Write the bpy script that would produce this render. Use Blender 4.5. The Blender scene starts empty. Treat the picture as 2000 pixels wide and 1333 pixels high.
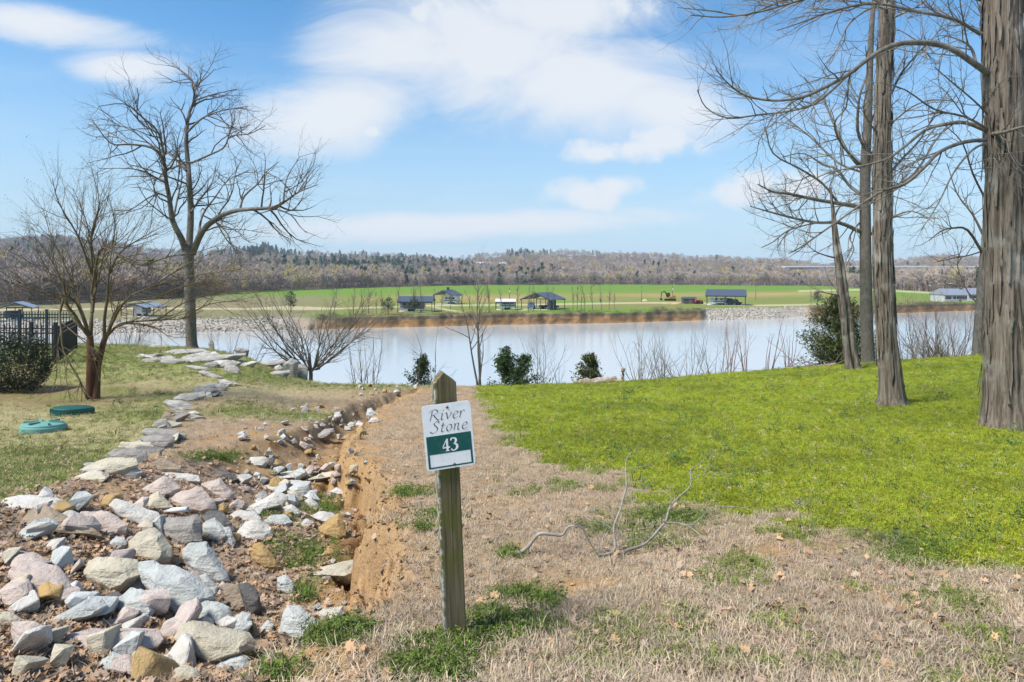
import bpy, bmesh, math, random
import numpy as np
from mathutils import Vector, Matrix, noise as mnoise

# ------------------------------------------------------------------ camera, sky, sun
F = 1334.0            # focal length in photograph pixels (photo is 2000 wide)
HOR = 534.0           # row of the horizon
CAMZ = 1.5
sc = bpy.context.scene
C = sc.collection
R = math.radians

cam = bpy.data.cameras.new('camera')
cam.sensor_width = 36.0
cam.lens = F / 2000 * 36
cam.shift_y = -(666.5 - HOR) / 2000
cam.clip_start = 0.05
cam.clip_end = 20000
camo = bpy.data.objects.new('camera', cam)
camo.location = (0, 0, CAMZ)
camo.rotation_euler = (R(90), 0, 0)
C.objects.link(camo)
sc.camera = camo

SUN_EL, SUN_AZ = 53.0, -118.0      # azimuth from +Y towards +X
world = bpy.data.worlds.new('World')
sc.world = world
world.use_nodes = True


def nd(t, typ, **kw):
    n = t.nodes.new(typ)
    for k, v in kw.items():
        if k.startswith('i_'):
            key = k[2:]
            key = int(key) if key.isdigit() else key.replace('_', ' ')
            if hasattr(v, 'is_linked') or isinstance(v, bpy.types.NodeSocket):
                t.links.new(v, n.inputs[key])
            else:
                n.inputs[key].default_value = v
        else:
            setattr(n, k, v)
    return n


def mth(t, op, a, b=None, c=None, clamp=False):
    n = t.nodes.new('ShaderNodeMath')
    n.operation = op
    n.use_clamp = clamp
    for i, v in enumerate((a, b, c)):
        if v is None:
            continue
        if isinstance(v, bpy.types.NodeSocket):
            t.links.new(v, n.inputs[i])
        else:
            n.inputs[i].default_value = v
    return n.outputs[0]


def sstep(t, v, a, b):
    n = nd(t, 'ShaderNodeMapRange', interpolation_type='SMOOTHSTEP')
    t.links.new(v, n.inputs[0])
    n.inputs[1].default_value = a
    n.inputs[2].default_value = b
    return n.outputs[0]


def mixc(t, f, a, b, blend='MIX'):
    n = t.nodes.new('ShaderNodeMix')
    n.data_type = 'RGBA'
    n.blend_type = blend
    for i, v in ((0, f), (6, a), (7, b)):
        if isinstance(v, bpy.types.NodeSocket):
            t.links.new(v, n.inputs[i])
        else:
            n.inputs[i].default_value = v if i == 0 else (*v[:3], 1)
    return n.outputs[2]


def build_world():
    t = world.node_tree
    t.nodes.clear()
    out = nd(t, 'ShaderNodeOutputWorld')
    bg = nd(t, 'ShaderNodeBackground')
    bg.inputs[1].default_value = 0.066
    t.links.new(bg.outputs[0], out.inputs[0])
    sky = nd(t, 'ShaderNodeTexSky', sky_type='NISHITA')
    sky.sun_disc = False
    sky.sun_elevation = R(SUN_EL)
    sky.sun_rotation = R(SUN_AZ)
    sky.altitude = 200
    sky.air_density = 1.0
    sky.dust_density = 0.35
    sky.ozone_density = 3.0
    tc = nd(t, 'ShaderNodeTexCoord')
    sep = nd(t, 'ShaderNodeSeparateXYZ')
    t.links.new(tc.outputs['Generated'], sep.inputs[0])
    dx, dy, dz = sep.outputs
    # clouds lie on a high sheet: seen in perspective
    dzc = mth(t, 'ADD', mth(t, 'MAXIMUM', dz, 0.0), 0.12)
    px = mth(t, 'DIVIDE', dx, dzc)
    py = mth(t, 'DIVIDE', dy, dzc)
    cb = nd(t, 'ShaderNodeCombineXYZ')
    t.links.new(px, cb.inputs[0]); t.links.new(py, cb.inputs[1])
    mp = nd(t, 'ShaderNodeMapping')
    t.links.new(cb.outputs[0], mp.inputs[0])
    mp.inputs['Rotation'].default_value = (0, 0, R(25))
    mp.inputs['Scale'].default_value = (0.55, 1.1, 1)
    n1 = nd(t, 'ShaderNodeTexNoise', i_Scale=1.3, i_Detail=9.0, i_Roughness=0.62, i_Distortion=0.6)
    t.links.new(mp.outputs[0], n1.inputs[0])
    # direction on the picture-facing side, for where the larger clouds stand
    dyc = mth(t, 'MAXIMUM', dy, 0.02)
    u = mth(t, 'DIVIDE', dx, dyc)
    v = mth(t, 'DIVIDE', dz, dyc)
    uv = nd(t, 'ShaderNodeCombineXYZ')
    t.links.new(u, uv.inputs[0]); t.links.new(v, uv.inputs[1])
    n2 = nd(t, 'ShaderNodeTexNoise', i_Scale=5.0, i_Detail=9.0, i_Roughness=0.63, i_Distortion=0.7)
    mp2 = nd(t, 'ShaderNodeMapping'); t.links.new(uv.outputs[0], mp2.inputs[0]); mp2.inputs['Rotation'].default_value = (0, 0, R(20)); mp2.inputs['Scale'].default_value = (.75, 1.5, 1)
    t.links.new(mp2.outputs[0], n2.inputs[0])
    n3 = nd(t, 'ShaderNodeTexNoise', i_Scale=16.0, i_Detail=7.0, i_Roughness=0.55)
    t.links.new(uv.outputs[0], n3.inputs[0])

    def blob(pxx, pyy, rx, ry, rot=0.0):
        m = nd(t, 'ShaderNodeMapping', vector_type='TEXTURE')
        t.links.new(uv.outputs[0], m.inputs[0])
        m.inputs['Location'].default_value = ((pxx - 1000) / F, (HOR - pyy) / F, 0)
        m.inputs['Rotation'].default_value = (0, 0, R(rot))
        m.inputs['Scale'].default_value = (rx / F, ry / F, 1)
        ln = nd(t, 'ShaderNodeVectorMath', operation='LENGTH')
        t.links.new(m.outputs[0], ln.inputs[0])
        return mth(t, 'SUBTRACT', 1.0, ln.outputs['Value'], clamp=True)
    wisps = [(960, 110, 520, 210, -8), (1130, 150, 420, 170, -12), (1090, 20, 330, 120, 0), (680, 210, 300, 120, 12), (800, 90, 330, 150, 0), (60, 40, 330, 60, -10), (250, 140, 170, 60, -5),
             (1300, 210, 260, 110, -10), (900, 440, 700, 40, 2)]
    acc = None
    for b in wisps:
        o = blob(*b)
        acc = o if acc is None else mth(t, 'MAXIMUM', acc, o)
    wis = mth(t, 'ADD', mth(t, 'MULTIPLY', acc, 1.25), mth(t, 'MULTIPLY', mth(t, 'SUBTRACT', n2.outputs[0], 0.5), 1.7))
    wis = mth(t, 'MULTIPLY', mth(t, 'MULTIPLY', sstep(t, wis, 0.02, 1.05), sstep(t, mth(t, 'ADD', acc, mth(t, 'MULTIPLY', mth(t, 'SUBTRACT', n2.outputs[0], 0.5), 1.1)), 0.0, 0.45)), 0.92)
    cums = [(1170, 300, 110, 34, 0), (1290, 270, 150, 62, 0), (1240, 290, 190, 42, 0), (1140, 382, 150, 50, 0), (1200, 366, 90, 42, 0), (1460, 370, 140, 52, 8), (1560, 372, 120, 52, 0), (728, 258, 46, 34, 0),
            (1060, 12, 360, 100, 0), (870, 30, 150, 75, 0)]
    acc2 = None
    for b in cums:
        o = blob(*b)
        acc2 = o if acc2 is None else mth(t, 'MAXIMUM', acc2, o)
    cu = mth(t, 'ADD', acc2, mth(t, 'MULTIPLY', mth(t, 'SUBTRACT', n3.outputs[0], 0.5), 1.9))
    cu = mth(t, 'MULTIPLY', sstep(t, cu, 0.12, 0.85), sstep(t, acc2, 0.0, 0.4))
    cu = mth(t, 'MULTIPLY', cu, 0.9)
    front = sstep(t, dy, 0.05, 0.3)
    base = mth(t, 'MULTIPLY', sstep(t, n1.outputs[0], 0.44, 0.80), 0.75)
    inview = mth(t, 'MAXIMUM', mth(t, 'MAXIMUM', wis, cu), mth(t, 'MULTIPLY', base, 0.35))
    mixd = nd(t, 'ShaderNodeMix')
    t.links.new(front, mixd.inputs[0]); t.links.new(base, mixd.inputs[2]); t.links.new(inview, mixd.inputs[3])
    dens = mixd.outputs[0]
    # thin haze sheet towards the horizon
    hz = mth(t, 'MULTIPLY', mth(t, 'SUBTRACT', 1.0, sstep(t, dz, 0.0, 0.36)), 0.82)
    skyc = mixc(t, 1.0, sky.outputs[0], SKY_TINT, 'MULTIPLY')
    c1 = mixc(t, hz, skyc, (5.7, 7.0, 8.1))
    c2 = mixc(t, dens, c1, (8.2, 8.5, 8.9))
    t.links.new(c2, bg.inputs[0])


SKY_TINT = (0.86, 1.5, 1.75)
build_world()

sun = bpy.data.lights.new('sun', 'SUN')
sun.energy = 4.2
sun.angle = R(18)
sun.color = (1.0, 0.955, 0.89)
suno = bpy.data.objects.new('sun', sun)
az, el = R(SUN_AZ), R(SUN_EL)
S = Vector((math.sin(az) * math.cos(el), math.cos(az) * math.cos(el), math.sin(el)))
suno.rotation_euler = (-S).to_track_quat('-Z', 'Y').to_euler()
suno.location = (0, 0, 50)
C.objects.link(suno)

vs = sc.view_settings
vs.view_transform = 'Standard'
vs.look = 'None'
vs.exposure = 0.68
vs.gamma = 1.0
vs.use_curve_mapping = False
sc.render.engine = 'CYCLES'
sc.cycles.use_denoising = True
sc.cycles.max_bounces = 5
sc.cycles.diffuse_bounces = 2
sc.cycles.glossy_bounces = 2
sc.cycles.transparent_max_bounces = 6
sc.cycles.volume_bounces = 0

# ------------------------------------------------------------------ small helpers
rng = np.random.default_rng(7)
random.seed(7)


def hash2(ix, iy, s=0):
    h = (ix.astype(np.int64) * 374761393 + iy.astype(np.int64) * 668265263 + s * 982451653) & 0x7fffffff
    h = ((h ^ (h >> 13)) * 1274126177) & 0x7fffffff
    return ((h ^ (h >> 16)) & 0xffff) / 65535.0


def vnoise(x, y, s=0):
    x = np.asarray(x, float); y = np.asarray(y, float)
    ix = np.floor(x); iy = np.floor(y)
    fx = x - ix; fy = y - iy
    fx = fx * fx * (3 - 2 * fx); fy = fy * fy * (3 - 2 * fy)
    a = hash2(ix, iy, s); b = hash2(ix + 1, iy, s); c = hash2(ix, iy + 1, s); d = hash2(ix + 1, iy + 1, s)
    return (a + (b - a) * fx) * (1 - fy) + (c + (d - c) * fx) * fy


def fbm(x, y, o=4, s=0):
    r = 0; a = .5; f = 1.0; n = 0
    for k in range(o):
        r = r + a * vnoise(np.asarray(x) * f, np.asarray(y) * f, s + k); n += a
        a *= .5; f *= 2.03
    return r / n


def ss(a, b, x):
    t = np.clip((np.asarray(x, float) - a) / (b - a), 0, 1)
    return t * t * (3 - 2 * t)


def link(o, parent=None):
    C.objects.link(o)
    if parent is not None:
        o.parent = parent
    return o


def tag(o, label=None, cat=None, group=None, kind=None):
    if label: o['label'] = label
    if cat: o['category'] = cat
    if group: o['group'] = group
    if kind: o['kind'] = kind
    return o


def empty(name, loc=(0, 0, 0), rz=0.0):
    o = bpy.data.objects.new(name, None)
    o.empty_display_size = 0.1
    o.location = loc
    o.rotation_euler = (0, 0, rz)
    return link(o)


def mesh_obj(name, V, Fc, mat, parent=None, smooth=False, loc=None):
    me = bpy.data.meshes.new(name)
    V = np.asarray(V, dtype=np.float32).reshape(-1, 3)
    if isinstance(Fc, np.ndarray) and Fc.ndim == 2:
        n, k = Fc.shape
        me.vertices.add(len(V)); me.vertices.foreach_set('co', V.ravel())
        me.loops.add(n * k); me.loops.foreach_set('vertex_index', Fc.astype(np.int32).ravel())
        me.polygons.add(n)
        me.polygons.foreach_set('loop_start', np.arange(0, n * k, k, dtype=np.int32))
        me.polygons.foreach_set('loop_total', np.full(n, k, dtype=np.int32))
        me.update(calc_edges=True)
    else:
        me.from_pydata(V.tolist(), [], [list(map(int, f)) for f in Fc])
        me.update()
    if smooth:
        me.polygons.foreach_set('use_smooth', np.ones(len(me.polygons), dtype=bool))
    if mat: me.materials.append(mat)
    o = bpy.data.objects.new(name, me)
    if loc is not None: o.location = loc
    return link(o, parent)


class MB:
    """collects boxes, quads, tubes into one mesh"""
    def __init__(s): s.v = []; s.f = []

    def add(s, V, Fc):
        n = len(s.v)
        s.v += [tuple(p) for p in V]
        s.f += [tuple(i + n for i in f) for f in Fc]
        return s

    def box(s, x0, x1, y0, y1, z0, z1):
        return s.add([(x0, y0, z0), (x1, y0, z0), (x1, y1, z0), (x0, y1, z0), (x0, y0, z1), (x1, y0, z1), (x1, y1, z1), (x0, y1, z1)],
                     [(3, 2, 1, 0), (4, 5, 6, 7), (0, 1, 5, 4), (1, 2, 6, 5), (2, 3, 7, 6), (3, 0, 4, 7)])

    def prism(s, prof, axis, a, b):
        """profile of (p,q) extruded along axis from a to b; axis 'x': profile is (y,z), axis 'y': (x,z), axis 'z': (x,y)"""
        n = len(prof)
        mk = {'x': lambda p, t: (t, p[0], p[1]), 'y': lambda p, t: (p[0], t, p[1]), 'z': lambda p, t: (p[0], p[1], t)}[axis]
        V = [mk(p, a) for p in prof] + [mk(p, b) for p in prof]
        Fc = [tuple(range(n)), tuple(range(2 * n - 1, n - 1, -1))] + [(i, n + i, n + (i + 1) % n, (i + 1) % n) for i in range(n)]
        return s.add(V, Fc)

    def tube(s, p, q, r0, r1=None, k=8):
        V, Fc = tube(np.array([p, q], float), np.array([r0, r0 if r1 is None else r1]), k, cap=True)
        return s.add(V, Fc)

    def build(s, name, mat, parent=None, smooth=False, loc=None):
        o = mesh_obj(name, s.v, s.f, mat, parent, smooth, loc)
        bm = bmesh.new(); bm.from_mesh(o.data)
        bmesh.ops.recalc_face_normals(bm, faces=bm.faces)
        bm.to_mesh(o.data); bm.free()
        return o


def tube(P, r, k=5, cap=False):
    P = np.asarray(P, float); r = np.asarray(r, float)
    n = len(P)
    T = np.gradient(P, axis=0)
    T /= np.linalg.norm(T, axis=1)[:, None] + 1e-9
    ref = np.array([0., 0, 1]) if abs(T[0][2]) < .9 else np.array([1., 0, 0])
    A = np.cross(T, ref)
    bad = np.linalg.norm(A, axis=1) < .05
    A[bad] = np.cross(T[bad], np.array([0., 1, 0]))
    A /= np.linalg.norm(A, axis=1)[:, None] + 1e-9
    B = np.cross(T, A)
    ang = np.arange(k) * 2 * math.pi / k
    ring = A[:, None, :] * np.cos(ang)[None, :, None] + B[:, None, :] * np.sin(ang)[None, :, None]
    V = (P[:, None, :] + ring * r[:, None, None]).reshape(-1, 3)
    i = np.arange(n - 1)[:, None] * k; j = np.arange(k)[None, :]; j2 = (j + 1) % k
    Fq = np.stack([i + j, i + j2, i + k + j2, i + k + j], -1).reshape(-1, 4)
    if cap:
        Fl = [tuple(f) for f in Fq] + [tuple(range(k))[::-1], tuple(range((n - 1) * k, n * k))]
        return V, Fl
    return V, Fq


def tubes_mesh(name, lines, mat, parent=None):
    """lines: list of (points, radii, sides) -> one smooth mesh of quads"""
    Vs, Fs, n = [], [], 0
    for P, r, k in lines:
        V, Fq = tube(P, r, k)
        Vs.append(V); Fs.append(Fq + n); n += len(V)
    return mesh_obj(name, np.concatenate(Vs), np.concatenate(Fs), mat, parent, smooth=True)


# ------------------------------------------------------------------ the lie of the land (near side)
def interp(x, xs, ys): return np.interp(x, xs, ys)


GU = [-1.3, -.75, -.62, -.52, -.45, -.385, -.33, -.27, -.15, 0, .15, .375, .56, .68, 1.3]
GV = [.047, .047, .047, .044, .041, .032, .010, .002, .000, 0, .004, .019, .029, .035, .05]
RY = [2.0, 2.445, 2.84, 3.06, 3.3, 3.68, 4.15, 4.75, 5.66, 6.44, 7.4, 8.9, 12.3, 18, 24]
RX = [-.95, -.917, -.80, -.70, -.61, -.62, -.74, -.93, -.97, -1.25, -1.75, -2.07, -2.39, -2.36, -2.3]
DY = [1.5, 2.3, 3.0, 3.7, 5, 7, 9, 12, 16, 20]
DD = [.22, .30, .38, .46, .44, .38, .34, .26, .20, 0]
LY = [1.0, 5.0, 6.5, 8.9, 12.3, 18, 24]
LX = [-4.0, -4.0, -3.9, -3.15, -2.95, -2.85, -2.8]


def height(x, y):
    x = np.asarray(x, float); y = np.asarray(y, float)
    u = x / np.maximum(y, 3.0)
    z = -0.1 * (np.maximum(y, 0) - 2.8)
    z = z + interp(u, GU, GV) * y * ss(7, 21, y)
    yc = interp(u, [-.8, -.45, -.3, 0, .4, .8], [28, 27, 22, 21.5, 23, 26])
    e = (y - yc) / 1.2
    z = z - 0.36 * 1.2 * np.where(e > 20, e, np.log1p(np.exp(np.minimum(e, 20))))
    wob = (fbm(y * 1.6, x * 0 + 3.1, 3, 5) - .5) * .22 + (fbm(x * 5, y * 5, 3, 9) - .5) * .30
    xr = interp(y, RY, RX) + wob * ss(2.2, 3.4, y)
    D = interp(y, DY, DD)
    bank = .09 + .10 * fbm(y * 2.3, y * 0 + 8, 2, 3)
    s = (xr - x)                                   # distance left of the right lip
    face = ss(0, 1, s / (bank + .04))
    xl = interp(y, LY, LX)
    fl = interp(y, [2, 4, 6, 9, 20], [.62, .66, .75, .55, .35])       # where the floor ends
    rise = 1 - ss(0, 1, np.clip((s - fl) / np.maximum((xr - fl) - xl, .25), 0, 1))
    z = z - D * face * rise
    edge = np.exp(-((s - .10) / .16) ** 2) * ss(2.4, 3.0, y) * ss(20, 14, y)
    z = z + edge * (fbm(x * 13, y * 7, 3, 23) - .55) * .22 - .10 * face * rise * ss(.10, .02, np.abs(s - bank - .05))
    wgt = face * rise
    z = z + (fbm(x * 9, y * 9, 3, 21) - .5) * (.022 + .05 * wgt) * (y < 60)
    z = z + (fbm(x * 1.1, y * 1.1, 3, 31) - .5) * .09
    return np.maximum(z, -13.2)


def hit(px, py):
    """ground point seen at a photograph pixel"""
    ys = np.concatenate([np.arange(1.2, 12, .01), np.arange(12, 60, .05)])
    x = (px - 1000) / F * ys
    zr = CAMZ - (py - HOR) / F * ys
    h = height(x, ys)
    i = np.argmax(zr < h)
    if not (zr < h).any(): i = np.argmin(np.abs(zr - h)[:1800])
    return np.array([x[i], ys[i], h[i]])


def at(px, py, d):
    return np.array([(px - 1000) / F * d, d, CAMZ - (py - HOR) / F * d])


def proj(P):
    P = np.asarray(P, float)
    return 1000 + F * P[..., 0] / P[..., 1], HOR + F * (CAMZ - P[..., 2]) / P[..., 1]


def gauss(px, py, cx, cy, rx, ry):
    return np.exp(-(((px - cx) / rx) ** 2 + ((py - cy) / ry) ** 2))


def classes(x, y, z):
    """weights of what grows where: lime lawn, dry grass, bare clay, leaf litter, left lawn green, mulch"""
    px, py = proj(np.stack([x, y, z], -1))
    n1 = fbm(x * 1.7, y * 1.7, 4, 41); n2 = fbm(x * 5, y * 5, 3, 47); n3 = fbm(x * .5, y * .5, 3, 51)
    gb = interp(px, [900, 925, 935, 985, 1040, 1200, 1260, 1500, 1750, 1810, 2000, 2700], [600, 735, 790, 845, 885, 930, 985, 1000, 1030, 1095, 1140, 1300])
    lime = ss(-1, 1, ((gb - py) / 26 + (n1 - .5) * 5.5 + (n2 - .5) * 3.0))
    lime = lime * ss(905, 945, px + (n1 - .5) * 60)
    xr = interp(y, RY, RX)
    s = xr - x
    # bare clay along the lip, in the gully, patchy in the dry strip
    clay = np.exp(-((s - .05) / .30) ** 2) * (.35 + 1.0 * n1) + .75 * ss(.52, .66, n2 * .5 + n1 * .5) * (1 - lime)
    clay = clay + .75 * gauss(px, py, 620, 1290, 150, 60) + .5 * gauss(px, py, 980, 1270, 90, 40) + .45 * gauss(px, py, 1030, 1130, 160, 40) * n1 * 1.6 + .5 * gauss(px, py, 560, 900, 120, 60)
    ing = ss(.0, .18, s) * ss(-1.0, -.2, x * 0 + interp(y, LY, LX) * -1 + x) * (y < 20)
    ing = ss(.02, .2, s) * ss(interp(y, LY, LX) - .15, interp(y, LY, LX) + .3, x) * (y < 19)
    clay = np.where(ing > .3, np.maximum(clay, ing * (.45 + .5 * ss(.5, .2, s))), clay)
    litter = ing * ss(.35, .9, s) * (y < 7.5) * ss(.3, .55, n1 + .12)
    litter = np.maximum(litter, ss(150, 0, py * 0 + np.abs(px - 250)) * 0)
    litter = np.maximum(litter, ss(985, 1060, py) * ss(560, 430, px))
    wall = interp(py, [680, 745, 800, 850, 890, 920, 985, 1100], [520, 440, 330, 300, 225, 170, 0, -300])
    left = ss(25, -25, px - wall + (n1 - .5) * 50) * ss(1000, 975, py)
    leftg = left * np.clip(1.2 * gauss(px, py, 330, 690, 260, 30) + .9 * gauss(px, py, 60, 935, 190, 45) + .8 * gauss(px, py, 300, 812, 70, 14) + .45 * ss(.52, .66, n1) + .3 * n3, 0, 1)
    mid = 1.1 * gauss(px, py, 640, 738, 190, 14) + 1.0 * gauss(px, py, 470, 802, 70, 13) + .9 * gauss(px, py, 590, 812, 60, 9) + 1.0 * gauss(px, py, 490, 715, 70, 24) + .7 * gauss(px, py, 420, 893, 45, 8) + .6 * gauss(px, py, 700, 752, 120, 10)
    leftg = np.maximum(leftg, np.clip(mid, 0, 1) * (.5 + n2) * (1 - lime))
    tuft = ss(.60, .70, n2 * .6 + fbm(x * 2.6, y * 2.6, 2, 61) * .4) * ss(930, 1060, px) * .8
    spots = sum(gauss(px, py, a, b, c, d) for a, b, c, d in [(1300, 1010, 90, 22), (1440, 1120, 60, 20), (1200, 1215, 50, 14), (1820, 1075, 90, 28), (1880, 1180, 70, 25), (1500, 1215, 60, 16), (1150, 1300, 80, 26), (1330, 1290, 60, 22), (1650, 1300, 80, 25), (1950, 1290, 60, 30), (850, 1010, 40, 8), (835, 960, 40, 8)])
    tuft = np.maximum(tuft, np.clip(spots, 0, 1) * (.4 + .8 * n2))
    mulch = 1.0 * gauss(px, py, 130, 775, 190, 26) + .8 * gauss(px, py, 20, 740, 110, 40)
    mulch = np.clip(mulch, 0, 1) * (px < 420)
    return px, py, dict(lime=np.clip(lime, 0, 1), clay=np.clip(clay, 0, 1) * (1 - lime) * (1 - .9 * left), litter=np.clip(litter, 0, 1), leftg=np.clip(leftg, 0, 1), tuft=np.clip(tuft, 0, 1) * (1 - ing), mulch=mulch, ing=ing, left=left, n1=n1, n2=n2, n3=n3)


K_LIME = np.array([.20, .255, .022]); K_LIME2 = np.array([.13, .19, .025])
K_DRY = np.array([.32, .225, .14]); K_STRAW = np.array([.36, .30, .155])
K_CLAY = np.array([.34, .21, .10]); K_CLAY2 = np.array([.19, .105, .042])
K_LIT = np.array([.25, .18, .13]); K_GREEN = np.array([.15, .19, .04]); K_MULCH = np.array([.20, .13, .075])


def ground_colour(x, y, z):
    px, py, w = classes(x, y, z)
    L = lambda c, k, a: c + (k - c) * a[..., None]
    c = np.broadcast_to(K_DRY, x.shape + (3,)).copy()
    c = L(c, K_DRY * .8, ss(.4, .7, w['n2']))
    c = L(c, K_STRAW, np.clip(w['left'] + gauss(px, py, 520, 765, 160, 22), 0, 1))
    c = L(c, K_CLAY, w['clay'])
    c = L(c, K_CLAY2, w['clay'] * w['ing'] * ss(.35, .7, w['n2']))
    c = L(c, K_LIT, w['litter'])
    c = L(c, K_MULCH, w['mulch'])
    c = L(c, K_GREEN, w['leftg'])
    c = L(c, K_GREEN * .8, w['tuft'] * .8)
    lime = K_LIME + (K_LIME2 - K_LIME) * (ss(.42, .68, w['n1'] * .6 + w['n3'] * .4))[..., None]
    c = c + (lime - c) * w['lime'][..., None]
    brush = ss(1, 3.0, y - interp(x / np.maximum(y, 3), [-.8, -.45, -.3, 0, .4, .8], [28, 27, 22, 21.5, 23, 26]))
    c = L(c, K_MULCH * .9, brush)
    c *= (.86 + .28 * fbm(x * 14, y * 14, 2, 71))[..., None]
    return c, w


# ------------------------------------------------------------------ materials
def newmat(name):
    m = bpy.data.materials.new(name)
    m.use_nodes = True
    t = m.node_tree
    t.nodes.clear()
    o = nd(t, 'ShaderNodeOutputMaterial')
    b = nd(t, 'ShaderNodeBsdfPrincipled')
    b.inputs['Specular IOR Level'].default_value = .25
    b.inputs['Roughness'].default_value = .85
    t.links.new(b.outputs[0], o.inputs[0])
    return m, t, b


def bump(t, b, h, strength=.5, dist=.02):
    n = nd(t, 'ShaderNodeBump')
    n.inputs['Strength'].default_value = strength
    n.inputs['Distance'].default_value = dist
    t.links.new(h, n.inputs['Height'])
    t.links.new(n.outputs[0], b.inputs['Normal'])


def plain(name, col, rough=.7, metal=0.0, spec=.3, var=.15, scale=6.0):
    m, t, b = newmat(name)
    tc = nd(t, 'ShaderNodeTexCoord')
    n = nd(t, 'ShaderNodeTexNoise', i_Scale=scale, i_Detail=5.0)
    t.links.new(tc.outputs['Object'], n.inputs[0])
    c = mixc(t, n.outputs[0], [v * (1 - var) for v in col], [min(1, v * (1 + var)) for v in col])
    t.links.new(c, b.inputs['Base Color'])
    b.inputs['Roughness'].default_value = rough
    b.inputs['Metallic'].default_value = metal
    b.inputs['Specular IOR Level'].default_value = spec
    return m


def bark(name, c0, c1, c2, sx=30., sz=3., strength=.6, dist=.01):
    m, t, b = newmat(name)
    tc = nd(t, 'ShaderNodeTexCoord')
    mp = nd(t, 'ShaderNodeMapping')
    mp.inputs['Scale'].default_value = (sx, sx, sz)
    t.links.new(tc.outputs['Object'], mp.inputs[0])
    n = nd(t, 'ShaderNodeTexNoise', i_Scale=1.0, i_Detail=6.0, i_Roughness=.65)
    t.links.new(mp.outputs[0], n.inputs[0])
    n2 = nd(t, 'ShaderNodeTexNoise', i_Scale=2.2, i_Detail=4.0)
    t.links.new(tc.outputs['Object'], n2.inputs[0])
    c = mixc(t, sstep(t, n.outputs[0], .35, .65), c0, c1)
    c = mixc(t, sstep(t, n2.outputs[0], .52, .72), c, c2)
    t.links.new(c, b.inputs['Base Color'])
    b.inputs['Roughness'].default_value = .9
    bump(t, b, n.outputs[0], strength, dist)
    return m


def inst_mat(name, rough=.8, trans=0.0, spec=.2, up=0.0):
    m, t, b = newmat(name)
    a = nd(t, 'ShaderNodeAttribute', attribute_type='INSTANCER', attribute_name='icol')
    t.links.new(a.outputs['Color'], b.inputs['Base Color'])
    b.inputs['Roughness'].default_value = rough
    b.inputs['Specular IOR Level'].default_value = spec
    if up > 0:
        ge = nd(t, 'ShaderNodeNewGeometry')
        mxn = nd(t, 'ShaderNodeMix', data_type='VECTOR')
        mxn.inputs[0].default_value = up
        t.links.new(ge.outputs['Normal'], mxn.inputs[4]); mxn.inputs[5].default_value = (0, 0, 1)
        nn = nd(t, 'ShaderNodeVectorMath', operation='NORMALIZE')
        t.links.new(mxn.outputs[1], nn.inputs[0])
        t.links.new(nn.outputs[0], b.inputs['Normal'])
    if trans > 0:
        tr = nd(t, 'ShaderNodeBsdfTranslucent')
        t.links.new(a.outputs['Color'], tr.inputs[0])
        mx = nd(t, 'ShaderNodeMixShader')
        mx.inputs[0].default_value = trans
        t.links.new(b.outputs[0], mx.inputs[1]); t.links.new(tr.outputs[0], mx.inputs[2])
        t.links.new(mx.outputs[0], t.nodes['Material Output'].inputs[0])
    return m


def vcol_mat(name, rough=.95, nscale=60., amt=.35, bstr=.5, bdist=.015, speck=0.):
    m, t, b = newmat(name)
    a = nd(t, 'ShaderNodeAttribute', attribute_name='Col')
    tc = nd(t, 'ShaderNodeTexCoord')
    n = nd(t, 'ShaderNodeTexNoise', i_Scale=nscale, i_Detail=6.0, i_Roughness=.7)
    t.links.new(tc.outputs['Object'], n.inputs[0])
    f = nd(t, 'ShaderNodeMapRange')
    t.links.new(n.outputs[0], f.inputs[0])
    f.inputs[1].default_value = .25; f.inputs[2].default_value = .75
    f.inputs[3].default_value = 1 - amt; f.inputs[4].default_value = 1 + amt
    cc = nd(t, 'ShaderNodeCombineColor')
    for i in range(3): t.links.new(f.outputs[0], cc.inputs[i])
    c = mixc(t, 1.0, a.outputs['Color'], cc.outputs[0], 'MULTIPLY')
    if speck > 0:
        v = nd(t, 'ShaderNodeTexVoronoi', i_Scale=90.0)
        t.links.new(tc.outputs['Object'], v.inputs[0])
        sp = mth(t, 'MULTIPLY', sstep(t, v.outputs['Distance'], .35, .1), speck)
        c = mixc(t, sp, c, (.55, .42, .26))
    t.links.new(c, b.inputs['Base Color'])
    b.inputs['Roughness'].default_value = rough
    b.inputs['Specular IOR Level'].default_value = .1
    nb = nd(t, 'ShaderNodeTexNoise', i_Scale=nscale / 4.5, i_Detail=6.0, i_Roughness=.65)
    t.links.new(tc.outputs['Object'], nb.inputs[0])
    bump(t, b, mth(t, 'ADD', n.outputs[0], mth(t, 'MULTIPLY', nb.outputs[0], 3.0)), bstr, bdist)
    return m


def set_vcol(o, col):
    a = o.data.color_attributes.new('Col', 'FLOAT_COLOR', 'POINT')
    rgba = np.ones((len(col), 4), dtype=np.float32); rgba[:, :3] = col
    a.data.foreach_set('color', rgba.ravel())


# ------------------------------------------------------------------ near ground
nu, nv = 680, 430
uu = np.linspace(-1.15, 1.15, nu)
yy = np.exp(np.linspace(math.log(.7), math.log(62.5), nv)) - .4
U, Y = np.meshgrid(uu, yy)
X = U * (Y + .4) + U * .4
Z = height(X, Y)
V = np.stack([X, Y, Z], -1).reshape(-1, 3)
ii = (np.arange(nv - 1)[:, None] * nu + np.arange(nu - 1)[None, :]).ravel()
Fq = np.stack([ii, ii + 1, ii + nu + 1, ii + nu], -1)
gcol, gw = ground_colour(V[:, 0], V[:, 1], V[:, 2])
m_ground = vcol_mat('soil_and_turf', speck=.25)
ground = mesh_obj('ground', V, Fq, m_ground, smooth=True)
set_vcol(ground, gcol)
tag(ground, 'sloping lot of lawn, dry grass and clay with an eroded gully', kind='structure')

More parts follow.
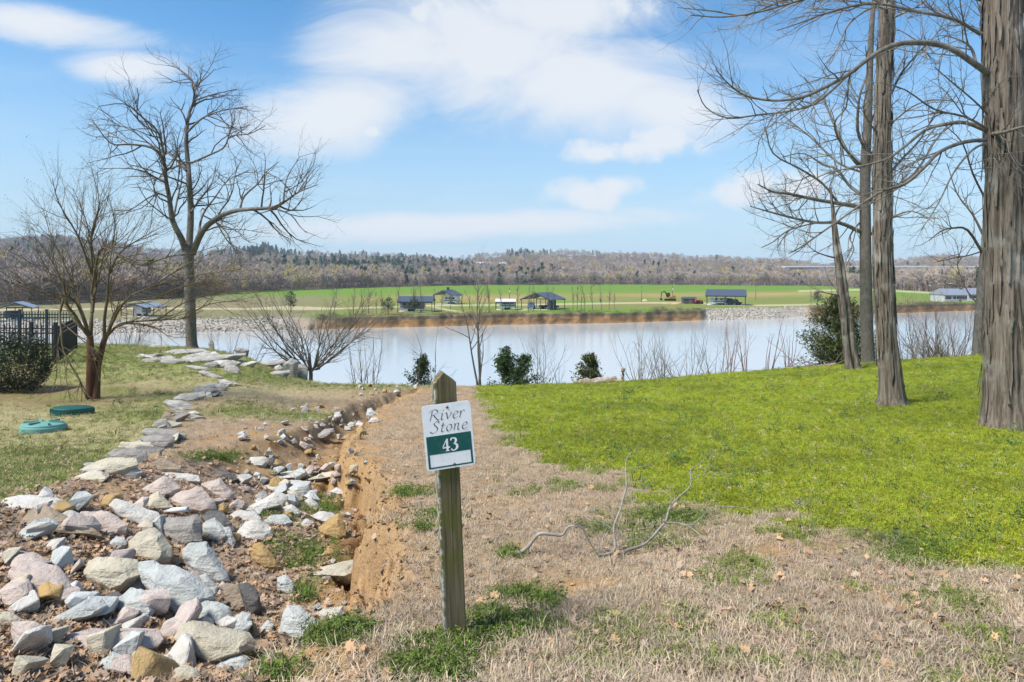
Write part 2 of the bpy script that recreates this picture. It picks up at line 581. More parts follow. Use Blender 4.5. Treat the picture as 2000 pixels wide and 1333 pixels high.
# ------------------------------------------------------------------ river and the far side
WZ = CAMZ - 12.7
FZ = CAMZ - 10.0
m_water, t, b = newmat('river_water')
b.inputs['Base Color'].default_value = (.41, .43, .43, 1)
b.inputs['Roughness'].default_value = .12
b.inputs['Specular IOR Level'].default_value = .5
b.inputs['IOR'].default_value = 1.33
tc = nd(t, 'ShaderNodeTexCoord')
mp = nd(t, 'ShaderNodeMapping'); mp.inputs['Scale'].default_value = (.25, .8, 1)
t.links.new(tc.outputs['Object'], mp.inputs[0])
n = nd(t, 'ShaderNodeTexNoise', i_Scale=1.6, i_Detail=5.0, i_Roughness=.6)
t.links.new(mp.outputs[0], n.inputs[0])
bump(t, b, n.outputs[0], .16, .10)
wv = [(-700, 24, WZ), (900, 24, WZ), (900, 420, WZ), (-700, 420, WZ)]
river = mesh_obj('river', wv, [(0, 1, 2, 3)], m_water)
tag(river, 'calm grey river reflecting the sky', kind='structure')

EPX = [-800, 0, 200, 350, 480, 700, 900, 1200, 1600, 1720, 1900, 2100, 2900]
EPY = [606, 600, 590, 583, 572, 563, 558, 556.5, 559, 566, 574, 580, 590]
BPX = [-800, 0, 400, 560, 700, 850, 1000, 1200, 1370, 1500, 1600, 1750, 1900, 2100, 2900]
BPY = [662, 655, 650, 646, 641, 638, 634.5, 631, 626, 622.5, 617.5, 612, 607, 601, 590]
TPX = [-800, 0, 100, 200, 300, 400, 450, 520, 560, 700, 800, 900, 980, 1020, 1100, 1180, 1300, 1400, 1550, 1620, 1700, 1800, 1900, 2000, 2900]
TPY = [468, 464, 460, 470, 484, 490, 484, 472, 487, 491, 495, 501, 491, 484, 487, 489, 494, 499, 507, 517, 514, 501, 504, 511, 500]
DR = 1500.0


def d_bank(px): return 12.7 * F / (np.interp(px, BPX, BPY) - HOR)
def d_edge(px): return 10.0 * F / (np.interp(px, EPX, EPY) - HOR)


def hill_z(px, d):
    de = d_edge(px)
    t_ = np.clip((d - de) / (DR - de), 0, 1)
    top = np.interp(px, TPX, TPY)
    zr = CAMZ + (HOR - top) / F * DR - 13.0
    sh = t_ ** 1.25
    z = FZ + (zr - FZ) * sh
    # a nearer wooded rise in front of the ridge
    n = fbm(px / 170.0, d / 260.0, 3, 81) - .5
    z = z + n * 26 * ss(.05, .35, t_) * (1 - ss(.75, 1, t_))
    return np.where(d <= de, FZ, np.where(d > DR, zr - (d - DR) * .05, z))


def riprap_w(px):
    return np.maximum(ss(1366, 1382, px) * ss(1600, 1560, px), ss(660, 540, px))


npx = 640
fpx = np.linspace(-750, 2750, npx)
db = d_bank(fpx); de = d_edge(fpx)
rows = []
rip = riprap_w(fpx)
jag = (fbm(fpx / 14.0, fpx * 0, 3, 85) - .5) * 2.4 * (1 - rip)
slope = 1.0 + jag.clip(-.6, 1.2) + rip * 6.0
rows.append((db - 6, np.full(npx, WZ - 1.2)))
rows.append((db - .6 + jag * .3, np.full(npx, WZ - .12)))
for k in np.linspace(0, 1, 7)[1:]:
    zz = WZ + (FZ - WZ) * (k ** np.where(rip > .5, 1.0, .8)) + (fbm(fpx / 9.0, fpx * 0 + k * 9, 3, 87) - .5) * .6 * (1 - k)
    undercut = np.where(rip > .5, k, k ** 1.6 * .85 + (fbm(fpx / 5., fpx * 0 + k * 5, 2, 88) - .5) * .5 * (1 - k))
    rows.append((db - .3 + slope * undercut + jag * .6, zz))
last = rows[-1][0]
for k in np.linspace(0, 1, 70)[1:]:
    # rows even in the picture between the bank and the wood's edge
    inv = (1 - k) / last + k / de
    d = 1 / inv
    rows.append((d, FZ + (fbm(fpx / 120.0, d / 40.0, 3, 91) - .5) * .25 * np.minimum(k * 20, 1)))
for k in np.linspace(0, 1, 50)[1:]:
    d = de + (DR - de) * k
    rows.append((d, hill_z(fpx, d)))
for k in (300, 900, 2500):
    rows.append((np.full(npx, DR + k), hill_z(fpx, np.full(npx, DR + k * 1.0))))
D_ = np.array([r[0] for r in rows]); Z_ = np.array([r[1] for r in rows])
X_ = (fpx[None, :] - 1000) / F * D_
V = np.stack([X_, D_, Z_], -1).reshape(-1, 3)
nr = len(rows)
ii = (np.arange(nr - 1)[:, None] * npx + np.arange(npx - 1)[None, :]).ravel()
Fq = np.stack([ii, ii + 1, ii + npx + 1, ii + npx], -1)
PX = np.broadcast_to(fpx[None, :], D_.shape); PY = HOR + F * (CAMZ - Z_) / D_
n1 = fbm(X_ / 9, D_ / 9, 4, 95); n2 = fbm(X_ / 40, D_ / 30, 3, 97); n3 = fbm(PX / 6, PY / 1.5, 3, 99)
K = lambda *a: np.array(a)
col = np.broadcast_to(K(.115, .215, .022), D_.shape + (3,)).copy()
Lp = lambda c, k, a: c + (np.asarray(k) - c) * np.clip(a, 0, 1)[..., None]
col = Lp(col, K(.165, .20, .035), ss(.45, .75, n1))
near = ss(574, 582, PY + (n2 - .5) * 8)
col = Lp(col, K(.20, .175, .065), near * ss(.4, .7, n1 + .1) * .8)
tan = gauss(PX, PY, 930, 583, 200, 7) + .8 * gauss(PX, PY, 1330, 577, 260, 5) + .8 * gauss(PX, PY, 330, 600, 200, 9) + .9 * gauss(PX, PY, 1560, 574, 120, 4) + .8 * gauss(PX, PY, 550, 585, 50, 4)
col = Lp(col, K(.34, .235, .10), tan * (.3 + n1))
col = Lp(col, K(.20, .17, .10), ss(700, 560, PX + (n2 - .5) * 120) * near * .75)
# pale tracks
trk = 0
for pts in ([(-200, 608), (300, 603), (520, 604), (640, 604), (850, 597), (1000, 596), (1250, 592), (1340, 592), (1480, 597), (1560, 596), (1660, 593)], [(840, 598), (870, 605), (905, 611)], [(1000, 603), (1030, 607)], [(1560, 569), (1700, 566), (1860, 575)], [(480, 604), (560, 600), (660, 603)]):
    xs, ys_ = zip(*pts)
    if xs[-1] > xs[0]:
        yv = np.interp(PX, xs, ys_)
        trk = np.maximum(trk, np.exp(-((PY - yv) / 1.5) ** 2) * (PX > xs[0]) * (PX < xs[-1]))
col = Lp(col, K(.48, .40, .25), trk * .9)
bankm = (Z_ < FZ - .15) & (D_ < 300)
rp = riprap_w(PX)
earth = K(.32, .175, .07) + (K(.17, .11, .06) - K(.32, .175, .07)) * ss(.4, .65, n3)[..., None]
earth = np.where((Z_ > FZ - .9)[..., None], K(.13, .10, .07), earth)
stone = K(.33, .29, .24) * (.6 + .8 * n3)[..., None]
col = np.where(bankm[..., None], earth + (stone - earth) * rp[..., None], col)
wood = (D_ > de[None, :] + 2)
floorc = K(.125, .098, .078) * (.8 + .5 * n1)[..., None]
col = np.where(wood[..., None], floorc, col)
m_far = vcol_mat('far_turf_and_bank', nscale=.8, amt=.18, bstr=.3, bdist=.3)
far = mesh_obj('far_terrain', V, Fq, m_far, smooth=False)
far.data.polygons.foreach_set('use_smooth', np.ones(len(far.data.polygons), dtype=bool))
set_vcol(far, col.reshape(-1, 3))
tag(far, 'flat green field beyond the river, its eroded bank and the wooded hills', kind='structure')


# ------------------------------------------------------------------ scattering (grass, leaves, woods): points + small shapes in one object
def scatter(name, protos, P, rot, scl, colr, mat, label, pick=None, cat=None):
    nP = len(P)
    vs_, fs_, pid = [], [], []
    n = 0
    for k, (pv, pf) in enumerate(protos):
        vs_.append(np.asarray(pv, float)); fs_ += [tuple(i + n for i in f) for f in pf]
        pid += [k] * len(pv); n += len(pv)
    Vall = np.concatenate(vs_ + [np.asarray(P, float)])
    me = bpy.data.meshes.new(name)
    me.from_pydata(Vall.tolist(), [], fs_)
    pid = np.array(pid + [-1] * nP, dtype=np.int32)
    me.attributes.new('pid', 'INT', 'POINT').data.foreach_set('value', pid)
    r = np.zeros((n + nP, 3), np.float32); r[n:] = rot
    me.attributes.new('rot', 'FLOAT_VECTOR', 'POINT').data.foreach_set('vector', r.ravel())
    s = np.ones((n + nP, 3), np.float32); s[n:] = np.asarray(scl).reshape(nP, -1)
    me.attributes.new('scl', 'FLOAT_VECTOR', 'POINT').data.foreach_set('vector', s.ravel())
    q = np.zeros(n + nP, np.int32); q[n:] = rng.integers(0, len(protos), nP) if pick is None else pick
    me.attributes.new('pick', 'INT', 'POINT').data.foreach_set('value', q)
    c = np.ones((n + nP, 4), np.float32); c[n:, :3] = colr
    me.attributes.new('icol', 'FLOAT_COLOR', 'POINT').data.foreach_set('color', c.ravel())
    me.materials.append(mat)
    o = link(bpy.data.objects.new(name, me))
    g = bpy.data.node_groups.new(name + '_nodes', 'GeometryNodeTree')
    g.interface.new_socket('Geometry', in_out='INPUT', socket_type='NodeSocketGeometry')
    g.interface.new_socket('Geometry', in_out='OUTPUT', socket_type='NodeSocketGeometry')
    gi = g.nodes.new('NodeGroupInput'); go = g.nodes.new('NodeGroupOutput')

    def attr(nm, dt):
        a = g.nodes.new('GeometryNodeInputNamedAttribute'); a.data_type = dt; a.inputs[0].default_value = nm
        return a.outputs[0]
    pidn = attr('pid', 'INT')

    def sel(k):
        cmp_ = g.nodes.new('FunctionNodeCompare'); cmp_.data_type = 'INT'; cmp_.operation = 'EQUAL'
        g.links.new(pidn, cmp_.inputs[2]); cmp_.inputs[3].default_value = k
        sp = g.nodes.new('GeometryNodeSeparateGeometry'); sp.domain = 'POINT'
        g.links.new(gi.outputs[0], sp.inputs[0]); g.links.new(cmp_.outputs[0], sp.inputs[1])
        return sp.outputs[0]
    jn = g.nodes.new('GeometryNodeJoinGeometry')
    for k in range(len(protos) - 1, -1, -1):
        ti = g.nodes.new('GeometryNodeGeometryToInstance')
        g.links.new(sel(k), ti.inputs[0]); g.links.new(ti.outputs[0], jn.inputs[0])
    mp_ = g.nodes.new('GeometryNodeMeshToPoints')
    g.links.new(sel(-1), mp_.inputs[0])
    ip = g.nodes.new('GeometryNodeInstanceOnPoints')
    g.links.new(mp_.outputs[0], ip.inputs['Points']); g.links.new(jn.outputs[0], ip.inputs['Instance'])
    ip.inputs['Pick Instance'].default_value = True
    g.links.new(attr('pick', 'INT'), ip.inputs['Instance Index'])
    er = g.nodes.new('FunctionNodeEulerToRotation')
    g.links.new(attr('rot', 'FLOAT_VECTOR'), er.inputs[0])
    g.links.new(er.outputs[0], ip.inputs['Rotation'])
    g.links.new(attr('scl', 'FLOAT_VECTOR'), ip.inputs['Scale'])
    g.links.new(ip.outputs[0], go.inputs[0])
    md = o.modifiers.new('scatter', 'NODES'); md.node_group = g
    return tag(o, label, cat, kind='stuff')


# ---- far woods
def bare_proto(seed, h=1.0, n=46, wide=.34, low=.28):
    r = np.random.default_rng(seed)
    V, Fc = [], []

    def blade(p, q, w0, w1):
        d = q - p; s = np.cross(d, r.normal(size=3)); s /= np.linalg.norm(s) + 1e-9
        i = len(V)
        V.extend([p - s * w0, p + s * w0, q + s * w1, q - s * w1]); Fc.append((i, i + 1, i + 2, i + 3))
    top = np.array([r.normal() * .04, r.normal() * .04, .75])
    for _ in range(2): blade(np.zeros(3), top, .013, .006)
    for k in range(n):
        t_ = r.uniform(low, .92)
        p = top * (t_ / .75) if t_ < .75 else top
        a = r.uniform(0, 2 * math.pi)
        rad = wide * (math.sin(min(1, (t_ - low + .12) / (1 - low)) * math.pi * .85) + .15) * r.uniform(.5, 1)
        q = np.array([math.cos(a) * rad, math.sin(a) * rad, min(1.0, t_ + r.uniform(.05, .25))])
        m_ = (p + q) / 2 + np.array([0, 0, -.02])
        blade(p * .6 + q * .4, q, .010, .004)
        for _ in range(3):
            e = q + np.array([r.normal() * .07, r.normal() * .07, abs(r.normal()) * .07])
            blade(m_ if r.random() < .4 else q * .7 + m_ * .3, e, .008, .003)
    return np.array(V) * h, Fc


def pine_proto(seed, n=120, wide=.25, cone=True):
    r = np.random.default_rng(seed)
    V, Fc = [], []
    V += [np.array([-.012, 0, 0]), np.array([.012, 0, 0]), np.array([0, 0, .9])]; Fc.append((0, 1, 2))
    for k in range(n):
        t_ = r.uniform(.18, 1.0); a = r.uniform(0, 2 * math.pi)
        rad = wide * ((1.05 - t_) if cone else math.sin((t_ - .12) / .9 * math.pi) + .15) * r.uniform(.35, 1.1) + .01
        p = np.array([math.cos(a) * rad, math.sin(a) * rad, t_])
        for _ in range(2):
            d = r.normal(size=3) * .05; e = r.normal(size=3) * .045
            i = len(V); V.extend([p + d, p - d + e * .3, p + e]); Fc.append((i, i + 1, i + 2))
    return np.array(V), Fc


NW = 15000
wpx = rng.uniform(-500, 2500, NW)
tt = np.concatenate([rng.uniform(0, .06, NW // 4), rng.uniform(0, 1, NW - NW // 4) ** 1.15])
wd = d_edge(wpx) + (DR - d_edge(wpx)) * tt + 2
wz = hill_z(wpx, wd) - .3
wx = (wpx - 1000) / F * wd
spx, spy = wpx, HOR - F * (wz - CAMZ) / wd
pn = fbm(wpx / 60., wd / 90., 3, 111)
pinem = 1.0 * gauss(wpx, spy, 720, 532, 140, 16) + 1.6 * gauss(wpx, spy, 520, 494, 75, 13) + .7 * gauss(wpx, spy, 800, 502, 110, 5) + .5 * gauss(wpx, spy, 90, 500, 90, 14) + .6 * gauss(wpx, spy, 1030, 500, 50, 6) + .7 * gauss(wpx, spy, 1560, 505, 50, 9) + .5 * gauss(wpx, spy, 1380, 499, 120, 4)
ispine = rng.random(NW) < np.clip(pinem * .85 + .10 * ss(.55, .7, pn), 0, .9)
hgt = np.where(ispine, rng.uniform(10, 16, NW), rng.uniform(8, 14, NW)) * np.where(tt < .06, .8, 1) * (.75 + .5 * fbm(wpx / 30., wd / 60., 2, 117))
bud = (rng.random(NW) < .10) | (rng.random(NW) < .45 * gauss(wpx, spy, 560, 555, 100, 14))
c = np.stack([rng.uniform(.23, .38, NW) * (.75 + .5 * fbm(wpx / 45., wd / 70., 3, 113))] * 3, -1) * K(1, .83, .69)
c = np.where(bud[:, None], K(.38, .32, .12) * rng.uniform(.8, 1.15, NW)[:, None], c)
c = np.where((rng.random(NW) < .13)[:, None] & ~bud[:, None], K(.38, .26, .19), c)
c = np.where(ispine[:, None], K(.042, .085, .042) * rng.uniform(.7, 1.4, NW)[:, None], c)
protos = [bare_proto(s) for s in (1, 2, 3, 4)] + [pine_proto(s) for s in (5, 6)]
pick = np.where(ispine, rng.integers(4, 6, NW), rng.integers(0, 4, NW))
rot = np.zeros((NW, 3)); rot[:, 2] = rng.uniform(0, 6.28, NW)
wsc = np.stack([hgt * rng.uniform(.85, 1.25, NW)] * 2 + [hgt], -1)
scatter('woods', protos, np.stack([wx, wd, wz], -1), rot, wsc, c, inst_mat('woodland', .9, 0, .1, .5), 'leafless grey-brown woods with pines covering the far hills', pick)

# ---- riprap on the far bank and dark brush along its lip
def hull_proto(seed, n=9, sq=(1, 1, .7)):
    r = np.random.default_rng(seed)
    bm = bmesh.new()
    for p in r.normal(size=(n, 3)):
        p = p / np.linalg.norm(p) * r.uniform(.75, 1); bm.verts.new(p * np.array(sq))
    bmesh.ops.convex_hull(bm, input=bm.verts)
    for v in [v for v in bm.verts if not v.link_faces]: bm.verts.remove(v)
    bm.verts.index_update()
    V = np.array([v.co[:] for v in bm.verts]); Fc = [tuple(v.index for v in f.verts) for f in bm.faces]
    bm.free()
    return V, Fc


HULLS = [hull_proto(s) for s in range(6)]
NR = 4200
rpx = np.where(rng.random(NR) < .45, rng.uniform(1370, 1600, NR), rng.uniform(-200, 640, NR))
k = rng.uniform(.02, 1.0, NR)
rd = d_bank(rpx) - .3 + 7.0 * k
rz = WZ + (FZ - WZ) * k - .05
keep = riprap_w(rpx) > .45
keep &= ~((np.abs(rpx - (1510 + (1 - k) * 45)) < 9) & (rpx > 1480))
rpx, rd, rz, k = rpx[keep], rd[keep], rz[keep], k[keep]
nR = len(rpx)
g_ = rng.uniform(.25, .5, nR)
scatter('riprap_bank', HULLS, np.stack([(rpx - 1000) / F * rd, rd, rz], -1), rng.uniform(0, 6.28, (nR, 3)), rng.uniform(.22, .55, nR)[:, None] * np.ones(3), np.stack([g_, g_ * .9, g_ * .76], -1), inst_mat('far_stone', .9), 'pale broken rock armouring the far river bank')
NB = 1700
bpx = rng.uniform(620, 2300, NB)
kk = rng.uniform(0, 1, NB) ** 2
keep = riprap_w(bpx) < .4
bpx, kk = bpx[keep], kk[keep]
bd = d_bank(bpx) + 1.2 + rng.normal(0, .5, len(bpx))
hh = rng.uniform(.5, 1.5, len(bpx)) * (.4 + 1.2 * fbm(bpx / 40., bpx * 0, 3, 121))
rot = np.zeros((len(bpx), 3)); rot[:, 2] = rng.uniform(0, 6.28, len(bpx))
scatter('bank_brush', [bare_proto(s, n=30, wide=.8, low=.03) for s in (11, 12)], np.stack([(bpx - 1000) / F * bd, bd, FZ - .6 - kk * .8], -1), rot, hh[:, None] * np.ones(3), K(.20, .155, .11) * rng.uniform(.6, 1.3, (len(bpx), 1)), inst_mat('brush_twigs'), 'dark scrubby brush along the lip of the eroded far bank')

# ------------------------------------------------------------------ trees: limbs drawn as lines, twigs grown from them
class Grow:
    def __init__(s, seed): s.r = np.random.default_rng(seed); s.lines = []; s.tips = []

    def limb(s, P, r0, r1, k, lvl=0, power=1.0):
        P = np.asarray(P, float)
        t_ = np.linspace(0, 1, len(P))
        rad = r1 + (r0 - r1) * (1 - t_) ** power
        s.lines.append([P, rad, k, lvl])
        return P, rad

    def wander(s, p, d, L, n, wig, trop):
        r = s.r
        P = [np.array(p, float)]; d = np.array(d, float); d /= np.linalg.norm(d) + 1e-9
        for i in range(n):
            d = d + r.normal(size=3) * wig + np.array([0, 0, trop]) / n
            d /= np.linalg.norm(d) + 1e-9
            P.append(P[-1] + d * L / n)
        return np.array(P)

    def sprout(s, P, rad, specs, lvl=1):
        """side shoots along a limb; specs = list, one per level"""
        if not specs: return
        sp = specs[0]; r = s.r
        seg = np.linalg.norm(np.diff(P, axis=0), axis=1); cum = np.concatenate([[0], np.cumsum(seg)]); Lt = cum[-1]
        n = max(sp.get('min', 1), int(round(sp['per'] * Lt * r.uniform(.8, 1.2)))) if 'per' in sp else sp['n']
        for _ in range(n):
            f = r.uniform(sp.get('start', .25), 1.0)
            q = f * Lt
            i = min(np.searchsorted(cum, q, 'right') - 1, len(P) - 2)
            w = (q - cum[i]) / (seg[i] + 1e-9)
            p = P[i] * (1 - w) + P[i + 1] * w
            rr = rad[i] * (1 - w) + rad[i + 1] * w
            T = (P[i + 1] - P[i]) / (seg[i] + 1e-9)
            a = r.normal(size=3); a -= T * a.dot(T); a /= np.linalg.norm(a) + 1e-9
            if sp.get('flat'): a[1] *= .6
            ang = R(r.uniform(*sp['ang']))
            d = T * math.cos(ang) + a * math.sin(ang) + np.array([0, 0, sp.get('lift', 0)])
            L = r.uniform(*sp['len']) * (1 - .45 * f)
            r0 = min(rr * .7, sp['r']) if 'r' in sp else rr * .6
            Q = s.wander(p, d, L, sp.get('seg', 5), sp.get('wig', .15), sp.get('trop', .1))
            t_ = np.linspace(0, 1, len(Q)); ra = r0 * (1 - t_ * .8)
            s.lines.append([Q, ra, sp.get('k', 3), lvl])
            s.tips.append(Q[-1])
            s.sprout(Q, ra, specs[1:], lvl + 1)

    def build(s, root, mat, mat2=None, trunk_lvl=0, names=('trunk', 'crown')):
        a = [(l[0] - np.array(root.location), l[1], l[2]) for l in s.lines if l[3] <= trunk_lvl]
        b_ = [(l[0] - np.array(root.location), l[1], l[2]) for l in s.lines if l[3] > trunk_lvl]
        if a: tag(tubes_mesh(names[0], a, mat, root), kind='stuff' if len(a) > 1 else None)
        if b_: tag(tubes_mesh(names[1], b_, mat2 or mat, root), kind='stuff')


def pxline(pts, d, off=(0, 0), sc_=1.0, dd=0.0, seed=0, smooth=True, wob=0.0):
    """limb traced in the photograph, standing at depth d and leaning dd metres away or towards the camera along its length"""
    r = np.random.default_rng(seed)
    n = len(pts); P = []
    for i, (a, b_) in enumerate(pts):
        f = i / max(1, n - 1)
        P.append(at(a / sc_ + off[0], b_ / sc_ + off[1], d + dd * f + (r.normal() * wob if 0 < i < n - 1 else 0)))
    P = np.array(P)
    if smooth and n > 2: P = catmull(P, 3)
    return P


def catmull(P, m=3):
    P = np.asarray(P, float)
    Q = np.vstack([2 * P[0] - P[1], P, 2 * P[-1] - P[-2]])
    out = []
    for i in range(1, len(Q) - 2):
        for t_ in np.linspace(0, 1, m, endpoint=False):
            a, b_, c_, d_ = Q[i - 1], Q[i], Q[i + 1], Q[i + 2]
            out.append(.5 * (2 * b_ + (c_ - a) * t_ + (2 * a - 5 * b_ + 4 * c_ - d_) * t_ ** 2 + (3 * b_ - a - 3 * c_ + d_) * t_ ** 3))
    out.append(P[-1])
    return np.array(out)


m_bark_grey = bark('grey_bark', (.105, .088, .07), (.19, .165, .135), (.25, .235, .205), 16, 5, .5)
m_bark_dark = bark('dark_twig_bark', (.07, .052, .04), (.12, .095, .072), (.15, .13, .10), 30, 6, .3)
m_bark_hick = bark('shaggy_bark', (.085, .065, .048), (.235, .195, .15), (.29, .265, .225), 22, 1.3, 1.0, .03)
m_bark_red = bark('red_brown_bark', (.09, .042, .021), (.155, .078, .04), (.14, .095, .05), 14, 3, .4)
m_bark_olive = bark('olive_branch_bark', (.085, .065, .03), (.145, .113, .058), (.19, .16, .11), 20, 4, .3)
m_twig_pale = bark('pale_twig_bark', (.16, .13, .10), (.24, .20, .16), (.28, .25, .21), 30, 6, .3)
m_twig_red = bark('reddish_twigs', (.19, .11, .10), (.29, .18, .15), (.30, .22, .19), 30, 6, .2)

# ---- big bare tree on the left by the stone outcrop
Z1 = dict(off=(0, 100), sc_=2.2214)
base = hit(375, 682); dL = base[1]
g = Grow(3)
root = empty('bare_tree', tuple(base - np.array([0, 0, .1])))
tag(root, 'large spreading leafless tree with grey trunk standing by the stone outcrop', 'tree')
ppm = dL / F
tr = pxline([(835, 1300), (830, 1250), (825, 1100), (820, 950), (815, 850)], dL, **Z1)
g.lines.append([tr, np.interp(np.linspace(0, 1, len(tr)), [0, .06, .2, .8, 1], [15, 12, 10.5, 9.5, 11]) * ppm, 14, 0])
LIMBS = [([(805, 880), (790, 820), (750, 740), (735, 640), (720, 560), (710, 480), (660, 420), (560, 405), (480, 400), (400, 300)], 8.5, -2.5),
         ([(720, 560), (690, 555), (620, 525), (560, 510), (430, 510)], 3.0, 1.0), ([(715, 480), (690, 360), (620, 290), (540, 230), (430, 240)], 3.4, -1.5),
         ([(820, 860), (828, 700), (820, 560), (815, 480), (808, 380), (820, 270), (845, 215), (835, 150), (820, 110), (745, 60)], 9.0, 1.0),
         ([(845, 215), (920, 190), (1030, 165)], 2.2, 1.5), ([(815, 350), (880, 290), (960, 260), (1075, 240)], 2.8, -1.5), ([(808, 520), (740, 450), (660, 410), (540, 330), (380, 320)], 3.2, 2.0),
         ([(820, 490), (900, 455), (970, 420), (1000, 370), (1080, 360), (1150, 325)], 3.0, -1.5), ([(838, 160), (900, 110), (930, 80)], 1.8, .5),
         ([(835, 880), (880, 780), (950, 720), (1040, 690), (1180, 680), (1240, 650), (1300, 610), (1380, 580)], 8.5, -3.0),
         ([(1180, 680), (1260, 710), (1300, 760), (1330, 790)], 2.2, -.5), ([(1040, 690), (1060, 630), (1120, 575), (1150, 530), (1210, 480)], 3.0, 1.0), ([(1230, 655), (1235, 600), (1250, 540), (1300, 460)], 2.4, .5),
         ([(860, 800), (880, 710), (930, 640), (990, 560), (1080, 520)], 3.2, 2.5), ([(828, 700), (870, 640), (920, 570), (935, 500)], 2.6, 2.0), ([(735, 640), (690, 620), (640, 640), (560, 690), (480, 690)], 2.4, -1.0),
         ([(750, 740), (770, 640), (790, 540), (770, 430)], 3.0, 1.5), ([(690, 360), (600, 300), (600, 200), (595, 160)], 2.0, -.6), ([(560, 405), (470, 350), (380, 320)], 1.6, .5), ([(870, 790), (960, 760), (1040, 790), (1080, 830)], 2.2, -2.0)]
TW = [dict(per=2.6, len=(1.0, 2.9), ang=(25, 65), r=.035, wig=.20, trop=.25, seg=6, k=4, start=.15), dict(per=3.4, len=(.5, 1.4), ang=(25, 60), r=.017, wig=.22, trop=.2, seg=4, k=3), dict(per=3.2, len=(.25, .75), ang=(25, 60), r=.010, wig=.2, trop=.15, seg=3, k=3)]
for i, (pts, w, dd) in enumerate(LIMBS):
    P, rad = g.limb(pxline(pts, dL, dd=dd, seed=i, wob=.1, **Z1), w * ppm * .78, .7 * ppm, 8, 0, 1.15)
    g.sprout(P, rad, TW)
g.build(root, m_bark_grey, m_bark_dark)

# ---- crape myrtle in front of it
base = hit(185, 780); dM = base[1]; ppm = dM / F
root = empty('crape_myrtle', tuple(base - np.array([0, 0, .05])))
tag(root, 'multi-stemmed small tree with red-brown trunks and dry seed heads on left lawn', 'tree')
Z2 = dict(off=(0, 560), sc_=3.92)
g = Grow(5)
for pts, w, w1, dd in [([(690, 850), (695, 700), (695, 560), (690, 440), (690, 380)], 9.5, 9.5, 0.0), ([(735, 860), (740, 700), (750, 600), (770, 520), (795, 420), (815, 370)], 8, 8, .25), ([(690, 470), (720, 500), (755, 560)], 5, 4, .1)]:
    P = pxline(pts, dM, dd=dd, **Z2)
    g.lines.append([P, np.linspace(w * .95, w1 * .62, len(P)) * ppm, 10, 0])
ML = [([(1170, 0), (1400, -60), (1600, -100), (1850, -130)], 2.2, .4), ([(1170, 0), (1350, -120), (1550, -230), (1750, -290)], 2.2, -.4), ([(1200, 260), (1400, 130), (1600, 60), (1850, 0)], 2.2, .5), ([(1180, 90), (1400, 0), (1600, -40), (1800, -60)], 2.0, -.5), ([(1420, 240), (1560, 150), (1700, 120), (1900, 110)], 1.8, .3), ([(1100, -160), (1300, -230), (1500, -260), (1700, -330)], 2.0, .6), ([(690, 390), (700, 250), (705, 100), (700, -50), (690, -200)], 6, .3), ([(700, 400), (640, 330), (580, 230), (510, 130), (500, 40), (420, -150), (330, -300), (240, -400)], 5, -.6), ([(690, 400), (620, 200), (560, 100), (450, 60), (200, 10), (0, -60)], 4, -.9),
      ([(690, 380), (640, 230), (600, 120), (560, 0), (480, -200), (380, -420), (330, -600)], 4.5, .6), ([(705, 200), (720, 60), (730, -100), (700, -330), (640, -560), (560, -750)], 4.5, .4), ([(710, 100), (760, -80), (800, -250), (900, -420)], 3.2, .8),
      ([(800, 400), (800, 250), (820, 100), (830, -40), (850, -250), (880, -480), (830, -700)], 4.6, -.4), ([(815, 380), (860, 280), (930, 150), (1020, 60), (1170, 0), (1300, -80)], 4.8, -.8), ([(820, 380), (900, 300), (1000, 270), (1200, 260), (1420, 240), (1560, 180)], 4.2, .6),
      ([(830, 330), (880, 200), (960, 120), (1180, 90), (1400, 60)], 3.6, 1.0), ([(870, 320), (1000, 280), (1180, 310), (1290, 380), (1420, 390)], 2.4, -.7), ([(700, 60), (760, -270), (860, -270), (960, -200), (1100, -160), (1250, -120)], 3.0, -.6),
      ([(690, 380), (560, 250), (480, 100), (400, -60), (260, -300), (120, -420)], 3.6, .9), ([(840, -100), (920, -260), (1100, -380), (1280, -480)], 2.8, .5), ([(700, -100), (600, -380), (450, -640), (400, -830)], 3.0, -.4), ([(710, -50), (700, -400), (760, -640), (700, -900)], 3.0, .2)]
TWM = [dict(per=7.0, len=(.5, 1.7), ang=(15, 50), r=.010, wig=.12, trop=.25, seg=5, k=3, start=.2), dict(per=6.5, len=(.2, .75), ang=(20, 55), r=.007, wig=.14, trop=.2, seg=3, k=3), dict(per=3.2, len=(.1, .32), ang=(20, 55), r=.0055, wig=.1, trop=.1, seg=2, k=3)]
for i, (pts, w, dd) in enumerate(ML):
    P, rad = g.limb(pxline(pts, dM, dd=dd, seed=40 + i, wob=.04, **Z2), w * ppm * .78, .5 * ppm, 6, 1, 1.3)
    g.sprout(P, rad, TWM, 2)
# the broken, hanging limb
P, rad = g.limb(pxline([(500, 60), (460, 200), (470, 330), (490, 500), (600, 700), (680, 840), (780, 920), (850, 985)], dM, dd=-.5, seed=3, **Z2), 2.6 * ppm, .7 * ppm, 5, 1)
g.sprout(P, rad, TWM[:2], 2)
P, rad = g.limb(pxline([(480, 280), (560, 350), (680, 450), (840, 560)], dM, dd=-.4, seed=4, **Z2), 1.8 * ppm, .5 * ppm, 4, 1)
g.sprout(P, rad, TWM[:2], 2)
P, rad = g.limb(pxline([(470, 300), (440, 480), (430, 700), (380, 820)], dM, dd=-.5, seed=6, **Z2), 1.5 * ppm, .5 * ppm, 4, 1)
g.sprout(P, rad, TWM[:2], 2)
g.build(root, m_bark_red, m_bark_olive)
tips = np.array([t_ for t_ in g.tips])
tips = tips[rng.random(len(tips)) < .28] - np.array(root.location)
pv, pf = [], []
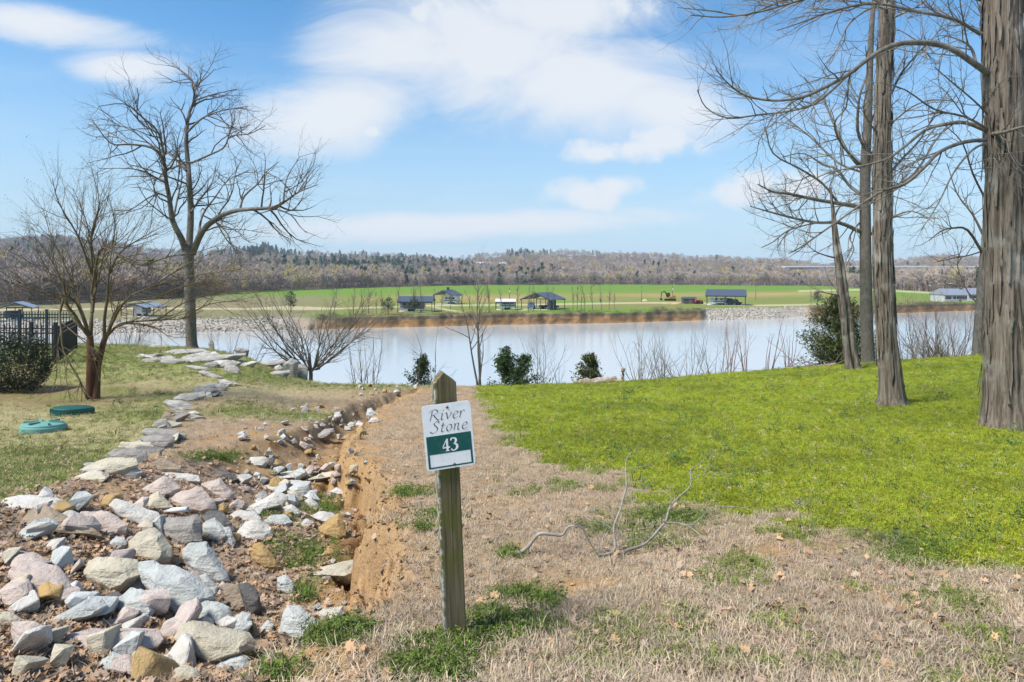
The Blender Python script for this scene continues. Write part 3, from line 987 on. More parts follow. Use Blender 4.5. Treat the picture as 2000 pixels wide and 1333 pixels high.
for t_ in tips:
    for _ in range(rng.integers(1, 4)):
        hv, hf = HULLS[rng.integers(0, 6)]
        n0 = len(pv); pv += (hv * rng.uniform(.006, .012) + t_ + rng.normal(0, .02, 3)).tolist(); pf += [tuple(i + n0 for i in f) for f in hf]
tag(mesh_obj('seed_heads', pv, pf, plain('dry_seed_heads', (.07, .042, .03)), root), kind='stuff')

# ---- shagbark trees on the right
def shag_trunk(root, prof, d, seed, up, strips):
    """prof: (py, centre px, half width px) from the foot upwards"""
    prof = np.array(prof, float)
    o0 = np.array(root.location)
    py = np.linspace(prof[0, 0], prof[-1, 0], 150)
    cx = np.interp(-py, -prof[:, 0], prof[:, 1]); hw = np.interp(-py, -prof[:, 0], prof[:, 2])
    k = 72
    a = np.linspace(0, 2 * math.pi, k, endpoint=False)
    cz = CAMZ - (py - HOR) / F * d; cxw = (cx - 1000) / F * d; r = hw / F * d
    H = cz - cz[0]
    flare = 1 + .10 * np.exp(-H / .15)
    A_, Hh = np.meshgrid(a, H)
    ca, sa = np.cos(A_) * 3.2, np.sin(A_) * 3.2
    plate = fbm(A_ * 10 + 1.2 * fbm(A_ * 2, Hh * 2, 2, seed) + 50, Hh * 1.0, 3, seed + 3)
    wrap = np.minimum(A_ / .5, 1) * np.minimum((2 * math.pi - A_) / .5, 1)
    fine = fbm(A_ * 22 + 9, Hh * 3.5, 3, seed + 7)
    rr = r[:, None] * flare[:, None] * (1 + .05 * np.sin(A_ * 3 + seed) + .22 * (np.abs(plate - .5) * 2) ** .6 - .09 + .12 * (fine - .5)) * .86
    rr = rr * (1 + .12 * np.exp(-Hh / .12) * np.sin(A_ * 5 + seed))
    V = np.stack([cxw[:, None] + rr * np.cos(A_), d + rr * np.sin(A_), cz[:, None] + 0 * A_], -1) - o0
    n = len(py)
    i = np.arange(n - 1)[:, None] * k; j = np.arange(k)[None, :]; j2 = (j + 1) % k
    Fq = np.stack([i + j, i + j2, i + k + j2, i + k + j], -1).reshape(-1, 4)
    mesh_obj('trunk', V.reshape(-1, 3), Fq, m_bark_hick, root, smooth=True)
    q = np.random.default_rng(seed)
    pv, pf = [], []
    for _ in range(strips):
        hh = q.uniform(.05, .98) * H[-1]; aa = q.uniform(0, 2 * math.pi)
        L = q.uniform(.22, .75); w = q.uniform(.012, .030); lift = q.uniform(.002, .022) * (1 + 1.2 * (q.random() < .12)); end = q.random() < .65
        n0 = len(pv)
        m_ = 7
        for e in range(m_):
            f = e / (m_ - 1)
            h2 = hh + (f - .5) * L
            i0 = np.clip(np.searchsorted(H, h2), 0, n - 1)
            lf = lift * ((1 - f) ** 2 if end else f ** 2) * q.uniform(.8, 1.2) + .006
            R0 = r[i0] * flare[i0] * .93 + lf
            for sgn in (-1, 1):
                for thick in (0, .006):
                    ang = aa + .10 * (f - .5) * math.sin(aa * 9) + sgn * w * (.12 + .88 * math.sin(math.pi * (.06 + .88 * f)) ** .7) / max(R0, .05) + q.normal() * .02
                    pv.append(np.array([cxw[i0] + (R0 + thick) * math.cos(ang), d + (R0 + thick) * math.sin(ang), cz[0] + h2]) - o0)
        for e in range(m_ - 1):
            b0 = n0 + e * 4; b1 = b0 + 4
            pf += [(b0 + 1, b0 + 3, b1 + 3, b1 + 1), (b0, b1, b1 + 2, b0 + 2), (b0, b0 + 1, b1 + 1, b1), (b0 + 2, b1 + 2, b1 + 3, b0 + 3)]
        pf += [(n0, n0 + 2, n0 + 3, n0 + 1), (n0 + 4 * m_ - 4, n0 + 4 * m_ - 3, n0 + 4 * m_ - 1, n0 + 4 * m_ - 2)]
    tag(mesh_obj('bark_plates', pv, pf, m_bark_hick, root), kind='stuff')


Z3 = dict(off=(1300, 0), sc_=2.6657)
TWR = [dict(per=5.6, len=(.5, 1.6), ang=(20, 60), r=.012, wig=.17, trop=.1, seg=5, k=3, start=.1), dict(per=6.6, len=(.2, .75), ang=(25, 60), r=.007, wig=.2, trop=.35, seg=4, k=3), dict(per=3.8, len=(.08, .32), ang=(25, 60), r=.0052, wig=.15, trop=.4, seg=2, k=3)]
b1 = hit(1965, 836); dT1 = b1[1]
root = empty('shagbark_tree', tuple(b1 - np.array([0, 0, .08])))
tag(root, 'thickest shaggy-barked trunk at the right edge, with an arching limb', 'tree')
shag_trunk(root, [(850, 1972, 62), (820, 1969, 52), (780, 1967, 46), (700, 1966, 41), (500, 1964, 37), (250, 1962, 37), (0, 1958, 36), (-300, 1952, 32), (-700, 1945, 24)], dT1, 11, 3, 420)
g = Grow(21); ppm = dT1 / F
for i, (pts, w, dd) in enumerate([([(1690, 390), (1620, 340), (1500, 260), (1400, 230), (1250, 225), (1150, 250), (1050, 310), (950, 390), (800, 470), (700, 510), (560, 525), (420, 500), (330, 440), (260, 360)], 6.5, -1.0),
                                  ([(950, 390), (900, 440), (780, 540), (640, 580), (480, 600), (320, 615), (210, 560), (165, 470)], 2.6, -.6), ([(1690, 690), (1560, 640), (1450, 650), (1350, 680), (1250, 760), (1150, 830), (1000, 870), (850, 900), (720, 960)], 4.4, .9),
                                  ([(1690, 730), (1560, 740), (1430, 790), (1340, 880), (1240, 960), (1100, 1010), (900, 1150), (700, 1290), (640, 1320)], 4.2, -.8), ([(1690, 680), (1560, 610), (1400, 570), (1250, 470), (1120, 430)], 2.6, -.7),
                                  ([(1690, 740), (1600, 780), (1500, 900), (1420, 1060), (1330, 1200)], 2.4, -.5), ([(1620, 340), (1590, 250), (1520, 205), (1440, 185)], 3.2, .3), ([(1690, 700), (1760, 690), (1866, 660), (2000, 640)], 4.6, -1.0),
                                  ([(1690, 720), (1720, 760), (1740, 840), (1700, 800)], 2, -.5), ([(1640, 180), (1500, 100), (1300, 60), (1100, 20), (900, 50), (700, 120), (580, 160)], 3.6, -.8), ([(1640, 0), (1400, -60), (1100, -40), (800, -20), (500, 60), (300, 90), (130, 80)], 3.6, -1.2),
                                  ([(1660, -100), (1300, -100), (900, -60), (600, 10), (420, 80), (250, 60), (60, 40)], 3.4, .6), ([(1680, 600), (1600, 520), (1480, 420), (1400, 350)], 2.0, -.5), ([(1700, 200), (1560, 130), (1440, 60), (1330, -60)], 2.6, .8)]):
    P, rad = g.limb(pxline(pts, dT1, dd=dd, seed=60 + i, wob=.05, **Z3), w * ppm, .8 * ppm, 7, 1, .9)
    g.sprout(P, rad, TWR, 2)
g.build(root, m_bark_hick, m_bark_grey, trunk_lvl=0, names=('trunk', 'crown'))

b2 = hit(1742, 792); dT2 = b2[1]
root = empty('shagbark_tree', tuple(b2 - np.array([0, 0, .08])))
tag(root, 'slimmer shaggy-barked trunk in the lawn, second from the right edge', 'tree')
shag_trunk(root, [(800, 1743, 34), (775, 1741, 26), (730, 1738, 23), (650, 1731, 20), (500, 1724, 19), (350, 1723, 17.5), (200, 1725, 15.5), (60, 1731, 15), (0, 1732, 14.5), (-300, 1738, 12), (-600, 1742, 8)], dT2, 17, 3, 330)
g = Grow(23); ppm = dT2 / F
for i, (pts, w, dd) in enumerate([([(1180, 480), (1230, 380), (1330, 260), (1400, 190), (1480, 60)], 2.2, .8), ([(1110, 700), (1060, 640), (1030, 560), (1060, 440)], 2.0, -.8), ([(1170, 900), (1240, 820), (1330, 720), (1420, 560), (1480, 460)], 2.8, .7),
                                  ([(1180, 60), (1080, 40), (960, 120), (900, 240), (860, 330)], 2.4, -1.0), ([(1170, 100), (1300, 40), (1420, -40)], 2.2, -1.0), ([(1180, 640), (1280, 560), (1390, 520), (1500, 530)], 1.6, -1.2), ([(1120, 20), (1000, -60), (840, -40), (640, 20)], 2.4, .6)]):
    P, rad = g.limb(pxline(pts, dT2, dd=dd, seed=80 + i, wob=.05, **Z3), w * ppm, .7 * ppm, 6, 1, .9)
    g.sprout(P, rad, TWR, 2)
g.build(root, m_bark_hick, m_bark_grey)

# ---- smooth-trunked tree behind them
b3 = hit(1696, 707); dT3 = b3[1]; ppm = dT3 / F
root = empty('smooth_bark_tree', tuple(b3 - np.array([0, 0, .08])))
tag(root, 'grey-brown smooth trunk with a wide leafless crown between the snag and the shaggy trunk', 'tree')
g = Grow(31)
P = pxline([(1697, 712), (1695, 690), (1692, 600), (1690, 450), (1690, 330), (1694, 250), (1697, 180), (1702, 60), (1712, -60)], dT3)
g.lines.append([P, np.interp(np.linspace(0, 1, len(P)), [0, .05, .15, .5, .75, 1], [17, 13.5, 12, 9.5, 7, 3]) * ppm, 14, 0])
for i, (pts, w, dd) in enumerate([([(1040, 900), (960, 810), (900, 700), (840, 560), (800, 500), (720, 400)], 3.4, 1.5), ([(1040, 780), (1000, 680), (1010, 500), (1050, 380), (1040, 240)], 3.4, -1), ([(1020, 1080), (900, 1060), (780, 1040), (640, 1010), (560, 1000), (480, 960)], 4.6, -2), ([(1010, 1010), (950, 960), (890, 880), (820, 860), (720, 800), (600, 820)], 3.4, 1.5),
                                  ([(1020, 1210), (900, 1160), (780, 1160), (600, 1120), (440, 1075)], 4.2, -1.5), ([(1060, 1050), (1180, 980), (1300, 900), (1400, 740), (1480, 640)], 3.6, 1.5), ([(1050, 950), (1080, 800), (1120, 640), (1180, 480)], 3, -1), ([(900, 1060), (820, 960), (700, 880), (560, 800), (520, 660)], 2.4, -1.5),
                                  ([(1040, 880), (920, 760), (880, 640), (940, 560), (950, 420)], 2.6, -2), ([(1060, 1230), (1150, 1150), (1280, 1100), (1400, 1160)], 2.4, -1.5), ([(1060, 660), (1120, 520), (1200, 380), (1260, 260)], 2.4, 1), ([(780, 1160), (640, 1200), (560, 1260), (500, 1290)], 1.8, 1), ([(1030, 900), (900, 850), (760, 720), (660, 640), (560, 560)], 2.6, 2.2), ([(1020, 1150), (960, 1230), (980, 1300), (940, 1380)], 1.8, -1)]):
    P, rad = g.limb(pxline(pts, dT3, dd=dd, seed=100 + i, wob=.12, **Z3), w * ppm, .8 * ppm, 6, 1, .8)
    g.sprout(P, rad, [dict(per=3.2, len=(.8, 2.4), ang=(25, 65), r=.02, wig=.2, trop=.2, seg=5, k=3, start=.1), dict(per=4.4, len=(.3, 1.1), ang=(25, 60), r=.0115, wig=.2, trop=.3, seg=4, k=3), dict(per=3.4, len=(.12, .45), ang=(25, 60), r=.009, wig=.2, trop=.3, seg=2, k=3)], 2)
g.build(root, bark('fine_grey_bark', (.095, .08, .065), (.15, .13, .105), (.175, .16, .14), 26, 9, .5), m_bark_grey)

# ---- dead snag, hollow and broken
b4 = hit(1666, 722); dS = b4[1]; ppm = dS / F
root = empty('dead_snag', tuple(b4 - np.array([0, 0, .06])))
tag(root, 'split, hollow dead snag leaning left of the smooth grey trunk', 'snag')
def snag(root, d):
    o0 = np.array(root.location)
    py = np.linspace(724, 372, 90); k = 40
    cx = np.interp(-py, [-724, -690, -600, -520, -470, -372], [1667, 1661, 1650, 1640, 1633, 1622]); hw = np.interp(-py, [-724, -690, -600, -520, -470, -372], [16, 12, 10.5, 9, 6.5, 1.0])
    a = np.linspace(0, 2 * math.pi, k, endpoint=False)
    A_, PYm = np.meshgrid(a, py)
    r = hw[:, None] / F * d
    n_ = fbm(A_ * 5, PYm / 30., 3, 131)
    seam = np.exp(-((A_ - 4.75 - .2 * np.sin(PYm / 40.)) / .30) ** 2) * ss(380, 520, PYm)      # the open split faces the camera
    rr = r * (1 + .35 * (n_ - .5) - .75 * seam) * (1 + .05 * np.sin(A_ * 4))
    zz = CAMZ - (PYm - HOR) / F * d
    zz = zz + ss(450, 380, PYm) * (n_ - .5) * .8
    V = np.stack([(cx[:, None] - 1000) / F * d + rr * np.cos(A_), d + rr * np.sin(A_), zz], -1) - o0
    n = len(py)
    i = np.arange(n - 1)[:, None] * k; j = np.arange(k)[None, :]; j2 = (j + 1) % k
    mesh_obj('trunk', V.reshape(-1, 3), np.stack([i + j, i + j2, i + k + j2, i + k + j], -1).reshape(-1, 4), bark('dead_wood', (.055, .04, .028), (.22, .185, .15), (.29, .265, .235), 18, 1.5, .9, .03), root, smooth=True)
snag(root, dS)
g = Grow(33)
for i, pts in enumerate([[(1637, 505), (1615, 500), (1590, 490), (1570, 470)], [(1628, 430), (1640, 405), (1660, 395), (1680, 380)], [(1648, 580), (1625, 575), (1600, 570)]]):
    P, rad = g.limb(pxline(pts, dS, dd=-.3, seed=i), 2.0 * ppm, .5 * ppm, 5, 1)
    g.sprout(P, rad, TWR[:2], 2)
g.build(root, m_bark_grey, m_bark_dark, 0, ('trunk', 'crown'))

# ---- trunk half hidden behind the thickest one
b5 = hit(1908, 700); d5 = b5[1] + 3; ppm = d5 / F
b5 = np.array([(1908 - 1000) / F * d5, d5, height((1908 - 1000) / F * d5, d5)])
root = empty('leaning_tree', tuple(b5 - np.array([0, 0, .08])))
tag(root, 'dark leaning trunk just behind and left of the thickest shaggy trunk', 'tree')
g = Grow(35)
P = np.vstack([b5 - [0, 0, .1], pxline([(1910, 690), (1913, 640), (1918, 560), (1924, 480), (1932, 380), (1946, 240), (1960, 60), (1985, -150), (1992, -300)], d5)])
g.lines.append([P, np.interp(np.linspace(0, 1, len(P)), [0, .2, .7, 1], [11, 9.5, 4, .6]) * ppm, 12, 0])
for i, (pts, w, dd) in enumerate([([(1922, 500), (1890, 450), (1862, 446), (1838, 452), (1815, 470)], 3, -1), ([(1925, 470), (1900, 420), (1870, 380), (1850, 320)], 2.6, 1), ([(1930, 400), (1900, 340), (1880, 280), (1840, 240)], 2.4, -1), ([(1922, 490), (1890, 500), (1860, 505), (1830, 512)], 1.6, -1), ([(1915, 600), (1890, 570), (1870, 520), (1880, 480)], 1.6, 1), ([(1946, 240), (1990, 150), (2030, 80), (2060, -20)], 2.4, -1), ([(1955, 120), (1920, 40), (1890, -60)], 2.2, 1), ([(1932, 380), (1980, 320), (2040, 290), (2090, 240)], 2.4, 1), ([(1970, 0), (2010, -100), (2040, -180)], 1.8, .6)]):
    P, rad = g.limb(pxline(pts, d5, dd=dd, seed=i, wob=.1), w * ppm, .7 * ppm, 5, 1)
    g.sprout(P, rad, [dict(per=2.8, len=(.7, 2.0), ang=(25, 65), r=.018, wig=.2, trop=.2, seg=5, k=3), dict(per=3.6, len=(.3, .9), ang=(25, 60), r=.010, wig=.2, trop=.3, seg=3, k=3)], 2)
g.build(root, m_bark_grey, m_bark_dark)


# ---- bare saplings and shrubs rising from below the crest
def foot(px, d):
    x = (px - 1000) / F * d
    return np.array([x, d, float(height(x, d))])


def thicket(name, label, cat, px, d, top_py, spread, stems, mat, seed, group=None, r0=.02, lean=.25, tw=None, up=.3, single=False, trunk=0.0):
    p = foot(px, d)
    H = CAMZ - (top_py - HOR) / F * d - p[2]
    root = empty(name, tuple(p))
    tag(root, label, cat, group)
    g = Grow(seed)
    if trunk:
        tubes_mesh('trunk', [(np.array([[0, 0, -.2], [.02, 0, trunk * .4], [-.02, .02, trunk * .8], [0, 0, trunk * 1.15]]), np.array([.075, .062, .05, .012]), 9)], mat, root)
        H -= trunk * .6; p = p + np.array([0, 0, trunk * .6])
    for i in range(stems):
        a = g.r.uniform(0, 2 * math.pi); sp = spread * g.r.uniform(.2, 1)
        d0 = np.array([math.cos(a) * lean * sp, math.sin(a) * lean * sp, 1.0])
        q = p + np.array([math.cos(a), math.sin(a), 0]) * (.0 if single else .10 * spread * g.r.random()) - [0, 0, .05]
        P = g.wander(q, d0, H * g.r.uniform(.85, 1.25), 8, .07, up)
        rad = r0 * (1 - np.linspace(0, .85, len(P)))
        tubes_mesh('stem', [(P - np.array(root.location), rad, 5)], mat, root)
        g.sprout(P, rad, tw or [dict(per=3.0, len=(H * .18, H * .5), ang=(20, 50), r=max(r0 * .5, .011), wig=.12, trop=.3, seg=5, k=3, start=.10), dict(per=3.6, len=(H * .08, H * .24), ang=(20, 55), r=max(r0 * .3, .009), wig=.14, trop=.2, seg=3, k=3)])
    g.build(root, mat, mat, 0, ('stem', 'twigs'))
    return root


thicket('bare_shrub', 'wide leafless shrub with many arching stems left of the river gap', 'shrub', 606, 21.9, 540, 3.0, 22, m_bark_grey, 51, r0=.024, lean=.6, trunk=.9, tw=[dict(per=4.2, len=(.5, 1.5), ang=(20, 55), r=.014, wig=.12, trop=.2, seg=5, k=3, start=.05), dict(per=4.6, len=(.25, .8), ang=(20, 55), r=.009, wig=.14, trop=.2, seg=3, k=3), dict(per=3.0, len=(.1, .35), ang=(20, 55), r=.007, wig=.14, trop=.1, seg=2, k=3)])
thicket('bare_sapling', 'twin pale saplings beside the wide leafless shrub', 'sapling', 700, 24.5, 640, 1.0, 5, m_twig_pale, 52, r0=.018, lean=.2)
thicket('bare_sapling', 'slim grey saplings on the crest right of the wide shrub', 'sapling', 728, 24.5, 650, 1.0, 4, m_twig_pale, 53, r0=.016, lean=.22)
thicket('bare_sapling', 'thin bare sapling behind the sign post top', 'sapling', 846, 25, 640, .8, 2, m_bark_dark, 54, r0=.02, lean=.12)
thicket('bare_tree', 'young bare tree with upswept branches standing right of the sign', 'tree', 940, 24.5, 560, 1.0, 3, m_bark_grey, 55, r0=.05, lean=.14, tw=[dict(per=2.0, len=(.9, 2.6), ang=(25, 55), r=.026, wig=.12, trop=.35, seg=6, k=4, start=.15), dict(per=2.0, len=(.4, 1.0), ang=(20, 55), r=.010, wig=.14, trop=.3, seg=3, k=3), dict(per=1.6, len=(.15, .4), ang=(20, 55), r=.006, wig=.1, trop=.2, seg=2, k=3)])
thicket('bare_shrub', 'pale twiggy shrub between the two dark cedars', 'shrub', 1058, 24, 640, 1.5, 7, m_twig_pale, 56, r0=.016, lean=.35)
thicket('bare_shrub', 'small bare weed stems left of the low cedar', 'shrub', 1095, 23.5, 700, .8, 5, m_bark_dark, 57, r0=.008, lean=.3)
for i, (px, tp, n) in enumerate([(1255, 645, 7), (1300, 655, 7), (1345, 650, 6), (1395, 652, 6)]):
    thicket('bare_shrub', ['grey twiggy shrub right of the low dark cedar', 'grey twiggy shrub, second in the row along the crest', 'grey twiggy shrub, third in the row along the crest', 'grey twiggy shrub nearest the sumac canes'][i], 'shrub', px, 25 + i * .3, tp, 1.9, n + 4, m_twig_pale, 60 + i, 'twiggy shrubs along the crest', r0=.016, lean=.4)
for i, (px, tp) in enumerate([(1425, 640), (1462, 632), (1500, 635), (1540, 645)]):
    r_ = thicket('sumac', ['reddish bare sumac canes with seed heads, leftmost clump', 'tall reddish sumac canes, second clump from the left', 'reddish sumac canes in the third clump', 'reddish sumac canes nearest the brush pile'][i], 'sumac', px, 24.5, tp, .9, 6, m_twig_red, 70 + i, 'sumac canes on the crest', r0=.020, lean=.28, tw=[dict(n=2, len=(.25, .5), ang=(20, 40), r=.009, wig=.08, trop=.6, seg=4, k=4, start=.75)])
for i, (px, tp, d) in enumerate([(1790, 610, 29), (1830, 585, 31), (1870, 575, 30), (1850, 620, 28), (1775, 640, 28)]):
    thicket('bare_shrub', ['leafless brush just right of the slimmer shaggy trunk', 'tall leafless brush before the far house', 'pinkish budding brush left of the dark leaning trunk', 'greenish budding shrub low among the right-hand brush', 'low tangle of brush at the foot of the slimmer shaggy trunk'][i], 'shrub', px, d, tp, 2.4, 12, [m_bark_dark, m_bark_dark, m_twig_red, m_bark_olive, m_twig_pale][i], 80 + i, 'brush on the right bank', r0=.022, lean=.4)
for i, px in enumerate([235, 262, 430, 470]):
    thicket('bare_shrub', ['thin leafless brush behind the iron fence end', 'thin leafless brush left of the large grey tree', 'thin leafless brush right of the large grey tree', 'thin leafless brush above the stone slabs'][i], 'shrub', px, 31, [600, 615, 620, 630][i], 1.8, 6, m_bark_dark, 90 + i, 'thin brush on the left bank', r0=.014, lean=.4)


# ---- cedars
def leafy(V, Fc, p, n, spread, size, r):
    for _ in range(n):
        c_ = p + r.normal(size=3) * spread
        a = r.normal(size=3); a /= np.linalg.norm(a); b_ = np.cross(a, r.normal(size=3)); b_ /= np.linalg.norm(b_) + 1e-9
        s = size * r.uniform(.6, 1.4)
        i = len(V); V.extend([c_ - a * s - b_ * s * .35, c_ + a * s, c_ - a * s * .2 + b_ * s * .5]); Fc.append((i, i + 1, i + 2))


def leaf_mat(name, c0, c1, rough=.6, trans=.15):
    m, t, b = newmat(name)
    tc = nd(t, 'ShaderNodeTexCoord')
    n = nd(t, 'ShaderNodeTexNoise', i_Scale=3.0, i_Detail=4.0)
    t.links.new(tc.outputs['Object'], n.inputs[0])
    geo = nd(t, 'ShaderNodeNewGeometry')
    f = mth(t, 'ADD', mth(t, 'MULTIPLY', n.outputs[0], .6), mth(t, 'MULTIPLY', geo.outputs['Random Per Island'], .4))
    c = mixc(t, f, c0, c1)
    t.links.new(c, b.inputs['Base Color'])
    b.inputs['Roughness'].default_value = rough
    tr = nd(t, 'ShaderNodeBsdfTranslucent')
    t.links.new(c, tr.inputs[0])
    mx = nd(t, 'ShaderNodeMixShader')
    mx.inputs[0].default_value = trans
    t.links.new(b.outputs[0], mx.inputs[1]); t.links.new(tr.outputs[0], mx.inputs[2])
    t.links.new(mx.outputs[0], t.nodes['Material Output'].inputs[0])
    return m


m_cedar = leaf_mat('cedar_foliage', (.022, .042, .016), (.075, .115, .035))
m_cedar2 = leaf_mat('cedar_foliage_olive', (.035, .048, .014), (.11, .125, .035))
m_holly = leaf_mat('evergreen_leaves', (.018, .026, .014), (.06, .075, .035), .35)


def cedar(name, label, px, d, top_py, w, mat, seed, n=46, k=13, cone=1.0):
    p = foot(px, d); H = CAMZ - (top_py - HOR) / F * d - p[2]
    root = empty(name, tuple(p)); tag(root, label, 'cedar')
    g = Grow(seed); r = g.r
    P = g.wander(np.zeros(3), (0, 0, 1), H * .96, 8, .03, .2)
    lines = [(P, .03 * H / 2 * (1 - np.linspace(0, .85, len(P))), 6)]
    V, Fc = [], []
    tw_ = []
    for i in range(n):
        f = r.uniform(.10, .97); q = P[0] * 0 + np.array([np.interp(f * 8, range(9), P[:, j]) for j in range(3)])
        a = r.uniform(0, 2 * math.pi); L = w * ((1.05 - f) ** .8 if cone else math.sin(f * 2.6) + .2) * r.uniform(.55, 1.15)
        Q = g.wander(q, (math.cos(a), math.sin(a), .35), L, 4, .1, .35)
        tw_.append((Q, .012 * (1 - np.linspace(0, .7, 5)), 3))
        for j in range(1, 5):
            leafy(V, Fc, Q[j], k + 5, .05 + .05 * L, .045 + .008 * w, r)
    leafy(V, Fc, P[-1], k * 2, .06, .05, r)
    tubes_mesh('trunk', lines + tw_, m_bark_dark, root)
    mesh_obj('crown', V, Fc, mat, root)


cedar('cedar', 'small dark cedar left of the sign post top', 822, 23.5, 693, .75, m_cedar, 201, 30, 10)
cedar('cedar', 'tall dark cedar right of the young bare tree', 985, 23.2, 675, .95, m_cedar, 202, 44)
cedar('cedar', 'spreading dark cedar beside the taller one right of the sign', 1020, 22.9, 694, .95, m_cedar, 203, 36)
cedar('cedar', 'low olive-green cedar above the driftwood log on the crest', 1150, 22.8, 692, .75, m_cedar2, 204, 34)
cedar('cedar', 'large cedar behind the hollow snag', 1640, 27.0, 572, 2.0, m_cedar2, 205, 170, 20)

# ---- evergreen bush at the left edge
p = hit(20, 768); dB = p[1]
root = empty('evergreen_bush', tuple(p)); tag(root, 'dense dark evergreen bush at the left edge before the iron fence', 'bush')
r = np.random.default_rng(301); V, Fc = [], []
for i in range(1500):
    a = r.uniform(0, 6.28); cz = r.uniform(-.9, 1); rr = math.sqrt(max(0, 1 - cz * cz))
    q = np.array([math.cos(a) * rr * .62, math.sin(a) * rr * .55, .56 + cz * .60]) * r.uniform(.72, 1.0) + np.array([-.12, .3, 0]) + r.normal(size=3) * .03
    q[2] = max(q[2], .06)
    leafy(V, Fc, q, 6, .045, .028, r)
mesh_obj('foliage', V, Fc, m_holly, root)
st = []
for i in range(26):
    a = r.uniform(0, 6.28); Q = Grow(i + 900).wander((-.12, .3, 0), (math.cos(a) * .7, math.sin(a) * .7, 1), r.uniform(.7, 1.3), 5, .12, .1)
    st.append((Q, .008 * (1 - np.linspace(0, .8, 6)), 3))
tubes_mesh('stem', st, m_bark_olive, root)

# ------------------------------------------------------------------ rocks traced from the photograph
def rock_mat(name, c0, c1, c2):
    m, t, b = newmat(name)
    tc = nd(t, 'ShaderNodeTexCoord')
    oi = nd(t, 'ShaderNodeObjectInfo')
    ad = nd(t, 'ShaderNodeVectorMath', operation='ADD')
    t.links.new(tc.outputs['Object'], ad.inputs[0])
    sc3 = nd(t, 'ShaderNodeVectorMath', operation='SCALE')
    cmb = nd(t, 'ShaderNodeCombineXYZ')
    t.links.new(oi.outputs['Random'], cmb.inputs[0]); t.links.new(oi.outputs['Random'], cmb.inputs[1])
    t.links.new(cmb.outputs[0], sc3.inputs[0]); sc3.inputs['Scale'].default_value = 40
    t.links.new(sc3.outputs[0], ad.inputs[1])
    n = nd(t, 'ShaderNodeTexNoise', i_Scale=5.0, i_Detail=8.0, i_Roughness=.65)
    t.links.new(ad.outputs[0], n.inputs[0])
    n2 = nd(t, 'ShaderNodeTexNoise', i_Scale=45.0, i_Detail=5.0, i_Roughness=.7)
    t.links.new(ad.outputs[0], n2.inputs[0])
    mp = nd(t, 'ShaderNodeMapping'); mp.inputs['Scale'].default_value = (4, 4, 26); mp.inputs['Rotation'].default_value = (.4, .3, 0)
    t.links.new(ad.outputs[0], mp.inputs[0])
    n3 = nd(t, 'ShaderNodeTexNoise', i_Scale=1.0, i_Detail=5.0)
    t.links.new(mp.outputs[0], n3.inputs[0])
    c = mixc(t, sstep(t, n.outputs[0], .35, .65), c0, c1)
    c = mixc(t, mth(t, 'MULTIPLY', sstep(t, n2.outputs[0], .55, .75), .55), c, c2)
    t.links.new(c, b.inputs['Base Color'])
    b.inputs['Roughness'].default_value = .9
    h = mth(t, 'ADD', mth(t, 'MULTIPLY', n2.outputs[0], .5), mth(t, 'ADD', n3.outputs[0], n.outputs[0]))
    bump(t, b, h, 1.0, .035)
    return m


RM = dict(white=rock_mat('white_stone', (.58, .545, .49), (.47, .435, .38), (.27, .24, .21)), pink=rock_mat('pink_sandstone', (.54, .445, .385), (.44, .36, .305), (.25, .20, .17)), blue=rock_mat('blue_grey_stone', (.52, .525, .49), (.41, .42, .39), (.23, .235, .215)),
          cream=rock_mat('cream_stone', (.55, .49, .37), (.45, .40, .30), (.27, .22, .15)), grey=rock_mat('grey_stone', (.34, .315, .28), (.26, .235, .21), (.16, .145, .125)), ochre=rock_mat('ochre_stone', (.44, .29, .12), (.36, .25, .12), (.22, .14, .07)),
          brown=rock_mat('brown_stone', (.36, .285, .205), (.28, .22, .155), (.17, .13, .10)), dark=rock_mat('dark_stone', (.15, .14, .13), (.11, .10, .09), (.2, .19, .17)), weather=rock_mat('weathered_limestone', (.43, .405, .365), (.30, .28, .25), (.13, .12, .105)))


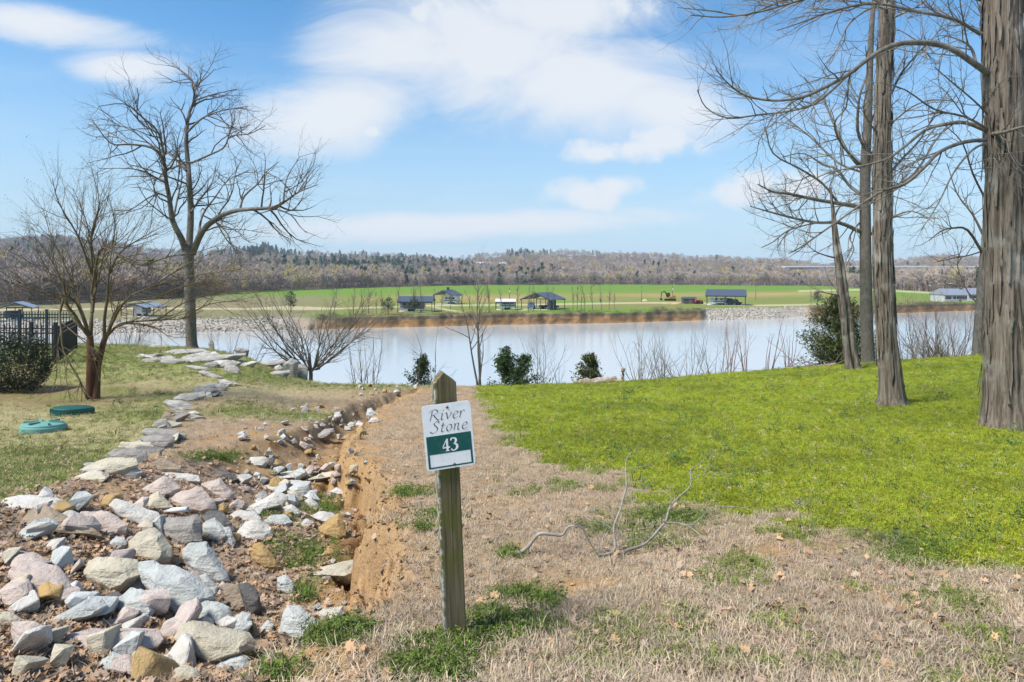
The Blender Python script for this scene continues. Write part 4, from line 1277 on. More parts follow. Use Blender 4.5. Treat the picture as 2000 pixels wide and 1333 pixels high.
def rock(name, poly, mat, seed, sc_=1.0, off=(0, 0), th=.6, parent=None, d=None, sink=.0, detail=2, amp=.03):
    """a rock whose outline is traced in the photograph; it stands where the ground lies under its foot"""
    r = np.random.default_rng(seed)
    q = np.array([(a / sc_ + off[0], b_ / sc_ + off[1]) for a, b_ in poly], float)
    bot = q[:, 1].max(); top = q[:, 1].min(); cx = (q[:, 0].min() + q[:, 0].max()) / 2
    low = q[q[:, 1] > bot - .3 * (bot - top)]
    g0 = hit(low[:, 0].mean(), bot)
    if d is None: d = g0[1]
    wpx = q[:, 0].max() - q[:, 0].min(); hpx = bot - top
    W = wpx / F * d; Hh = hpx / F * d
    T = th * (W * Hh) ** .5 + .15 * W
    pts = []
    cen = np.array([cx, (bot + top) / 2 + .10 * hpx])
    for a, b_ in q:
        f = (bot - b_) / hpx
        y = d + T * (-.10 + .72 * f) + r.normal() * T * .05
        pts.append(at(a, b_, y))
    for a, b_ in q:
        f = (bot - b_) / hpx
        s_ = r.uniform(.45, .68)
        a2 = cen[0] + (a - cen[0]) * s_; b2 = cen[1] + .10 * hpx + (b_ - cen[1]) * s_
        pts.append(at(a2, b2, d + T * (-.26 + .28 * f)))
        s_ = r.uniform(.55, .8)
        a2 = cen[0] + (a - cen[0]) * s_; b2 = cen[1] + (b_ - cen[1]) * s_ + .12 * hpx
        pts.append(at(a2, b2, d + T * (.75 + .35 * f)))
    for a, b_ in low:
        pts.append(at(cen[0] + (a - cen[0]) * .8, b_, d + T * .5) - np.array([0, 0, .35 * Hh + .03 + sink]))
    P = np.array(pts); o0 = np.array([P[:, 0].mean(), P[:, 1].mean(), P[:, 2].min() + .3 * (P[:, 2].max() - P[:, 2].min())])
    bm = bmesh.new()
    for p_ in P - o0: bm.verts.new(p_)
    bmesh.ops.convex_hull(bm, input=bm.verts)
    for v in [v for v in bm.verts if not v.link_faces]: bm.verts.remove(v)
    bmesh.ops.dissolve_limit(bm, angle_limit=.22, verts=bm.verts, edges=bm.edges)
    size = (W * Hh) ** .5
    try:
        bmesh.ops.bevel(bm, geom=list(bm.edges), offset=size * .018, segments=1, affect='EDGES', clamp_overlap=True)
    except Exception:
        pass
    bmesh.ops.triangulate(bm, faces=bm.faces)
    for _ in range(detail):
        long_ = [e for e in bm.edges if e.calc_length() > size * .16]
        if long_: bmesh.ops.subdivide_edges(bm, edges=long_, cuts=1)
        bmesh.ops.triangulate(bm, faces=bm.faces)
    bm.normal_update()
    sv = Vector((seed * 7.3, seed * 3.1, 0))
    for v in bm.verts:
        k1 = mnoise.noise(v.co * (2.2 / size) + sv); k2 = mnoise.noise(v.co * (6.5 / size) + sv)
        v.co += v.normal * (k1 * amp * 1.6 + k2 * amp * 1.3) * size
    bm.normal_update()
    for f in bm.faces: f.smooth = True
    for e in bm.edges:
        if len(e.link_faces) == 2 and e.calc_face_angle(0) > .45: e.smooth = False
    me = bpy.data.meshes.new(name); bm.to_mesh(me); bm.free()
    me.materials.append(RM[mat])
    o = bpy.data.objects.new(name, me)
    o.location = o0 - (np.array(parent.location) if parent is not None else 0)
    return link(o, parent)


ZA = dict(sc_=2.818, off=(0, 860)); ZB = dict(sc_=3.078, off=(400, 900)); ZC = dict(sc_=3.636, off=(400, 640)); ZW = dict(sc_=3.92, off=(0, 560))
ROCKS = [
 ('A', 'white', .9, 'long flat pale slab at the lawn edge, far left', [(0, 325), (110, 305), (260, 298), (350, 325), (365, 350), (335, 390), (250, 370), (130, 362), (60, 378), (0, 372)]),
 ('A', 'brown', .6, 'brown wedge-shaped rock below the pale slab on the left', [(100, 462), (160, 385), (225, 345), (265, 362), (380, 420), (540, 500), (575, 535), (470, 522), (300, 500), (170, 480)]),
 ('A', 'pink', .6, 'pink rock right of the brown wedge', [(420, 425), (440, 388), (560, 385), (650, 420), (710, 460), (690, 520), (620, 530), (500, 470)]),
 ('A', 'white', .6, 'white rock with dark speckles left of the plastic pipe', [(575, 345), (610, 315), (660, 320), (760, 375), (870, 395), (905, 440), (880, 480), (790, 470), (700, 430), (620, 395)]),
 ('A', 'pink', .6, 'low pinkish-brown rock in front of the long thin slab', [(780, 270), (850, 225), (900, 195), (950, 215), (1000, 265), (960, 300), (880, 310), (810, 300)]),
 ('A', 'cream', .5, 'yellowish triangular rock just above the plastic pipe', [(780, 365), (815, 310), (870, 280), (900, 310), (960, 370), (900, 385), (830, 385)]),
 ('A', 'pink', .7, 'large pink-brown boulder at the right end of the plastic pipe', [(925, 320), (960, 290), (1080, 250), (1110, 260), (1180, 330), (1200, 385), (1130, 405), (1080, 400), (1000, 370), (940, 345)]),
 ('A', 'pink', .6, 'pinkish rock behind the large pink-brown boulder', [(1100, 240), (1160, 215), (1215, 205), (1240, 250), (1290, 300), (1270, 335), (1220, 310), (1150, 270)]),
 ('A', 'dark', .6, 'rounded dark grey rock above the pinkish boulders', [(1175, 190), (1210, 168), (1265, 175), (1320, 215), (1290, 235), (1230, 230)]),
 ('A', 'grey', .6, 'grey-mauve block in front of the pipe', [(880, 445), (920, 425), (1090, 412), (1115, 440), (1112, 565), (1050, 575), (950, 570), (890, 500)]),
 ('A', 'dark', .6, 'dark grey rock right of the grey-mauve block', [(1095, 420), (1150, 385), (1220, 385), (1270, 440), (1295, 500), (1260, 520), (1200, 450), (1120, 440)]),
 ('A', 'blue', .6, 'blue-green angular rock right of the grey-mauve block', [(1115, 460), (1185, 425), (1240, 470), (1268, 525), (1210, 560), (1150, 555), (1120, 520)]),
 ('A', 'blue', .5, 'narrow blue-grey rock leaning on the blue-green one', [(1230, 480), (1265, 470), (1297, 560), (1290, 590), (1230, 560)]),
 ('A', 'cream', .7, 'cream block with squared faces in the middle of the heap', [(690, 560), (760, 510), (850, 482), (890, 500), (950, 590), (940, 650), (900, 675), (850, 640), (700, 640)]),
 ('A', 'blue', .6, 'small round bluish stone left of the cream block', [(600, 560), (640, 530), (690, 535), (700, 575), (650, 600), (605, 595)]),
 ('A', 'cream', .7, 'big yellowish boulder left of the large blue-grey one', [(460, 700), (480, 650), (560, 635), (620, 655), (760, 660), (775, 740), (700, 790), (600, 830), (540, 790), (465, 745)]),
 ('A', 'blue', .7, 'largest blue-grey boulder, pointing down to the right', [(755, 670), (850, 662), (1000, 690), (1070, 740), (1190, 840), (1195, 880), (1010, 930), (960, 965), (890, 920), (850, 870), (780, 790)]),
 ('A', 'pink', .7, 'large pink boulder near the left edge above the leaves', [(20, 770), (75, 665), (180, 665), (220, 680), (310, 685), (370, 740), (440, 820), (468, 890), (400, 900), (290, 880), (235, 830), (90, 825)]),
 ('A', 'blue', .6, 'tall blue-green rock behind the largest boulder', [(1000, 600), (1040, 565), (1135, 558), (1180, 600), (1230, 700), (1275, 780), (1200, 790), (1100, 735), (1060, 690), (1000, 660)]),
 ('A', 'blue', .6, 'blue-grey faceted rock under the yellowish boulder', [(640, 900), (650, 860), (720, 808), (790, 830), (855, 880), (860, 930), (830, 975), (740, 985), (650, 960)]),
 ('A', 'blue', .6, 'long thin grey rock lying above the log-shaped stone', [(245, 1000), (330, 945), (480, 880), (560, 872), (590, 910), (560, 945), (430, 965), (330, 1000), (260, 1010)]),
 ('A', 'pink', .7, 'log-shaped pinkish sandstone at the lower left', [(245, 1055), (300, 1030), (560, 1015), (760, 1020), (880, 1035), (900, 1100), (870, 1140), (720, 1130), (600, 1140), (520, 1165), (380, 1150), (280, 1110)]),
 ('A', 'pink', .6, 'lavender-pink rock left of the log-shaped sandstone', [(60, 1060), (70, 1000), (130, 990), (200, 1005), (245, 1020), (235, 1070), (250, 1110), (180, 1175), (120, 1170), (80, 1130)]),
 ('A', 'cream', .7, 'yellow-cream rock cut by the left edge of the picture', [(-60, 960), (0, 945), (60, 945), (130, 990), (60, 1020), (-40, 1035)]),
 ('A', 'cream', .7, 'big cream boulder at the bottom, right of the sandstone log', [(945, 1090), (1000, 1010), (1060, 988), (1200, 1030), (1370, 1060), (1405, 1100), (1395, 1150), (1250, 1190), (1120, 1235), (1060, 1200), (960, 1130)]),
 ('A', 'blue', .6, 'layered blue-grey rock above the big cream boulder', [(995, 960), (1020, 920), (1100, 885), (1200, 880), (1265, 915), (1278, 960), (1260, 1020), (1150, 1015), (1060, 990)]),
 ('A', 'brown', .6, 'brown rock right of the largest blue-grey boulder', [(1205, 800), (1250, 780), (1310, 800), (1360, 860), (1380, 920), (1340, 945), (1270, 950), (1250, 860)]),
 ('A', 'blue', .6, 'grey rock right of the layered blue-grey one', [(1270, 1000), (1330, 940), (1380, 950), (1390, 1000), (1360, 1060), (1300, 1050)]),
 ('A', 'blue', .6, 'small pale grey rock below the big cream boulder, left', [(830, 1240), (870, 1185), (930, 1178), (985, 1215), (980, 1250), (910, 1270), (840, 1265)]),
 ('A', 'blue', .5, 'blue wedge sticking out of brown leaves at the bottom', [(515, 1285), (560, 1210), (620, 1160), (700, 1190), (765, 1235), (700, 1260), (600, 1265), (530, 1280)]),
 ('A', 'cream', .7, 'cream rock cut by the bottom edge', [(905, 1310), (960, 1250), (1020, 1233), (1080, 1260), (1140, 1320), (1140, 1345), (905, 1345)]),
 ('A', 'blue', .5, 'flat grey stone under the right end of the cream boulder', [(1160, 1235), (1240, 1200), (1300, 1165), (1340, 1175), (1395, 1240), (1300, 1280), (1200, 1270)]),
 ('A', 'cream', .6, 'pale stone tip at the very bottom below the blue wedge', [(690, 1325), (840, 1295), (850, 1330), (800, 1345), (690, 1345)]),
 ('A', 'pink', .9, 'low pinkish mound half under dry grass, left edge', [(0, 620), (80, 600), (180, 615), (290, 670), (200, 690), (90, 690), (0, 715)]),
 ('A', 'pink', .5, 'small pink rock under the largest blue-grey boulder', [(700, 810), (720, 770), (780, 760), (820, 840), (790, 850)]),
 ('A', 'dark', .5, 'dark small rock behind the long thin grey one', [(560, 870), (590, 835), (650, 830), (670, 850), (640, 910), (600, 930)]),
 ('A', 'blue', .5, 'narrow pale blue rock at the right end of the largest boulder', [(1090, 745), (1130, 735), (1200, 800), (1210, 860), (1150, 830), (1095, 770)]),
 ('B', 'ochre', .7, 'ochre-yellow pointed rock at the foot of the clay bank', [(680, 400), (740, 345), (810, 315), (845, 380), (850, 450), (820, 475), (760, 440), (690, 430)]),
 ('B', 'ochre', .5, 'tilted ochre slab left of the green weeds', [(275, 560), (290, 500), (340, 490), (420, 590), (465, 640), (430, 665), (370, 650), (300, 610)]),
 ('B', 'blue', .6, 'pale blue block below the green weeds in the gully', [(430, 700), (490, 680), (540, 740), (550, 790), (520, 810), (440, 770)]),
 ('B', 'blue', .7, 'broken bluish-white rock lowest in the gully', [(470, 920), (500, 860), (570, 870), (600, 940), (690, 970), (705, 1000), (660, 1050), (540, 1080), (445, 1030), (485, 970)]),
 ('B', 'blue', .6, 'small grey rock left of the broken bluish-white one', [(325, 1010), (380, 955), (415, 985), (415, 1035), (350, 1040)]),
 ('B', 'white', .7, 'pale grey boulder left of the gully weeds', [(190, 430), (240, 360), (330, 350), (400, 400), (415, 450), (390, 490), (290, 490), (210, 470)]),
 ('B', 'white', .7, 'flat white rock behind the pale grey boulder', [(135, 330), (190, 300), (300, 305), (345, 350), (330, 370), (230, 360), (160, 350)]),
 ('B', 'white', .6, 'long white slab sloping down into the gully from the right', [(200, 300), (300, 250), (430, 185), (500, 210), (490, 260), (400, 290), (260, 310)]),
 ('B', 'blue', .6, 'rounded pale rock above the gully weeds', [(345, 365), (400, 330), (480, 320), (530, 370), (500, 395), (400, 390)]),
 ('B', 'blue', .6, 'grey-white block at the end of the flat pale slab', [(500, 170), (560, 130), (640, 120), (640, 190), (600, 230), (530, 190)]),
 ('B', 'cream', .5, 'small cream block below the grey-white one', [(495, 180), (540, 175), (600, 230), (560, 250), (510, 230)]),
 ('B', 'white', 1.2, 'broad flat pinkish-white slab crossing the gully', [(300, 150), (400, 125), (520, 115), (620, 120), (600, 160), (500, 185), (360, 180)]),
 ('B', 'white', 1.2, 'flat pale slab behind the broad pinkish-white one', [(370, 90), (500, 60), (650, 50), (680, 70), (560, 100), (400, 110)]),
 ('B', 'cream', 1.2, 'flat cream slab running to the clay bank', [(620, 115), (700, 75), (850, 45), (940, 40), (900, 70), (740, 100)]),
 ('B', 'cream', 1.2, 'flat cream bedrock patch under twigs in the gully', [(620, 690), (700, 640), (850, 600), (950, 580), (940, 680), (870, 710), (700, 700)]),
 ('B', 'cream', 1.2, 'flat sandy patch of stone at the foot of the near bank', [(680, 910), (760, 880), (830, 875), (840, 920), (760, 960), (720, 980)]),
 ('B', 'ochre', .6, 'small orange stone in the middle of the gully', [(710, 560), (740, 510), (800, 560), (800, 580), (730, 580)]),
 ('B', 'white', 1.0, 'flat white stone behind the ochre pointed rock', [(630, 330), (690, 305), (770, 315), (860, 370), (850, 390), (760, 370), (660, 350)]),
 ('B', 'white', .7, 'small white stone left of the ochre pointed rock', [(575, 380), (610, 345), (660, 370), (640, 395), (590, 400)]),
 ('B', 'white', .6, 'small pale rock below the cream block', [(460, 280), (520, 260), (590, 310), (570, 330), (490, 310)]),
 ('B', 'white', .5, 'pointed pale rock beside the upper gully weeds', [(600, 240), (640, 215), (690, 270), (700, 300), (640, 290)]),
 ('B', 'white', .6, 'round white stone right of the upper gully weeds', [(750, 185), (790, 160), (850, 180), (860, 200), (790, 205)]),
 ('B', 'dark', .6, 'dark rock between the brown rock and dry leaves', [(200, 740), (270, 730), (330, 800), (345, 880), (290, 940), (270, 860)]),
 ('C', 'grey', .8, 'brown-grey slab bridging the clay edge of the upper gully', [(775, 780), (850, 720), (920, 715), (930, 740), (860, 775), (800, 790)]),
 ('C', 'white', .7, 'pinkish-white block with a dark neighbour in the gully bed', [(305, 960), (320, 915), (430, 915), (460, 950), (420, 985), (330, 975)]),
 ('C', 'dark', .6, 'blackish block right of the pinkish-white one', [(425, 985), (460, 925), (500, 925), (505, 990), (460, 998)]),
 ('C', 'blue', .6, 'upright pale stone at the head of the far white cluster', [(1145, 620), (1155, 575), (1180, 570), (1215, 610), (1200, 635), (1165, 640)]),
 ('C', 'white', .6, 'rightmost white stone of the far cluster', [(1160, 670), (1180, 640), (1225, 640), (1240, 665), (1200, 680)]),
 ('C', 'blue', .6, 'pale blue stone left in the far white cluster', [(1010, 690), (1035, 668), (1065, 675), (1070, 700), (1035, 708)]),
 ('C', 'white', .6, 'white stone in the middle of the far cluster', [(1070, 690), (1090, 660), (1130, 680), (1135, 700), (1090, 705)]),
 ('C', 'white', .6, 'flat white stone lowest in the far cluster', [(970, 725), (990, 700), (1030, 705), (1040, 725), (1000, 732)]),
 ('C', 'brown', .6, 'brownish upright stone beyond the clay edge', [(905, 600), (920, 565), (960, 562), (985, 590), (960, 610)]),
 ('C', 'grey', .6, 'grey pointed stone in the far green patch', [(680, 605), (700, 560), (730, 553), (748, 585), (740, 605)]),
 ('C', 'white', .6, 'pale stone in front of the brownish upright one', [(910, 635), (930, 600), (960, 600), (975, 630), (945, 645)]),
 ('C', 'brown', .6, 'tan stone at the left clay edge of the gully', [(690, 730), (710, 695), (740, 700), (745, 730), (715, 740)]),
 ('C', 'white', .6, 'round whitish stone beside the tan one', [(740, 710), (760, 682), (800, 690), (810, 715), (770, 722)]),
]
for i, (z, mt, th, lab, poly) in enumerate(ROCKS):
    o = rock('rock', poly, mt, 400 + i, th=th * (.72 if th < 1 else 1), **dict(A=ZA, B=ZB, C=ZC)[z])
    tag(o, lab, 'rock', 'rocks lining the gully')

WALL = [('cream', [(435, 165), (510, 130), (560, 100), (640, 93), (750, 103), (770, 135), (700, 150), (600, 165), (560, 190), (480, 180)], ZA), ('white', [(600, 185), (660, 150), (740, 140), (790, 175), (720, 200), (640, 205)], ZA), ('white', [(715, 178), (800, 172), (900, 170), (1010, 180), (1095, 195), (1105, 228), (1000, 222), (880, 215), (730, 200)], ZA),
        ('brown', [(810, 150), (870, 95), (910, 95), (990, 145), (1000, 170), (920, 170), (840, 165)], ZA), ('grey', [(585, 75), (630, 45), (740, 42), (800, 60), (820, 100), (790, 125), (700, 115), (600, 95)], ZA), ('cream', [(650, 40), (665, 8), (760, 3), (830, 10), (855, 45), (820, 60), (740, 45)], ZA),
        ('grey', [(1065, 1160), (1120, 1135), (1290, 1135), (1345, 1150), (1340, 1190), (1280, 1240), (1200, 1230), (1100, 1185)], ZW), ('grey', [(1080, 1120), (1110, 1085), (1220, 1085), (1380, 1100), (1435, 1135), (1425, 1165), (1350, 1180), (1280, 1130), (1120, 1135)], ZW), ('grey', [(1160, 1070), (1195, 1020), (1270, 1010), (1310, 1085), (1250, 1085)], ZW),
        ('brown', [(1235, 990), (1260, 955), (1310, 965), (1350, 1020), (1345, 1060), (1300, 1060), (1290, 1010)], ZW), ('grey', [(1300, 925), (1360, 930), (1540, 985), (1575, 1000), (1500, 1015), (1400, 995), (1330, 965)], ZW), ('weather', [(1240, 885), (1270, 865), (1390, 870), (1470, 900), (1485, 940), (1400, 945), (1320, 910)], ZW),
        ('weather', [(1320, 860), (1370, 820), (1480, 810), (1560, 800), (1580, 835), (1500, 870), (1400, 880)], ZW), ('weather', [(1480, 800), (1495, 760), (1560, 765), (1620, 800), (1625, 825), (1580, 830), (1540, 800)], ZW), ('weather', [(1545, 765), (1620, 760), (1670, 790), (1665, 815), (1620, 805)], ZW), ('weather', [(1640, 745), (1700, 745), (1740, 775), (1720, 800), (1670, 790)], ZW),
        ('white', [(1665, 715), (1720, 705), (1785, 740), (1770, 765), (1710, 750)], ZW), ('weather', [(1510, 650), (1560, 640), (1650, 665), (1725, 695), (1680, 710), (1580, 680)], ZW), ('weather', [(1420, 610), (1470, 600), (1590, 620), (1620, 640), (1530, 640)], ZW)]
p = hit(300, 860)
wall = empty('stone_edging', tuple(p)); tag(wall, 'winding row of stacked flat stones edging the left lawn', 'stone edging')
for i, (mt, poly, z) in enumerate(WALL):
    rock('stone', poly, mt, 600 + i, th=.16, parent=wall, sink=.10, **z)
OUT = [('weather', [(1220, 540), (1300, 525), (1345, 545), (1340, 580), (1260, 570)], ZW), ('weather', [(1350, 560), (1420, 545), (1600, 530), (1790, 515), (1890, 505), (1880, 525), (1700, 560), (1500, 575), (1400, 580)], ZW), ('weather', [(1440, 535), (1500, 510), (1600, 490), (1640, 510), (1600, 530), (1500, 545)], ZW),
       ('grey', [(1790, 480), (1830, 465), (1910, 485), (1900, 500), (1830, 503)], ZW), ('weather', [(1560, 600), (1640, 580), (1800, 570), (1810, 600), (1700, 605), (1600, 625)], ZW), ('weather', [(1710, 640), (1730, 600), (1800, 595), (1840, 640), (1830, 665), (1750, 660)], ZW), ('weather', [(1130, 460), (1180, 435), (1290, 440), (1300, 465), (1200, 470)], ZW),
       ('weather', [(1250, 500), (1350, 480), (1560, 475), (1600, 490), (1450, 510), (1300, 520)], ZW), ('white', [(1055, 520), (1090, 515), (1170, 535), (1190, 545), (1100, 535)], ZW), ('grey', [(1595, 440), (1610, 408), (1635, 415), (1640, 470), (1610, 475)], ZW)]
p = hit(410, 700)
outc = empty('rock_outcrop', tuple(p)); tag(outc, 'grey layered limestone ledges at the foot of the large bare tree', 'rock outcrop')
for i, (mt, poly, z) in enumerate(OUT):
    q_ = max(b_ for a_, b_ in poly); cx_ = sum(a_ for a_, b_ in poly) / len(poly)
    dd_ = hit(cx_ / z['sc_'] + z['off'][0], q_ / z['sc_'] + z['off'][1])[1]
    rock('slab', poly, mt, 700 + i, th=.22, sink=.25, parent=outc, d=min(dd_, 26.5), **z)
orr = np.random.default_rng(91)
for i in range(22):
    cx_, cy_ = orr.uniform(285, 480), 0
    cy_ = 676 + (cx_ - 285) / 195 * 26 + orr.uniform(0, 24)
    w_, h_ = orr.uniform(12, 34), orr.uniform(3.5, 8)
    tl = orr.normal() * .08 - .06
    poly = [(cx_ + w_ * math.cos(a) * orr.uniform(.85, 1.1), cy_ + h_ * math.sin(a) * orr.uniform(.7, 1.1) + tl * w_ * math.cos(a)) for a in np.linspace(0, 6.28, 9)[:-1]]
    rock('slab', poly, ['weather', 'grey', 'weather', 'white'][i % 4], 740 + i, th=.2, sink=.2, parent=outc, d=min(hit(cx_, cy_ + h_)[1], 26.5))
OUT2 = [('weather', [(345, 265), (400, 245), (560, 230), (590, 250), (480, 270), (370, 275)]), ('weather', [(380, 345), (480, 315), (600, 300), (610, 320), (500, 340)]), ('white', [(490, 280), (530, 262), (560, 290), (520, 300)]), ('weather', [(600, 260), (700, 255), (735, 290), (730, 350), (680, 350), (640, 310)]), ('weather', [(550, 265), (620, 215), (670, 245), (640, 265)])]
p = hit(550, 725)
outc = empty('rock_outcrop', tuple(p)); tag(outc, 'low pale limestone ledges left of the wide leafless shrub', 'rock outcrop')
for i, (mt, poly) in enumerate(OUT2):
    q_ = max(b_ for a_, b_ in poly); cx_ = sum(a_ for a_, b_ in poly) / len(poly)
    dd_ = hit(cx_ / 3.636 + 400, q_ / 3.636 + 640)[1]
    rock('slab', poly, mt, 720 + i, th=.22, sink=.5, parent=outc, d=min(dd_, 23.5), **ZC)

# ---- loose small stones of the gully bed: each its own, sharing shapes
def stone_mesh(seed, mt):
    r = np.random.default_rng(seed)
    V, Fc = hull_proto(seed, 12, (.08, .068, .052))
    bm = bmesh.new()
    vs_ = [bm.verts.new(v) for v in V]
    for f in Fc: bm.faces.new([vs_[i] for i in f])
    bmesh.ops.dissolve_limit(bm, angle_limit=.2, verts=bm.verts, edges=bm.edges)
    bmesh.ops.bevel(bm, geom=list(bm.edges), offset=.004, segments=1, affect='EDGES', clamp_overlap=True)
    bmesh.ops.recalc_face_normals(bm, faces=bm.faces)
    me = bpy.data.meshes.new('stone'); bm.to_mesh(me); bm.free(); me.materials.append(RM[mt])
    return me


SM = [stone_mesh(800 + i, m_) for i, m_ in enumerate(['white', 'white', 'pink', 'cream', 'blue', 'cream', 'pink', 'ochre', 'white', 'blue'])]
ZONES = [(60, (20, 985, 490, 1330), .08, .16, 'middle-sized rock filling gaps in the heap at lower left', 'middle-sized rocks in the heap'), (22, (420, 925, 620, 1010), .07, .14, 'middle-sized pale rock at the top of the heap beside the slabs', 'middle-sized rocks by the slabs'), (60, (470, 830, 720, 940), .04, .11, 'small pale stone strewn in the upper gully bed', 'stones in the upper gully bed'), (26, (500, 925, 690, 990), .025, .07, 'small stone among the flat slabs in mid gully', 'stones among the gully slabs'), (30, (560, 1000, 690, 1230), .02, .05, 'small stone on the clay floor of the lower gully', 'stones on the lower gully floor'),
         (30, (150, 990, 480, 1320), .03, .065, 'small stone wedged between the big rocks at lower left', 'small stones between the big rocks'), (26, (560, 795, 740, 835), .04, .09, 'small stone beside the far white cluster', 'stones by the far white cluster'), (18, (700, 745, 820, 775), .05, .11, 'pale stone near the top end of the gully', 'stones at the far gully end')]
sr = np.random.default_rng(55)
for n, (x0, y0, x1, y1), s0, s1, lab, grp in ZONES:
    for _ in range(n):
        g0 = hit(sr.uniform(x0, x1), sr.uniform(y0, y1))
        ci_ = sr.integers(0, len(SM))
        o = bpy.data.objects.new('stone', SM[ci_])
        s = sr.uniform(s0, s1)
        o.location = g0 + np.array([0, 0, s * .38]); s /= .08; o.scale = (s, s * sr.uniform(.8, 1.1), s * sr.uniform(.7, 1.1)); o.rotation_euler = (sr.normal() * .3, sr.normal() * .3, sr.uniform(0, 6.28))
        tag(link(o), ['whitish', 'whitish', 'pinkish', 'cream', 'bluish-grey', 'cream', 'pinkish', 'ochre', 'whitish', 'bluish-grey'][ci_] + ' ' + lab.replace('pale ', ''), 'stone', grp)

# small stones packed along the edging, parts of it
WL = [(165, 925), (225, 893), (285, 872), (305, 850), (330, 815), (350, 790), (395, 765), (440, 748), (470, 735)]
for i in range(38):
    f = sr.uniform(0, len(WL) - 1); a0 = int(f); w_ = f - a0
    qx = WL[a0][0] * (1 - w_) + WL[min(a0 + 1, 8)][0] * w_ + sr.normal() * 12 + 8; qy = WL[a0][1] * (1 - w_) + WL[min(a0 + 1, 8)][1] * w_ + 6 + sr.normal() * 4
    g0 = hit(qx, qy)
    if i < 2: SE = [stone_mesh(840 + k_, m_) for k_, m_ in enumerate(['grey', 'weather', 'cream', 'weather'])]
    o = link(bpy.data.objects.new('stone', SE[sr.integers(0, 4)]), wall)
    s_ = sr.uniform(.08, .19) / .08 * min(1.5, .6 + g0[1] * .05)
    o.location = g0 + np.array([0, 0, s_ * .012]) - np.array(wall.location); o.scale = (s_ * 1.3, s_, s_ * .55); o.rotation_euler = (sr.normal() * .15, sr.normal() * .15, sr.uniform(0, 6.28))

# ------------------------------------------------------------------ sign post
m_post, t, b = newmat('weathered_green_wood')
tc = nd(t, 'ShaderNodeTexCoord')
mp = nd(t, 'ShaderNodeMapping'); mp.inputs['Scale'].default_value = (60, 60, 2.2)
t.links.new(tc.outputs['Object'], mp.inputs[0])
n = nd(t, 'ShaderNodeTexNoise', i_Scale=1.0, i_Detail=8.0, i_Roughness=.6, i_Distortion=.4); t.links.new(mp.outputs[0], n.inputs[0])
n2 = nd(t, 'ShaderNodeTexNoise', i_Scale=7.0, i_Detail=5.0); t.links.new(tc.outputs['Object'], n2.inputs[0])
n3 = nd(t, 'ShaderNodeTexNoise', i_Scale=38.0, i_Detail=4.0); t.links.new(tc.outputs['Object'], n3.inputs[0])
c = mixc(t, sstep(t, n.outputs[0], .3, .7), (.075, .06, .030), (.18, .15, .088))
c = mixc(t, mth(t, 'MULTIPLY', sstep(t, n2.outputs[0], .42, .62), .75), c, (.105, .105, .022))
sepx = nd(t, 'ShaderNodeSeparateXYZ'); t.links.new(tc.outputs['Object'], sepx.inputs[0])
lich = mth(t, 'MULTIPLY', sstep(t, n3.outputs[0], .46, .6), sstep(t, sepx.outputs[0], -.030, -.044))
c = mixc(t, mth(t, 'MULTIPLY', lich, .75), c, (.42, .42, .36))
t.links.new(c, b.inputs['Base Color'])
b.inputs['Roughness'].default_value = .9
bump(t, b, n.outputs[0], .6, .004)

pb = hit(886, 1250)
PW = .0455
post_root = empty('lot_sign', (pb[0], pb[1] + .03, pb[2]), 0)
tag(post_root, 'white and green lot number sign on a mossy pointed wooden post', 'sign')
lean = Matrix.Rotation(R(-2.4), 4, 'Y') @ Matrix.Rotation(R(13), 4, 'Z')
TOP = CAMZ - (745 - HOR) / F * (pb[1] + .03) - pb[2]
bm = bmesh.new()
NS = 26
ch = .004
sec = [(-PW + ch, -PW), (PW - ch, -PW), (PW, -PW + ch), (PW, PW - ch), (PW - ch, PW), (-PW + ch, PW), (-PW, PW - ch), (-PW, -PW + ch)]
rings = []
for i in range(NS):
    z = -.35 + (TOP + .35) * i / (NS - 1)
    ring = []
    for (a, b_) in sec:
        w = 1 + .02 * (mnoise.noise(Vector((a * 30, b_ * 30, z * 3))))
        ring.append(bm.verts.new((a * w, b_ * w, z)))
    rings.append(ring)
for i in range(NS - 1):
    for j in range(8): bm.faces.new([rings[i][j], rings[i][(j + 1) % 8], rings[i + 1][(j + 1) % 8], rings[i + 1][j]])
apex0 = bm.verts.new((-.004, -PW * .98, TOP + .040)); apex1 = bm.verts.new((-.004, PW * .98, TOP + .040))
r_ = rings[-1]
bm.faces.new([r_[0], r_[1], apex0]); bm.faces.new([r_[1], r_[2], apex0]); bm.faces.new([r_[2], r_[3], apex1, apex0]); bm.faces.new([r_[3], r_[4], apex1]); bm.faces.new([r_[4], r_[5], apex1]); bm.faces.new([r_[5], r_[6], apex1]); bm.faces.new([r_[6], r_[7], apex0, apex1]); bm.faces.new([r_[7], r_[0], apex0])
bmesh.ops.recalc_face_normals(bm, faces=bm.faces)
me = bpy.data.meshes.new('post'); bm.to_mesh(me); bm.free(); me.materials.append(m_post)
post = link(bpy.data.objects.new('post', me), post_root); post.matrix_local = lean
# drying cracks down the front face: flat strips on the surface, the crack's shade painted dark
m_crack = plain('crack_shadow', (.035, .028, .018), .95)
mb = MB()
for x0, z0, z1, wd_ in [(.006, .10, .86, .0011), (-.028, .02, .55, .0007), (.026, .45, 1.02, .0006)]:
    pv = []
    n_ = 14
    for i in range(n_):
        z = z0 + (z1 - z0) * i / (n_ - 1); xx = x0 + .0025 * math.sin(z * 9 + x0 * 300); w = wd_ * math.sin(math.pi * (i + .2) / n_)
        pv += [(xx - w, -PW * 1.022 - .0006, z), (xx + w, -PW * 1.022 - .0006, z)]
    mb.add(pv, [(2 * i, 2 * i + 1, 2 * i + 3, 2 * i + 2) for i in range(n_ - 1)])
ck = mesh_obj('crack', mb.v, mb.f, m_crack, post_root); ck.matrix_local = lean

